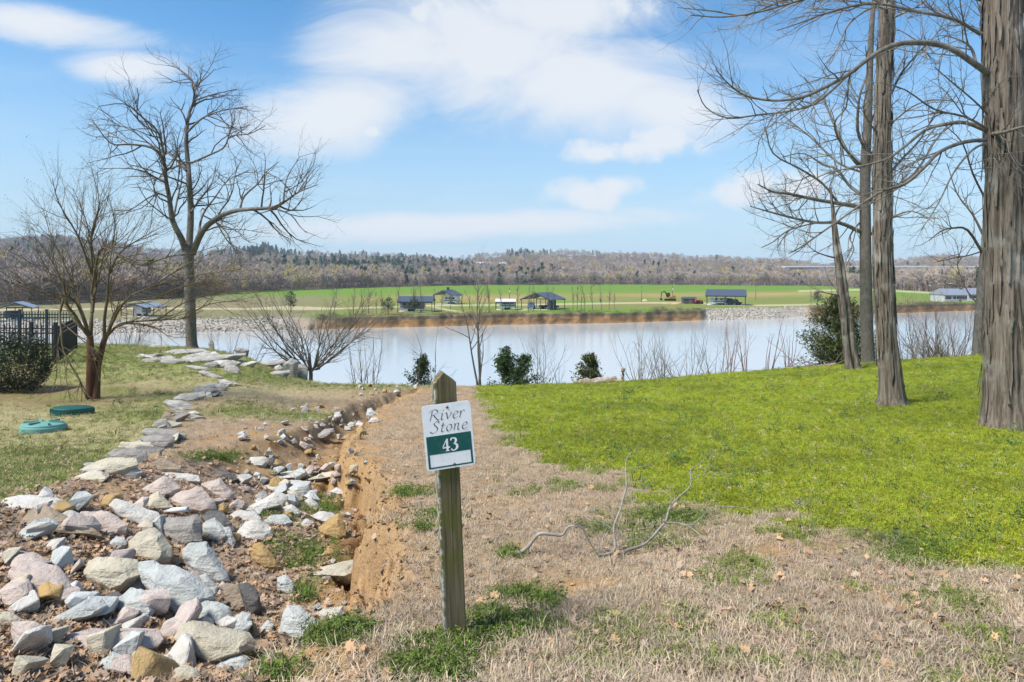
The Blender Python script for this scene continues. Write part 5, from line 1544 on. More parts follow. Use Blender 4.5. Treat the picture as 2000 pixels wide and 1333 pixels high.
# the plate
def dirty(name, col, dirt, rough=.45):
    m, t, b = newmat(name)
    tc = nd(t, 'ShaderNodeTexCoord')
    n = nd(t, 'ShaderNodeTexNoise', i_Scale=22.0, i_Detail=8.0, i_Roughness=.7); t.links.new(tc.outputs['Object'], n.inputs[0])
    n2 = nd(t, 'ShaderNodeTexNoise', i_Scale=160.0, i_Detail=3.0); t.links.new(tc.outputs['Object'], n2.inputs[0])
    c = mixc(t, mth(t, 'MULTIPLY', sstep(t, n.outputs[0], .46, .72), .5), col, dirt)
    c = mixc(t, mth(t, 'MULTIPLY', sstep(t, n2.outputs[0], .66, .74), .5), c, dirt)
    t.links.new(c, b.inputs['Base Color'])
    b.inputs['Roughness'].default_value = rough
    return m


m_white = dirty('sign_white', (.82, .82, .80), (.52, .53, .48))
m_green = dirty('sign_green', (.008, .085, .075), (.06, .14, .125), .4)
m_ink = dirty('sign_lettering', (.03, .035, .04), (.08, .085, .085), .5)
dS_ = pb[1] + .03
SWm, SHm = .197, .262         # plate size in metres
sgn = empty('sign_plate_frame')
C.objects.unlink(sgn); bpy.data.objects.remove(sgn)
zc = CAMZ - (849.5 - HOR) / F * (dS_ - .05) - pb[2]
xc = (877 - 1000) / F * (dS_ - .05) - pb[0]
Mplate = Matrix.Translation((xc, -.066, zc)) @ Matrix.Rotation(R(13), 4, 'Z') @ Matrix.Rotation(R(-5.2), 4, 'Y')


def rrect(x0, x1, z0, z1, r, n=5):
    out = []
    for cx, cz, a0 in ((x1 - r, z1 - r, 0), (x0 + r, z1 - r, 90), (x0 + r, z0 + r, 180), (x1 - r, z0 + r, 270)):
        for i in range(n + 1):
            a = R(a0 + 90 * i / n); out.append((cx + r * math.cos(a), cz + r * math.sin(a)))
    return out


def flat(name, polys, y, mat, parent, thick=0.0):
    mb = MB()
    for pl in polys:
        if thick: mb.prism(pl, 'y', y, y + thick)
        else: mb.add([(a, y, b_) for a, b_ in pl], [tuple(range(len(pl)))])
    return mb.build(name, mat, parent)


plate = flat('sign_plate', [rrect(-SWm / 2, SWm / 2, -SHm / 2, SHm / 2, .012)], 0, m_white, post_root, .0025)
plate.matrix_local = Mplate
hw, hh = SWm / 2, SHm / 2
# green band and the thin green frame below it
gx0, gx1 = -hw + .008, hw - .008
gz1, gz0, gzb = .006, -.068, -hh + .007
flat('green_band', [[(gx0, gz0), (gx1, gz0), (gx1, gz1), (gx0, gz1)]], -.0006, m_green, plate)
flat('green_border', [[(gx0, gzb + .006), (gx0 + .008, gzb + .006), (gx0 + .008, gz0 - .0002), (gx0, gz0 - .0002)], [(gx1 - .008, gzb + .006), (gx1, gzb + .006), (gx1, gz0 - .0002), (gx1 - .008, gz0 - .0002)], [(gx0, gzb), (gx1, gzb), (gx1, gzb + .0058), (gx0, gzb + .0058)]], -.0006, m_green, plate)

GL = {'R': ([[(.30, 1.50), (.24, .8), (.10, .02)], [(-.05, 1.25), (.10, 1.5), (.5, 1.62), (.85, 1.5), (.9, 1.22), (.65, .92), (.3, .82)], [(.5, .84), (.75, .42), (1.05, .06), (1.28, .10)]], 1.25), 'i': ([[(.05, .85), (.18, .98), (.15, .6), (.1, .15), (.2, .0), (.36, .12)], [(.22, 1.28), (.34, 1.5)]], .5),
      'v': ([[(0, .85), (.12, .98), (.2, .7), (.30, .03)], [(.30, .03), (.58, .45), (.72, .98)]], .85), 'e': ([[(.1, .45), (.4, .55), (.58, .75), (.5, .97), (.28, .95), (.08, .6), (.06, .25), (.22, .0), (.42, .05), (.62, .25)]], .75), 'r': ([[(0, .85), (.12, .97), (.12, .6), (.05, .0)], [(.1, .55), (.25, .85), (.42, 1.0), (.58, .92)]], .66),
      'S': ([[(.85, 1.38), (.75, 1.56), (.5, 1.6), (.28, 1.4), (.35, 1.1), (.6, .8), (.7, .45), (.5, .1), (.2, -.02), (-.05, .1), (-.08, .28)]], 1.02), 't': ([[(.25, 1.35), (.2, .9), (.12, .3), (.18, .02), (.35, .02), (.48, .15)], [(0, .93), (.5, .98)]], .62),
      'o': ([[(.35, .98), (.12, .75), (.05, .35), (.2, .02), (.45, .1), (.6, .5), (.55, .88), (.35, .98)]], .82), 'n': ([[(0, .85), (.13, .97), (.12, .6), (.05, .0)], [(.1, .5), (.25, .85), (.45, 1.0), (.55, .85), (.5, .4), (.5, .1), (.62, .0), (.75, .12)]], .92)}


def nib_word(word, x, z, s, slant=.16, nib=.115, y=-.0008, ang=38):
    """broad-nib strokes, thick and thin as the pen turns"""
    mb = MB(); k = 0; wx_ = 1.28
    nv = np.array([math.cos(R(ang)), math.sin(R(ang))]) * nib * .5
    for chh in word:
        strokes, adv = GL[chh]
        for st in strokes:
            P = np.array([(a, b_) for a, b_ in st], float)
            if len(P) > 2: P = catmull(np.column_stack([P, np.zeros(len(P))]), 7)[:, :2]
            T = np.gradient(P, axis=0); T /= np.linalg.norm(T, axis=1)[:, None] + 1e-9
            N = np.stack([-T[:, 1], T[:, 0]], -1)
            proj_ = np.abs(N @ nv)
            wv_ = np.maximum(proj_, .020)
            A = P + N * wv_[:, None]; B = P - N * wv_[:, None]
            vv = []
            yy_ = y - .00012 * (k % 4); k += 1
            for a, b_ in zip(A, B):
                for q in (a, b_): vv.append((x + (q[0] * wx_ + slant * q[1]) * s, yy_, z + q[1] * s))
            mb.add(vv, [(2 * i, 2 * i + 1, 2 * i + 3, 2 * i + 2) for i in range(len(P) - 1)])
        x += adv * s * wx_ * 1.05
    return mb


for word, x, z, s in (('River', -.0735, .067, .0272), ('Stone', -.0690, .019, .0272)):
    nib_word(word, x, z, s).build('lettering', m_ink, plate)
D4 = [[(.50, 0), (.78, 0), (.78, 1.45), (.60, 1.45), (.50, 1.32)], [(-.02, .36), (.50, .36), (.50, .52), (.12, .52)], [(.78, .36), (.98, .36), (.98, .52), (.78, .52)], [(-.02, .52), (.12, .52), (.50, 1.15), (.50, 1.32)], [(.36, 0), (.50, 0), (.50, .07), (.36, .07)], [(.78, 0), (.92, 0), (.92, .07), (.78, .07)]]
flat('numeral', [[(-.029 + a * .031, -.061 + b_ * .0345) for a, b_ in pl] for pl in D4], -.0012, m_white, plate)
P3 = catmull(np.array([(.06, 1.18, .07), (.14, 1.38, .10), (.42, 1.45, .06), (.70, 1.30, .13), (.70, 1.02, .14), (.46, .80, .05), (.34, .76, .03), (.50, .76, .05), (.80, .60, .14), (.80, .28, .15), (.48, .03, .06), (.18, .04, .07), (.06, .22, .10)]), 5)
T = np.gradient(P3[:, :2], axis=0); T /= np.linalg.norm(T, axis=1)[:, None] + 1e-9
N = np.stack([-T[:, 1], T[:, 0]], -1)
vv = []
for p_, n_ in zip(P3, N):
    for sgn_ in (1, -1): vv.append((.0045 + (p_[0] + n_[0] * p_[2] * sgn_) * .031, -.0013, -.061 + (p_[1] + n_[1] * p_[2] * sgn_) * .0345))
MB().add(vv, [(2 * i, 2 * i + 1, 2 * i + 3, 2 * i + 2) for i in range(len(P3) - 1)]).build('numeral', m_white, plate)
m_screw = plain('rusty_screw', (.20, .15, .11), .5, .6)
for sx, sz in ((.004, hh - .016), (.012, -hh + .014)):
    mb = MB().tube((sx, -.0035, sz), (sx, 0.0, sz), .0035, .0062, 12)
    so = mb.build('screw', m_screw, plate)
    flat('slot', [[(sx - .003, sz - .0006), (sx + .003, sz - .0006), (sx + .003, sz + .0006), (sx - .003, sz + .0006)]], -.0039, m_crack, so)

# ------------------------------------------------------------------ plastic pipe, marker wire, lids, fence, branch
m_pvc = plain('white_plastic', (.75, .75, .73), .4, var=.06)
g0 = hit(330, 1004); dP = g0[1] - .05
a_, b_ = at(295, 1000, dP + .08), at(367, 995, dP)
P = np.array([a_, a_ * .5 + b_ * .5, b_])
Vt, Ft = tube(P, np.full(3, 5.0 / F * dP), 16)
Vi, Fi = tube(P, np.full(3, 4.2 / F * dP), 16)
rim = np.array([[i + 32, (i + 1) % 16 + 32, (i + 1) % 16 + 32 + 48, i + 32 + 48] for i in range(16)])
rim0 = np.array([[i, (i + 1) % 16, (i + 1) % 16 + 48, i + 48] for i in range(16)])
tag(mesh_obj('drain_pipe', np.concatenate([Vt, Vi]), np.concatenate([Ft, Fi[:, ::-1] + 48, rim, rim0]), m_pvc, smooth=False), 'short white plastic drain pipe poking out between the rocks', 'pipe')
g0 = hit(912, 1330); g1 = hit(918, 1262)
tag(tubes_mesh('marker_wire', [(np.array([g0 + [0, 0, .01], g0 * .5 + g1 * .5 + [0, 0, .02], g1 + [0, 0, .03]]), np.full(3, .0025), 6)], m_pvc), 'thin white marker wire in the weeds at the foot of the sign post', 'wire')


def lid(px, py, w_px, label, col, kind):
    g0 = hit(px, py); d = g0[1]; Rr = w_px / 2 / F * d
    root = empty('septic_lid', tuple(g0 + np.array([0, Rr, 0]))); tag(root, label, 'lid', 'septic tank lids on the left lawn')
    m = plain('green_plastic_' + kind, col, .5, var=.12)
    prof = [(Rr, -.10), (Rr, .035), (Rr * .985, .05), (Rr * .93, .055), (Rr * .92, .075), (Rr * .88, .085), (0.001, .105)]
    k = 40
    Vv = [(r * math.cos(2 * math.pi * i / k), r * math.sin(2 * math.pi * i / k), z) for r, z in prof for i in range(k)]
    Ff = [(j * k + i, j * k + (i + 1) % k, (j + 1) * k + (i + 1) % k, (j + 1) * k + i) for j in range(len(prof) - 1) for i in range(k)]
    mesh_obj('disc', Vv, Ff, m, root, smooth=False)
    if kind == 'ribbed':
        for i in range(6):
            a = i * math.pi / 3 + .3
            mb = MB().box(Rr * .25, Rr * .86, -.012, .012, .08, .115)
            o = mb.build('rib', m, root); o.rotation_euler = (0, 0, a)
    else:
        for i in range(44):
            a = i * 2 * math.pi / 44
            mb = MB().box(Rr * .90, Rr * 1.012, -.008, .008, .02, .062)
            o = mb.build('rim_tooth', m, root); o.rotation_euler = (0, 0, a)
    root.rotation_euler = (R(-4), R(2), 0)


lid(117, 814, 76, 'dark green round septic lid below the red-stemmed tree', (.012, .075, .062), 'dark')
lid(57, 849, 82, 'pale green ribbed septic lid nearer the left edge', (.14, .30, .26), 'ribbed')

# iron fence: front run with a swung gate, and the run behind
m_iron = plain('black_iron', (.012, .012, .014), .4, .3, .5)
m_iron2 = plain('blue_black_iron', (.018, .03, .045), .4, .3, .5)


def fence(name, label, A, B, h, npk, posts, mat, rails=(.12, .80, .92), postw=.03, gap=0.0):
    A = np.array(A, float); B = np.array(B, float)
    root = empty(name, tuple(A)); tag(root, label, 'fence' if name != 'iron_gate' else 'gate')
    L = np.linalg.norm(B[:2] - A[:2]); ang = math.atan2(B[1] - A[1], B[0] - A[0]); dz = B[2] - A[2]
    root.rotation_euler = (0, 0, ang)
    zat = lambda x: dz * x / L
    for f in posts:
        x = f * L
        mb = MB().box(x - postw, x + postw, -postw, postw, zat(x) - .25, zat(x) + h * 1.06)
        po = mb.build('post', mat, root)
        MB().box(x - postw * 1.25, x + postw * 1.25, -postw * 1.25, postw * 1.25, zat(x) + h * 1.06, zat(x) + h * 1.06 + .03).build('cap', mat, po)
    for rz in rails:
        mb = MB().add([(0, -.013, zat(0) + rz * h - .016), (L, -.013, zat(L) + rz * h - .016), (L, .013, zat(L) + rz * h - .016), (0, .013, zat(0) + rz * h - .016), (0, -.013, zat(0) + rz * h + .016), (L, -.013, zat(L) + rz * h + .016), (L, .013, zat(L) + rz * h + .016), (0, .013, zat(0) + rz * h + .016)], [(3, 2, 1, 0), (4, 5, 6, 7), (0, 1, 5, 4), (1, 2, 6, 5), (2, 3, 7, 6), (3, 0, 4, 7)])
        mb.build('rail', mat, root)
    pm = MB().box(-.009, .009, -.009, .009, .04, h).add([(-.009, -.009, h), (.009, -.009, h), (.009, .009, h), (-.009, .009, h), (0, 0, h + .05)], [(0, 1, 4), (1, 2, 4), (2, 3, 4), (3, 0, 4)])
    me = None
    for i in range(npk):
        x = (i + .5) / npk * L
        if me is None:
            o = pm.build('picket', mat, root); me = o.data
        else:
            o = link(bpy.data.objects.new('picket', me), root)
        o.location = (x, 0.0, zat(x))
    return root


fp = hit(108, 712); dF = fp[1]
hF = (712 - 632) / F * dF / 1.08
ppf = lambda px, d, dz=0: np.array([(px - 1000) / F * d, d, height((px - 1000) / F * d, d) + dz])
fA = ppf(-120, dF + .2); fA[2] = fp[2] + .02
fence('iron_fence', 'black picket fence at the left edge behind the evergreen bush', fA, fp, hF, 22, (0, .47, .80, 1.0), m_iron)
gB = ppf(149, dF + 3.6)
fence('iron_gate', 'black iron gate panel standing edge-on right of the picket fence', fp + np.array([.02, .08, 0]), gB, hF * .96, 30, (1.0,), m_iron)
dK = dF + 4.0
kA = ppf(-140, dK); kB = ppf(149, dK); kA[2] = kB[2]
fence('iron_fence', 'farther dark picket fence seen above the nearer one, left edge', kA, kB, (668 - 598) / F * dK, 52, (0, .3, .62, .8), m_iron2, rails=(.1, .86, .94), postw=.03)

# fallen branch
ZF = dict(sc_=3.704, off=(960, 840))
g0 = hit(1000, 1080); dBr = g0[1]
root = empty('fallen_branch', tuple(g0)); tag(root, 'crooked pale fallen branch with many side shoots lying on the dry grass', 'branch')
g = Grow(71)
def gline(pts, lift=.55, r=0):
    P = []
    for a, b_ in pts:
        px, py = a / 3.704 + 960, b_ / 3.704 + 840
        h_ = hit(px, py)
        d0 = dBr - .05
        y = d0 + (h_[1] - d0) * (1 - min(1, lift + .25))
        P.append(at(px, py, y))
    P = np.array(P)
    for q in P:
        q[2] = max(q[2], height(q[0], q[1]) + .012)
    return catmull(P, 4)
for pts, w, lift in [([(115, 890), (190, 895), (260, 850), (340, 755), (430, 755), (510, 760), (560, 700), (650, 705), (680, 760), (720, 830), (770, 890), (830, 910)], 4.4, .8), ([(770, 975), (830, 930), (890, 870), (890, 780), (885, 700), (930, 580), (960, 470), (975, 400), (970, 300), (975, 220), (1020, 160), (1100, 140)], 3.0, .5),
                     ([(830, 910), (930, 890), (1000, 865), (1100, 830), (1160, 780), (1210, 720), (1260, 660), (1290, 560), (1350, 490), (1440, 400), (1440, 290), (1510, 240), (1590, 150)], 3.4, .4), ([(1260, 670), (1350, 675), (1430, 690), (1500, 650), (1560, 590), (1640, 555), (1800, 560), (1870, 580)], 1.7, .2), ([(1430, 700), (1500, 750), (1550, 795), (1630, 790)], 1.1, .2),
                     ([(980, 290), (1080, 270), (1150, 250), (1180, 270)], 1.1, .4), ([(990, 430), (1090, 440), (1160, 450), (1250, 450), (1300, 490)], 1.2, .3), ([(1450, 360), (1530, 325), (1640, 310), (1750, 320)], 1.1, .3), ([(880, 720), (800, 670), (740, 640), (710, 620), (780, 530)], 1.1, .6), ([(770, 900), (775, 800), (720, 690), (715, 640)], 1.4, .7), ([(680, 770), (640, 840), (610, 920), (570, 970)], 1.2, .5), ([(900, 800), (940, 760), (940, 720)], 1.3, .6), ([(1210, 740), (1260, 780), (1310, 820)], .9, .2), ([(890, 860), (1000, 800), (1100, 780), (1170, 740)], 1.0, .5), ([(1580, 180), (1640, 185), (1720, 190)], .8, .3), ([(1540, 310), (1570, 250), (1620, 280)], .8, .3)]:
    P, rad = g.limb(gline(pts, lift), w * 1.0 / F * dBr, .45 / F * dBr, 7, 0, .9)
    g.sprout(P, rad, [dict(per=5.5, len=(.08, .38), ang=(30, 70), r=.003, wig=.2, trop=.1, seg=3, k=3, start=.2)])
g.build(root, bark('pale_dead_branch', (.22, .195, .165), (.34, .31, .27), (.14, .12, .10), 40, 12, .4, .004), m_twig_pale, 0, ('main_stem', 'shoots'))

# driftwood on the crest, log heap
def log(root, p, q, r0, seed, mat):
    r = np.random.default_rng(seed); n = 12
    P = np.array([np.array(p) * (1 - f) + np.array(q) * f for f in np.linspace(0, 1, n)]) + r.normal(size=(n, 3)) * r0 * .18
    Vt, Ft = tube(P - np.array(root.location), r0 * (1 + .25 * r.normal(size=n)) * np.linspace(1, .7, n), 9, cap=True)
    mesh_obj('log', Vt, Ft, mat, root, smooth=True)
m_drift = bark('driftwood', (.16, .12, .085), (.34, .27, .20), (.42, .37, .31), 10, 10, .7, .02)
p0 = at(1120, 745, 21.5); p0[2] = height(p0[0], p0[1])
root = empty('driftwood_log', tuple(p0)); tag(root, 'weathered driftwood stump with an upright root on the crest below the low cedar', 'stump')
q0 = at(1215, 735, 21.5); q0[2] = height(q0[0], q0[1]) + .12
log(root, p0 + [0, 0, .1], q0, .13, 1, m_drift); log(root, p0 + [.4, .1, .15], q0 + [-.2, 0, .05], .10, 2, m_drift)
log(root, q0 + [-.05, 0, -.1], q0 + [.05, 0, .38], .075, 3, m_drift)
p0 = foot(1480, 23.3); q0 = foot(1640, 23.3)
root = empty('brush_pile', tuple(p0)); tag(root, 'heap of grey logs and dead branches left of the hollow snag', 'brush pile')
rr_ = np.random.default_rng(77)
for i in range(9):
    f = rr_.uniform(0, .7); a_ = p0 * (1 - f) + q0 * f; e = min(1, f + rr_.uniform(.25, .5)); b_ = p0 * (1 - e) + q0 * e
    log(root, a_ + [0, rr_.uniform(-.3, .4), rr_.uniform(.03, .16)], b_ + [0, rr_.uniform(-.3, .4), rr_.uniform(.05, .25)], rr_.uniform(.035, .08), i, m_drift)
g = Grow(78)
for i in range(16):
    f = rr_.uniform(.2, 1); a_ = p0 * (1 - f) + q0 * f
    P = g.wander(a_ + [0, .2, .05], (rr_.choice([-1, 1]) * rr_.uniform(.5, 1), rr_.normal() * .3, rr_.uniform(.1, .6)), rr_.uniform(.8, 1.8), 6, .16, -.1)
    rad = .014 * (1 - np.linspace(0, .8, 7)); g.lines.append([P, rad, 4, 1]); g.sprout(P, rad, [dict(per=2.5, len=(.2, .6), ang=(25, 60), r=.006, wig=.15, trop=.1, seg=3, k=3)], 2)
g.build(root, m_twig_pale, m_twig_pale, 0, ('log', 'branches'))
# dark stake by the far gully end
g0 = hit(816, 752)
tag(tubes_mesh('metal_stake', [(np.array([g0 - [0, 0, .1], g0 * .5 + (at(822, 690, g0[1])) * .5, at(822, 690, g0[1])]), np.full(3, .014), 6)], plain('rusty_stake', (.10, .06, .045))), 'thin rusty stake upright at the far end of the gully', 'stake')

# ------------------------------------------------------------------ across the river
def fg(px, d): return np.array([(px - 1000) / F * d, d, FZ])
def fd(py): return 10.0 * F / (py - HOR)


m_roof = plain('slate_blue_metal', (.075, .095, .13), .45, .2, .4, .1, 2)
m_roofw = plain('pale_metal', (.60, .58, .56), .5, .1, .4, .1, 2)
m_roofg = plain('grey_metal', (.25, .28, .34), .45, .2, .4, .1, 2)
m_steel = plain('dark_steel_post', (.05, .055, .06), .5, .3)
m_timber = plain('brown_timber', (.13, .10, .075), .8)
m_conc = plain('concrete_pad', (.50, .48, .44), .9)
m_cwhite = plain('white_vehicle_paint', (.68, .68, .67), .35, var=.05)
m_cgrey = plain('grey_vehicle_paint', (.28, .29, .31), .35, var=.08)
m_cdark = plain('dark_vehicle_paint', (.03, .035, .045), .3, var=.1)
m_glass = plain('dark_window', (.02, .024, .03), .1, 0, .6, .1)
m_tyre = plain('tyre', (.02, .02, .02), .9)
m_red = plain('red_paint', (.45, .04, .025), .4)
m_orange = plain('machine_yellow', (.45, .24, .04), .5)
m_stripe = plain('vehicle_stripe', (.12, .12, .14), .4)


def carport(px0, px1, py_base, label, roof=m_roof, hip='x', eave=2.9, ridge=4.1, depth=6.5, rz=0.0, wall=None, gable=False, posts=4):
    d = fd(py_base); W = (px1 - px0) / F * d
    root = empty('carport', tuple(fg((px0 + px1) / 2, d + depth * .4)), rz); tag(root, label, 'carport', 'open carports across the river')
    w, e = W / 2, depth / 2
    if hip == 'x':       # ridge runs across the view
        for sgn in (-1, 1):
            MB().add([(-w, sgn * e, eave), (w, sgn * e, eave), (w * .97, 0, ridge), (-w * .97, 0, ridge), (-w, sgn * e, eave - .08), (w, sgn * e, eave - .08), (w * .97, 0, ridge - .08), (-w * .97, 0, ridge - .08)], [(0, 1, 2, 3), (7, 6, 5, 4), (0, 4, 5, 1), (1, 5, 6, 2), (2, 6, 7, 3), (3, 7, 4, 0)]).build('roof_slope', roof, root)
        MB().box(-w * .98, w * .98, -e - .02, -e + .06, eave - .42, eave - .09).build('fascia', m_steel, root)
        for sgn in (-1, 1):
            MB().prism([(-e * .96, eave - .05), (e * .96, eave - .05), (0, ridge - .1)], 'x', sgn * w * .955, sgn * w * .965).build('gable', m_timber if not gable else roof, root)
    else:                # gable end towards the camera
        for sgn in (-1, 1):
            MB().add([(sgn * w, -e, eave), (sgn * w, e, eave), (0, e, ridge), (0, -e, ridge), (sgn * w, -e, eave - .1), (sgn * w, e, eave - .1), (0, e, ridge - .1), (0, -e, ridge - .1)], [(0, 1, 2, 3), (7, 6, 5, 4), (0, 4, 5, 1), (1, 5, 6, 2), (2, 6, 7, 3), (3, 7, 4, 0)]).build('roof_slope', roof, root)
        MB().prism([(-w * .95, eave - .06), (w * .95, eave - .06), (w * .95, eave - .30), (-w * .95, eave - .30)], 'y', e - .3, e - .24).build('tie_beam', m_steel, root)
        MB().prism([(-w, eave - .12), (-w, eave - .34), (0, ridge - .36), (w, eave - .34), (w, eave - .12), (0, ridge - .12)], 'y', -e + .02, -e + .08).build('fascia', m_steel, root)
    for i in range(posts):
        x = -w * .93 + 2 * w * .93 * i / (posts - 1)
        for y in (-e * .92, e * .92):
            MB().box(x - .07, x + .07, y - .07, y + .07, -.2, eave - .05).build('post', m_steel, root)
    MB().box(-w * .95, w * .95, -e * .9, e * .9, -.3, .06).build('pad', m_conc, root)
    if wall == 'right':
        MB().box(w * .80, w * .93, -e * .9, -e * .2, .06, eave - .1).build('side_wall', m_steel, root)
    return root, d + depth * .4, W


def wheelset(root, xs, y, r, mat=m_tyre):
    for x in xs:
        for sy in (-1, 1):
            MB().tube((x, sy * y - .11, r), (x, sy * y + .11, r), r, r, 14).build('wheel', mat, root)


def camper(px, d, L, label, mat=m_cwhite, rz=0.0, H=2.9):
    root = empty('camper_trailer', tuple(fg(px, d) + np.array([0, 0, .06])), rz); tag(root, label, 'camper', 'campers parked under the carports')
    w = L / 2
    body = MB().prism([(-w, .55), (w * .86, .55), (w, 1.1), (w * .97, H * .80), (w * .84, H), (-w * .96, H), (-w, H * .93)], 'y', -1.2, 1.2).build('body', mat, root)
    MB().box(-w * .97, w * .92, -1.215, -1.201, 1.0, 1.28).build('stripe', m_stripe, body)
    for x in (-.62, -.15, .45):
        MB().box(x * w - .38, x * w + .38, -1.225, -1.203, 1.55, 2.15).build('window', m_glass, root)
    MB().box(w * .15 - .33, w * .15 + .33, -1.23, -1.204, .62, 2.4).build('door', m_cgrey, root)
    wheelset(root, (-.12 * L, .03 * L), 1.02, .36)
    MB().box(w * .9, w * 1.25, -.06, .06, .45, .55).build('hitch', m_steel, root)
    return root


def car(px, d, L, label, mat, rz=0.0, pickup=False, H=1.75, name='pickup_truck', cat='truck'):
    root = empty(name, tuple(fg(px, d) + np.array([0, 0, .06])), rz); tag(root, label, cat)
    w = L / 2
    prof = [(-w, .45), (w, .45), (w, .92), (w * .55, 1.02), (w * .32, H), (-w * .12, H), (-w * .2, 1.05), (-w, 1.05)] if pickup else [(-w, .42), (w, .42), (w, .88), (w * .52, 1.0), (w * .28, H), (-w * .88, H), (-w, 1.0)]
    MB().prism(prof, 'y', -.92, .92).build('body', mat, root)
    x0, x1 = (-.10, .28) if pickup else (-.8, .28)
    MB().prism([(x0 * w, 1.08), (x1 * w + .25, 1.08), (x1 * w, H - .12), (x0 * w + .05, H - .12)], 'y', -.935, .935).build('window', m_glass, root)
    wheelset(root, (-.62 * w, .62 * w), .82, .37)
    for sy in (-.6, .6): MB().box(w * .985, w * 1.005, sy - .16, sy + .16, .68, .84).build('headlight', m_cwhite, root)
    return root


r1, d1, _ = carport(778, 849, 609.5, 'slate-roofed open carport near the bank, left of the dark round cedar', eave=2.7, ridge=4.0, posts=4)
camper(806, d1, 6.5, 'grey camper under the carport beside the dark round cedar', m_cgrey)
r2, d2, _ = carport(853, 897, 595, 'small slate-roofed carport with a roof vent, farther back', hip='y', eave=3.0, ridge=4.6, depth=7, rz=R(-25), posts=3)
MB().box(-.3, .3, -.3, .3, 4.35, 5.1).prism([(-.5, 5.1), (.5, 5.1), (0, 5.55)], 'y', -.5, .5).build('cupola', m_roof, r2)
camper(883, d2, 4.6, 'white camper under the small slate carport with the roof vent', m_cwhite, R(-20))
r3, d3, _ = carport(967, 1008, 606, 'pale-roofed low carport right of the young bare tree', roof=m_roofw, hip='x', eave=2.3, ridge=3.0, depth=5, posts=3)
camper(992, d3 - .6, 4.2, 'white camper under the pale-roofed carport', m_cwhite, R(10), 2.3)
r4, d4, _ = carport(1026, 1096, 605.5, 'large slate carport with a dark side wall, centre of the far bank', hip='y', eave=2.8, ridge=4.7, depth=9, rz=R(-32), wall='right', posts=4)
car(1072, d4, 5.4, 'dark pickup truck under the large slate carport', m_cdark, R(6), True, 1.9)
car(1038, d4 - .5, 2.6, 'small blue-grey utility cart under the large slate carport', plain('cart_blue', (.10, .17, .26)), R(80), False, 1.8, 'utility_cart', 'cart')
r5, d5_, _ = carport(1379, 1457, 597, 'wide blue-roofed carport above the pale rock bank', eave=3.1, ridge=4.9, depth=9, hip='x', gable=True, rz=R(-18), posts=5)
camper(1410, d5_ - 1.0, 6.8, 'white trailer under the wide blue-roofed carport', m_cwhite, 0, 2.1)
car(1434, d5_ - 2.6, 4.4, 'black off-road car at the right end of the wide blue-roofed carport', m_cdark, R(12), False, 1.85, 'off_road_car', 'car')
r6, d6, _ = carport(246, 316, 619, 'pale blue-roofed carport seen through the red-stemmed tree', roof=m_roofg, hip='y', eave=2.2, ridge=3.2, depth=6, rz=R(-20), posts=3)
camper(279, d6, 2.6, 'small white camper seen through the red-stemmed tree', m_cwhite, R(70), 2.3)
r7, d7, _ = carport(8, 66, 625, 'slate carport behind the iron fences', roof=m_roofg, hip='y', eave=2.6, ridge=3.8, depth=6, rz=R(22), posts=3)
car(27, d7, 3.0, 'dark utility vehicle behind the iron fences', m_cdark, R(75), False, 1.8, 'utility_vehicle', 'vehicle')


def farhouse(px0, px1, py_base, label, rz=0.0):
    d = fd(py_base); W = (px1 - px0) / F * d
    root = empty('house', tuple(fg((px0 + px1) / 2, d + 4)), rz); tag(root, label, 'house')
    w = W / 2
    mw = plain('pale_siding', (.48, .46, .44), .8); ms = plain('house_shingles', (.20, .22, .27), .6)
    MB().box(-w * .95, w * .95, -4, 4, -.2, 2.6).build('wall', mw, root)
    for sgn in (-1, 1):
        MB().add([(-w, sgn * 4.5, 2.5), (w, sgn * 4.5, 2.5), (w * .85, 0, 4.6), (-w * .85, 0, 4.6), (-w, sgn * 4.5, 2.38), (w, sgn * 4.5, 2.38), (w * .85, 0, 4.48), (-w * .85, 0, 4.48)], [(0, 1, 2, 3), (7, 6, 5, 4), (0, 4, 5, 1), (1, 5, 6, 2), (2, 6, 7, 3), (3, 7, 4, 0)]).build('roof_slope', ms, root)
        MB().add([(sgn * w, -4.5, 2.5), (sgn * w, 4.5, 2.5), (sgn * w * .85, 0, 4.6)], [(0, 1, 2)]).build('roof_hip', ms, root)
    for x in (-.75, -.5, -.1, .2, .55, .8):
        wn = MB().box(x * w - .5, x * w + .5, -4.04, -4.0, 1.0, 2.0).build('window', m_glass, root)
        MB().box(x * w - .58, x * w + .58, -4.06, -4.041, .88, .99).build('sill', m_cwhite, wn)
    MB().box(.36 * w - .45, .36 * w + .45, -4.05, -4.0, 0, 2.05).build('door', m_timber, root)
    MB().box(-.3, .3, .5, 1.1, 3.9, 5.3).build('chimney', m_timber, root)


farhouse(1829, 1876, 590.5, 'pale house with grey roof across the river, left of the leaning trunk')
farhouse(1880, 1930, 589, 'long low house beside the pale one, behind pinkish brush', R(-8))

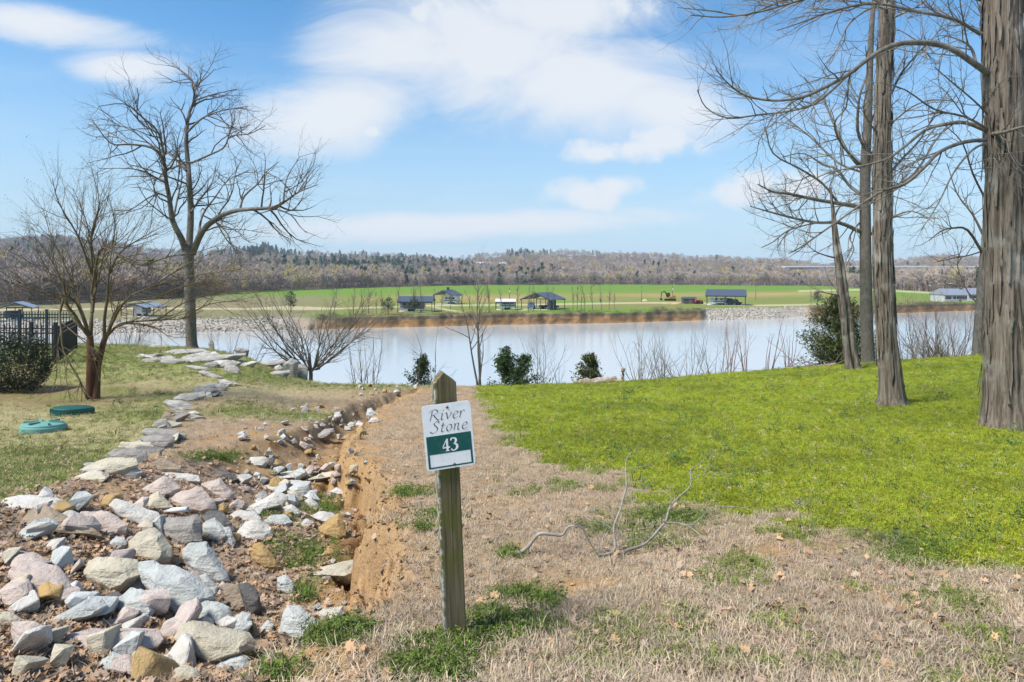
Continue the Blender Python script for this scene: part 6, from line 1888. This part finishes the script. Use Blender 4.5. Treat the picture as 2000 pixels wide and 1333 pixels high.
# shed, red machine, excavator, sand heaps
d = fd(594)
root = empty('storage_shed', tuple(fg(1346, d + 1.2))); tag(root, 'brown windowless shed left of the wide blue-roofed carport', 'shed')
ws = 24 / F * d / 2 * 1.1
MB().box(-ws, ws, -1.3, 1.3, 0, 1.75).build('wall', plain('brown_siding', (.075, .065, .06)), root)
MB().prism([(-1.45, 1.7), (1.45, 1.7), (0, 2.25)], 'x', -ws * 1.06, ws * 1.06).build('roof', m_roof, root)
MB().box(-ws * .2, ws * .25, -1.34, -1.3, .05, 1.6).build('door', m_timber, root)
root = empty('red_tractor', tuple(fg(1364, d - .8)), R(15)); tag(root, 'red tractor parked at the end of the brown shed', 'tractor')
MB().prism([(-1.0, .5), (1.3, .5), (1.3, 1.15), (.2, 1.25), (.1, 1.9), (-.9, 1.9), (-1.0, 1.2)], 'y', -.55, .55).build('body', m_red, root)
MB().box(-.8, .0, -.57, .57, 1.3, 1.8).build('window', m_cwhite, root)
for x, r0 in ((-.7, .62), (.95, .4)):
    for sy in (-.72, .72): MB().tube((x, sy - .15, r0), (x, sy + .15, r0), r0, r0, 14).build('wheel', m_tyre, root)
d = fd(588)
root = empty('excavator', tuple(fg(1309, d)), R(180 + 12)); tag(root, 'yellow excavator with a dark raised boom standing on the far field', 'excavator')
MB().box(-1.7, 1.7, -1.3, -.75, .05, .75).build('track', m_tyre, root); MB().box(-1.7, 1.7, .75, 1.3, .05, .75).build('track', m_tyre, root)
MB().prism([(-1.7, .85), (.9, .85), (.9, 1.5), (.2, 1.6), (-.6, 2.0), (-1.7, 1.9)], 'y', -1.1, 1.1).build('body', m_orange, root)
cb_ = MB().prism([(.1, 1.5), (1.2, 1.5), (1.2, 2.3), (.9, 2.9), (.1, 2.9)], 'y', -1.0, .1).build('cab', m_cdark, root)
MB().box(.25, 1.0, -1.02, -1.001, 2.0, 2.7).build('window', m_glass, cb_)
MB().tube((.8, .5, 1.5), (2.4, .5, 3.4), .24, .20, 6).tube((2.4, .5, 3.4), (3.6, .5, 3.1), .2, .16, 6).build('boom', m_cdark, root)
MB().tube((3.6, .5, 3.1), (3.8, .5, 1.0), .17, .12, 6).build('stick', m_cdark, root)
MB().prism([(3.4, .9), (4.1, 1.0), (4.0, .3), (3.5, .15)], 'y', .1, .9).build('bucket', m_steel, root)


def heap(px, py, wpx, hpx, label, col, seed):
    d = fd(py); W = wpx / F * d; H = hpx / F * d
    r = np.random.default_rng(seed); k, n = 18, 6
    V = [(W / 2 * (1 - j / n) ** .8 * math.cos(6.2832 * i / k) * (1 + .15 * r.normal()), W / 2.6 * (1 - j / n) ** .8 * math.sin(6.2832 * i / k) * (1 + .12 * r.normal()), H * (j / n) ** .9 - .1 * (j == 0)) for j in range(n) for i in range(k)] + [(0, 0, H * .95)]
    Fc = [(j * k + i, j * k + (i + 1) % k, (j + 1) * k + (i + 1) % k, (j + 1) * k + i) for j in range(n - 1) for i in range(k)] + [((n - 1) * k + i, (n - 1) * k + (i + 1) % k, n * k) for i in range(k)]
    o = mesh_obj('sand_heap', V, Fc, plain('sand', col, .95), None, True, tuple(fg(px, d))); tag(o, label, 'sand heap', 'sand heaps on the far field')


heap(1260, 588.5, 12, 4, 'small pale sand heap left of the excavator', (.48, .36, .19), 1)
heap(1323, 594.5, 26, 4.5, 'low tan sand heap between the excavator and the brown shed', (.42, .28, .15), 2)
heap(1303, 593.5, 22, 3, 'flat tan sand heap in front of the excavator', (.42, .30, .16), 3)


def pole(px, py0, py1, label, lamp=False):
    d = fd(py1); H = (py1 - py0) / F * d
    root = empty('utility_pole', tuple(fg(px, d))); tag(root, label, 'utility pole', 'utility poles on the far field')
    MB().tube((0, 0, -.3), (0, 0, H), .11, .08, 8).build('shaft', m_timber, root)
    MB().tube((.12, -.1, H * .74), (.12, -.1, H * .74 + .6), .16, .16, 8).build('transformer' if not lamp else 'lamp_head', m_cgrey if not lamp else m_cwhite, root)


pole(1253, 559, 591, 'bare utility pole left of the excavator'); pole(1313.5, 559, 588, 'utility pole right behind the excavator', True); pole(995, 562, 597, 'utility pole behind the pale-roofed carport', True)
pole(848.5, 564, 599, 'utility pole between the two left slate carports'); pole(1476, 557, 587, 'utility pole right of the wide blue-roofed carport'); pole(917, 578, 604, 'short utility pole in the field left of the young bare tree'); pole(1816, 553, 577, 'light pole left of the pale far house', True)

# bridge over the river's far bend, long white building, white house on the hill
m_bridge = plain('pale_concrete', (.62, .62, .60), .8, var=.06)
dBg = 640.0
x0, x1 = (1530 - 1000) / F * dBg, (1990 - 1000) / F * dBg
zt = CAMZ - (521.5 - HOR) / F * dBg
root = empty('road_bridge', ((x0 + x1) / 2, dBg, FZ)); tag(root, 'long pale concrete road bridge above the woods at right', 'bridge')
L2 = (x1 - x0) / 2; zr = zt - FZ
MB().box(-L2, L2, -4, 4, zr - .55, zr - .15).build('deck', m_bridge, root)
MB().box(-L2, L2, -4.2, -4.01, zr - .55, zr + .75).build('parapet', m_bridge, root); MB().box(-L2, L2, 4.01, 4.2, zr - .15, zr + .75).build('parapet', m_bridge, root)
MB().box(-L2, L2, -3.4, 3.4, zr - 1.7, zr - .56).build('girder', plain('girder_grey', (.30, .31, .31)), root)
for i in range(9):
    x = -L2 + (i + .5) * 2 * L2 / 9
    pr = MB().box(x - .6, x + .6, -3, 3, -3, zr - 1.71).build('pier', m_bridge, root)
dW = 1020.0
def on_hill(px, py, d): return np.array([(px - 1000) / F * d, d, CAMZ - (py - HOR) / F * d])
p = on_hill(959, 516, dW); z0 = float(hill_z(np.array([959.]), np.array([dW]))[0])
root = empty('warehouse', (p[0], p[1], z0)); tag(root, 'long white low building among the trees on the far hill', 'building')
hW = p[2] - z0
MB().box(-22, 22, -6, 6, -1, hW + .5).build('wall', m_cgrey, root)
MB().prism([(-7, hW + .5), (7, hW + .5), (0, hW + 3.2)], 'x', -22.5, 22.5).build('roof', m_roofw, root)
dW = 1200.0
p = on_hill(1114, 503, dW); z0 = float(hill_z(np.array([1114.]), np.array([dW]))[0]); hW = p[2] - z0
root = empty('hill_house', (p[0], p[1], z0)); tag(root, 'tiny white house near the ridge right of centre', 'house')
MB().box(-5, 5, -4, 4, -1, hW + 2).build('wall', m_cwhite, root)
MB().prism([(-4.6, hW + 2), (4.6, hW + 2), (0, hW + 4.6)], 'x', -5.5, 5.5).build('roof', m_roofg, root)

# trees on the far bank
def far_tree(px, py_base, h_px, label, seed, mat, group='bare saplings along the far bank', stems=1, wide=.3):
    d = fd(py_base); H = h_px / F * d
    root = empty('bank_tree', tuple(fg(px, d))); tag(root, label, 'tree', group)
    g = Grow(seed); o0 = np.array(root.location)
    for s in range(stems):
        P = g.wander(o0 + [g.r.normal() * .3 * (stems > 1), 0, -.2], (g.r.normal() * .12 * (stems > 1), 0, 1), H * g.r.uniform(.9, 1), 7, .04, .2)
        rad = .015 * H * (1 - np.linspace(0, .8, 8)); g.lines.append([P, rad, 5, 0])
        g.sprout(P, rad, [dict(n=18, len=(H * .15, H * .36), ang=(20, 45), r=.075, wig=.1, trop=.4, seg=4, k=3, start=.3), dict(n=4, len=(H * .06, H * .15), ang=(20, 50), r=.045, wig=.1, trop=.3, seg=2, k=3)])
    g.build(root, mat, mat)


FT = [(652, 616, 50), (690, 614, 62), (707, 615, 50), (720, 614, 66), (735, 615, 48), (746, 614, 52), (776, 612, 62), (808, 611, 66), (823, 611, 60), (862, 609, 40), (880, 606, 45), (955, 610, 72), (982, 610, 50), (1010, 611, 56), (1033, 610, 54), (1041, 609, 58), (1070, 608, 54), (1081, 608, 48), (1119, 608, 50), (1127, 607, 52), (1135, 607, 55), (1142, 607, 45), (1157, 606, 52), (1175, 606, 50), (1190, 605, 48), (1200, 604, 38), (1584, 597, 36), (1622, 594, 34)]
ORD = 'first second third fourth fifth sixth seventh eighth ninth tenth eleventh twelfth thirteenth fourteenth fifteenth sixteenth seventeenth eighteenth nineteenth twentieth twenty-first twenty-second twenty-third twenty-fourth twenty-fifth twenty-sixth twenty-seventh twenty-eighth'.split()
for i, (px, pb_, hp) in enumerate(FT):
    far_tree(px, pb_, hp, f'slender bare sapling on the far bank, {ORD[i]} from the left' if i not in (11, 26) else ['', 'tall far-bank sapling with a yellowish budding top, right of the sign'][i == 11] or 'grey bare sapling left of the round far-bank tree', 1000 + i, m_bark_olive if i == 11 else m_bark_grey)


def blob_tree(px, py_base, h_px, w_px, label, seed, mat, cat='tree', n=46):
    d = fd(py_base); H = h_px / F * d; W = w_px / F * d / 2
    root = empty('bank_evergreen', tuple(fg(px, d))); tag(root, label, cat)
    g = Grow(seed); r = g.r; V, Fc = [], []
    P = g.wander((0, 0, -.2), (0, 0, 1), H * .85, 5, .03, .1)
    ln = [(P, .03 * H * (1 - np.linspace(0, .7, 6)), 6)]
    for i in range(n):
        a = r.uniform(0, 6.28); cz = r.uniform(-.8, 1); rr = math.sqrt(1 - cz * cz) * r.uniform(.5, 1)
        q = np.array([math.cos(a) * W * rr, math.sin(a) * W * rr, H * .62 + cz * H * .38])
        ln.append((np.array([P[3], q * .6 + P[3] * .4, q]), np.array([.05, .03, .015]), 3))
        leafy(V, Fc, q, 16, W * .16, .17, r)
    tubes_mesh('trunk', ln, m_bark_dark, root); mesh_obj('crown', V, Fc, mat, root)


blob_tree(758, 615, 32, 30, 'dark round cedar on the far bank left of a carport', 1101, m_cedar)
blob_tree(568, 611, 40, 24, 'dark evergreen on the far bank behind the wide leafless shrub', 1102, m_cedar)
blob_tree(1596, 595, 26, 18, 'round grey-green tree on the far bank near the rock ramp', 1103, leaf_mat('grey_green_leaves', (.05, .065, .045), (.12, .14, .10)))
blob_tree(808, 611, 30, 22, 'dark cedar in front of the leftmost slate carport', 1104, m_cedar)
blob_tree(1160, 560, 28, 26, 'pair of dark evergreens at the wood edge beyond the field', 1105, m_cedar)
for i, (px, hp) in enumerate([(1409, 14), (1425, 20), (1444, 16), (1268, 12), (1608, 10)]):
    blob_tree(px, 558.5, hp, 10, ['small dark cedar, leftmost of three at the wood edge', 'tallest of three small cedars at the wood edge', 'right one of three small cedars at the wood edge', 'tiny dark cedar at the wood edge above the excavator', 'tiny dark bush at the wood edge left of the snag'][i], 1110 + i, m_cedar, n=20)

# ------------------------------------------------------------------ grass, dry grass, leaves, weeds, gravel
def blades_proto(seed, n, h, w, lean, spread, curl=.5):
    r = np.random.default_rng(seed); V, Fc = [], []
    for _ in range(n):
        p = np.array([r.normal() * spread, r.normal() * spread, -.004]); a = r.uniform(0, 6.28)
        d = np.array([math.cos(a), math.sin(a), 0]); s = np.array([-d[1], d[0], 0]) * w * r.uniform(.7, 1.3)
        L = h * r.uniform(.55, 1.25); ln = r.uniform(*lean)
        q = p + (d * math.sin(ln) + np.array([0, 0, math.cos(ln)])) * L * .55
        l2 = ln + curl * r.uniform(.3, 1.2)
        e = q + (d * math.sin(l2) + np.array([0, 0, math.cos(l2)])) * L * .5
        i = len(V); V += [p - s, p + s, q + s * .8, q - s * .8, e]; Fc += [(i, i + 1, i + 2, i + 3), (i + 3, i + 2, i + 4)]
    return np.array(V), Fc


def weed_proto(seed, n=26):
    r = np.random.default_rng(seed); V, Fc = [], []
    for _ in range(n):
        p = np.array([r.normal() * .035, r.normal() * .035, abs(r.normal()) * .018 + .004]); leafy(V, Fc, p, 3, .007, .009, r)
    return np.array(V), Fc


def oak_leaf(seed):
    r = np.random.default_rng(seed)
    out = [(0, 0), (.10, .12), (.30, .16), (.16, .30), (.20, .42), (.42, .50), (.22, .60), (.24, .72), (.34, .86), (.14, .86), (0, 1.02)]
    L_ = [(a * r.uniform(.8, 1.2), b_) for a, b_ in out]; Rr = [(-a * r.uniform(.8, 1.2), b_) for a, b_ in out[1:-1]][::-1]
    V = []; c1, c2 = r.uniform(.2, .9), r.uniform(-.5, .8)
    pts = L_ + Rr
    for a, b_ in pts: V.append((a, b_ - .5, c1 * a * a * 1.4 + c2 * (b_ - .5) ** 2 + .03 * r.normal()))
    nL = len(out)
    V.append((0, 0, 0)); m_ = len(V) - 1
    Fc = [(m_, i, (i + 1) % len(pts)) for i in range(len(pts))]
    return np.array(V), Fc


def sample(n, u0=-1.12, u1=1.3, y0=1.9, y1=27., pw=1.0):
    u = rng.uniform(u0, u1, n); k = rng.random(n) ** pw
    y = 1 / ((1 - k) / y0 + k / y1) if False else np.exp(math.log(y0) + k * (math.log(y1) - math.log(y0)))
    x = u * y
    z = height(x, y)
    c, w = ground_colour(x, y, z)
    return x, y, z, c, w


def rotz(n, tilt=.15):
    r = rng.normal(0, tilt, (n, 3)); r[:, 2] = rng.uniform(0, 6.28, n); return r


m_blade = inst_mat('grass_blades', .6, .2, .2, .65); m_straw = inst_mat('straw_blades', .8, .12, .2, .6); m_leafl = inst_mat('dead_leaves', .75, .1, .2, .4); m_peb = inst_mat('pebbles', .9)
# lawn on the right, plus green tufts
x, y, z, c, w = sample(280000)
wt = w['lime'] * 1.0
tf = (w['tuft'] * .8 + w['leftg'] * .9) * (1 - .95 * w['mulch']) * (1 - w['lime']) * (1 - w['litter'])
keep = rng.random(len(x)) < np.clip(wt + tf, 0, 1)
keep &= y < interp(x / y, [-.8, -.45, -.3, 0, .4, .8], [28, 27, 22.5, 22, 23.5, 26.5])
x, y, z, c, wl, n1_, n3_ = x[keep], y[keep], z[keep], c[keep], wt[keep], w['n1'][keep], w['n3'][keep]
N_ = len(x)
colg = np.where((wl > .5)[:, None], K(.26, .315, .026), K(.19, .235, .05)) * rng.uniform(.65, 1.3, (N_, 1)) * np.array([1, 1, 1])
yel = rng.random(N_) < .22
colg = np.where((yel & (wl > .5))[:, None], K(.35, .36, .026) * rng.uniform(.8, 1.2, (N_, 1)), colg)
dk = ss(.45, .68, n1_ * .6 + n3_ * .4)
colg = colg * (1 - .28 * dk)[:, None]
dryb = rng.random(N_) < np.where(wl > .5, .04, .25)
colg = np.where(dryb[:, None], K(.46, .39, .21) * rng.uniform(.7, 1.2, (N_, 1)), colg)
sclg = rng.uniform(.55, 1.1, N_) * np.clip(.62 + y * .03, .65, 1.3)
tall = rng.random(N_) < .006 * (y > 4)
sclg = sclg * np.where(tall, 2.4, 1)
colg = np.where(tall[:, None], K(.09, .15, .04), colg)
scatter('lawn_grass', [blades_proto(s, 12, .05, .0022, (.1, .8), .028) for s in (1, 2, 3)] + [weed_proto(4, 20)], np.stack([x, y, z], -1), rotz(N_), sclg[:, None] * np.ones(3), colg, m_blade, 'short bright green spring lawn grass', rng.choice(4, N_, p=[.26, .26, .23, .25]))
# dry grass
x, y, z, c, w = sample(170000)
dw = .95 * (1 - w['lime']) * (1 - .85 * w['clay']) * (1 - .93 * w['ing']) * (1 - .4 * w['leftg']) * (1 - .96 * w['mulch']) * (1 - w['litter'] * .7)
keep = (rng.random(len(x)) < dw) & (y < interp(x / y, [-.8, -.45, -.3, 0, .4, .8], [28, 27, 22.5, 22, 23.5, 26.5]))
x, y, z, c, lf = x[keep], y[keep], z[keep], c[keep], w['left'][keep]; N_ = len(x)
base_ = np.where((lf > .5)[:, None], K(.47, .41, .22), K(.46, .365, .255))
cold = base_ * rng.uniform(.5, 1.25, (N_, 1)) * (.72 + .56 * fbm(x * 2.1, y * 2.1, 3, 141))[:, None] * (1 + rng.normal(0, .05, (N_, 3)))
scatter('dry_grass', [blades_proto(s, 11, .05, .0017, (.5, 1.5), .03, .6) for s in (11, 12, 13)] + [blades_proto(14, 8, .06, .0016, (.2, 1.1), .02, .7)], np.stack([x, y, z], -1), rotz(N_, .2), (rng.uniform(.45, 1.05, N_) * np.clip(.72 + y * .03, .75, 1.4) * (1 + .5 * ss(3.6, 2.4, y)))[:, None] * np.ones(3), cold, m_straw, 'dormant straw-coloured grass')
# leaves: thick in the rock heap, few elsewhere
x, y, z, c, w = sample(60000, y1=9)
lw = w['litter'] * .9 + w['ing'] * .18 * (y < 8) + .03 * (1 - w['lime']) + .002 + .05 * gauss(*proj(np.stack([x, y, z], -1)), 1750, 1180, 260, 150) + .10 * gauss(*proj(np.stack([x, y, z], -1)), 1960, 1080, 50, 20)
keep = rng.random(len(x)) < lw
x, y, z = x[keep], y[keep], z[keep]; N_ = len(x)
coll = np.where((rng.random(N_) < .5)[:, None], K(.42, .265, .15), K(.33, .24, .17)) * rng.uniform(.55, 1.35, (N_, 1))
coll = np.where((rng.random(N_) < .08)[:, None], K(.46, .36, .26), coll)
rl = rng.normal(0, .45, (N_, 3)); rl[:, 2] = rng.uniform(0, 6.28, N_)
bigm = ss(-.2, -1.2, x) * (y < 4)
scatter('fallen_leaves', [oak_leaf(s) for s in range(5)], np.stack([x, y, z + .012 + .015 * rng.random(N_)], -1), rl, (rng.uniform(.028, .06, N_) * (1 + .6 * bigm * rng.random(N_)))[:, None] * np.ones(3), coll, m_leafl, 'brown curled oak leaves drifted among the rocks')
# twiggy straw in the litter
x, y, z, c, w = sample(9000, y1=7)
keep = rng.random(len(x)) < w['litter'] * .8
x, y, z = x[keep], y[keep], z[keep]; N_ = len(x)
scatter('litter_straw', [blades_proto(s, 7, .10, .0012, (1.0, 1.6), .03, .3) for s in (21, 22)], np.stack([x, y, z + .01], -1), rotz(N_, .15), rng.uniform(.6, 1.4, (N_, 1)) * np.ones(3), K(.36, .28, .20) * rng.uniform(.5, 1.2, (N_, 1)), m_straw, 'thin dead stalks lying among the leaves and rocks')
# green weeds in patches
WP = [(600, 1085, 45, 28, 240), (610, 985, 30, 14, 130), (635, 1000, 25, 14, 90), (640, 1245, 38, 10, 150), (690, 1232, 26, 7, 70), (545, 1322, 28, 11, 90), (540, 1005, 30, 14, 90), (530, 1060, 20, 20, 60), (595, 1160, 14, 12, 60), (860, 1262, 45, 8, 170), (930, 1252, 35, 9, 130), (1000, 1225, 50, 12, 230), (960, 1205, 25, 8, 90), (830, 1312, 45, 16, 300), (880, 1300, 35, 14, 140), (1010, 1163, 25, 6, 60), (1065, 1178, 18, 7, 60), (800, 965, 40, 7, 80), (850, 1005, 25, 6, 50), (830, 1035, 25, 6, 40), (420, 893, 40, 7, 120), (130, 985, 14, 12, 40), (1000, 1085, 20, 6, 30), (1170, 1035, 22, 7, 40), (1810, 1072, 55, 22, 260), (1290, 1008, 30, 10, 90), (1340, 1014, 25, 9, 80), (580, 930, 30, 6, 50)]
xs, cs_ = [], []
for (a, b_, rx, ry, n) in WP:
    q = rng.normal(0, .75, (int(n * .62), 2)) * [rx, ry] + [a, b_]
    for px, py in q: xs.append(hit(px, min(py, 1420)))
xs = np.array(xs); N_ = len(xs)
scatter('weed_patches', [weed_proto(s, 34) for s in (31, 32)] + [blades_proto(33, 9, .06, .0022, (.1, .9), .02)], xs, rotz(N_, .2), rng.uniform(.45, 1.0, (N_, 1)) * np.ones(3), K(.115, .165, .03) * rng.uniform(.55, 1.5, (N_, 1)), m_blade, 'low leafy green weeds in patches on the clay and gully', rng.choice(3, N_, p=[.42, .42, .16]))
# gravel on bare clay
x, y, z, c, w = sample(70000, y1=14)
keep = rng.random(len(x)) < np.clip(w['clay'] * .55 + w['ing'] * .25, 0, 1) * (1 - w['lime'])
x, y, z, c = x[keep], y[keep], z[keep], c[keep]; N_ = len(x)
gc = np.where((rng.random(N_) < .6)[:, None], K(.47, .30, .13), K(.52, .42, .28)) * rng.uniform(.6, 1.2, (N_, 1))
scatter('gravel', HULLS, np.stack([x, y, z], -1), rng.uniform(0, 6.28, (N_, 3)), (rng.uniform(.003, .011, N_) * np.clip(.7 + y * .08, .8, 1.8) * np.where(rng.random(N_) < .05, 2.2, 1))[:, None] * np.ones(3), gc, m_peb, 'yellowish fine gravel scattered over the bare clay')

x, y, z, c, w = sample(60000, u0=-.5, u1=-.1, y0=2.3, y1=16)
sd = interp(y, RY, RX) - x
keep = rng.random(len(x)) < np.exp(-((sd - .14) / .20) ** 2) * .40
x, y, z = x[keep], y[keep], z[keep]; N_ = len(x)
scatter('clay_clods', HULLS, np.stack([x, y, z], -1), rng.uniform(0, 6.28, (N_, 3)), (.006 + .022 * rng.random(N_) ** 3)[:, None] * np.ones(3), K(.33, .20, .09) * rng.uniform(.65, 1.15, (N_, 1)), m_peb, 'crumbled orange clay clods on the gully bank')
# ------------------------------------------------------------------ the air between here and the hills
m_haze = bpy.data.materials.new('haze_air'); m_haze.use_nodes = True
t = m_haze.node_tree; t.nodes.clear()
o_ = nd(t, 'ShaderNodeOutputMaterial'); pv_ = nd(t, 'ShaderNodeVolumePrincipled')
pv_.inputs['Color'].default_value = (.72, .84, 1.0, 1)
pv_.inputs['Density'].default_value = .00016
t.links.new(pv_.outputs[0], o_.inputs['Volume'])
hz_ = MB().box(-4200, 4200, -60, 4600, -15, 130).build('haze', m_haze)
tag(hz_, 'thin blue haze of air softening the far hills', kind='stuff')
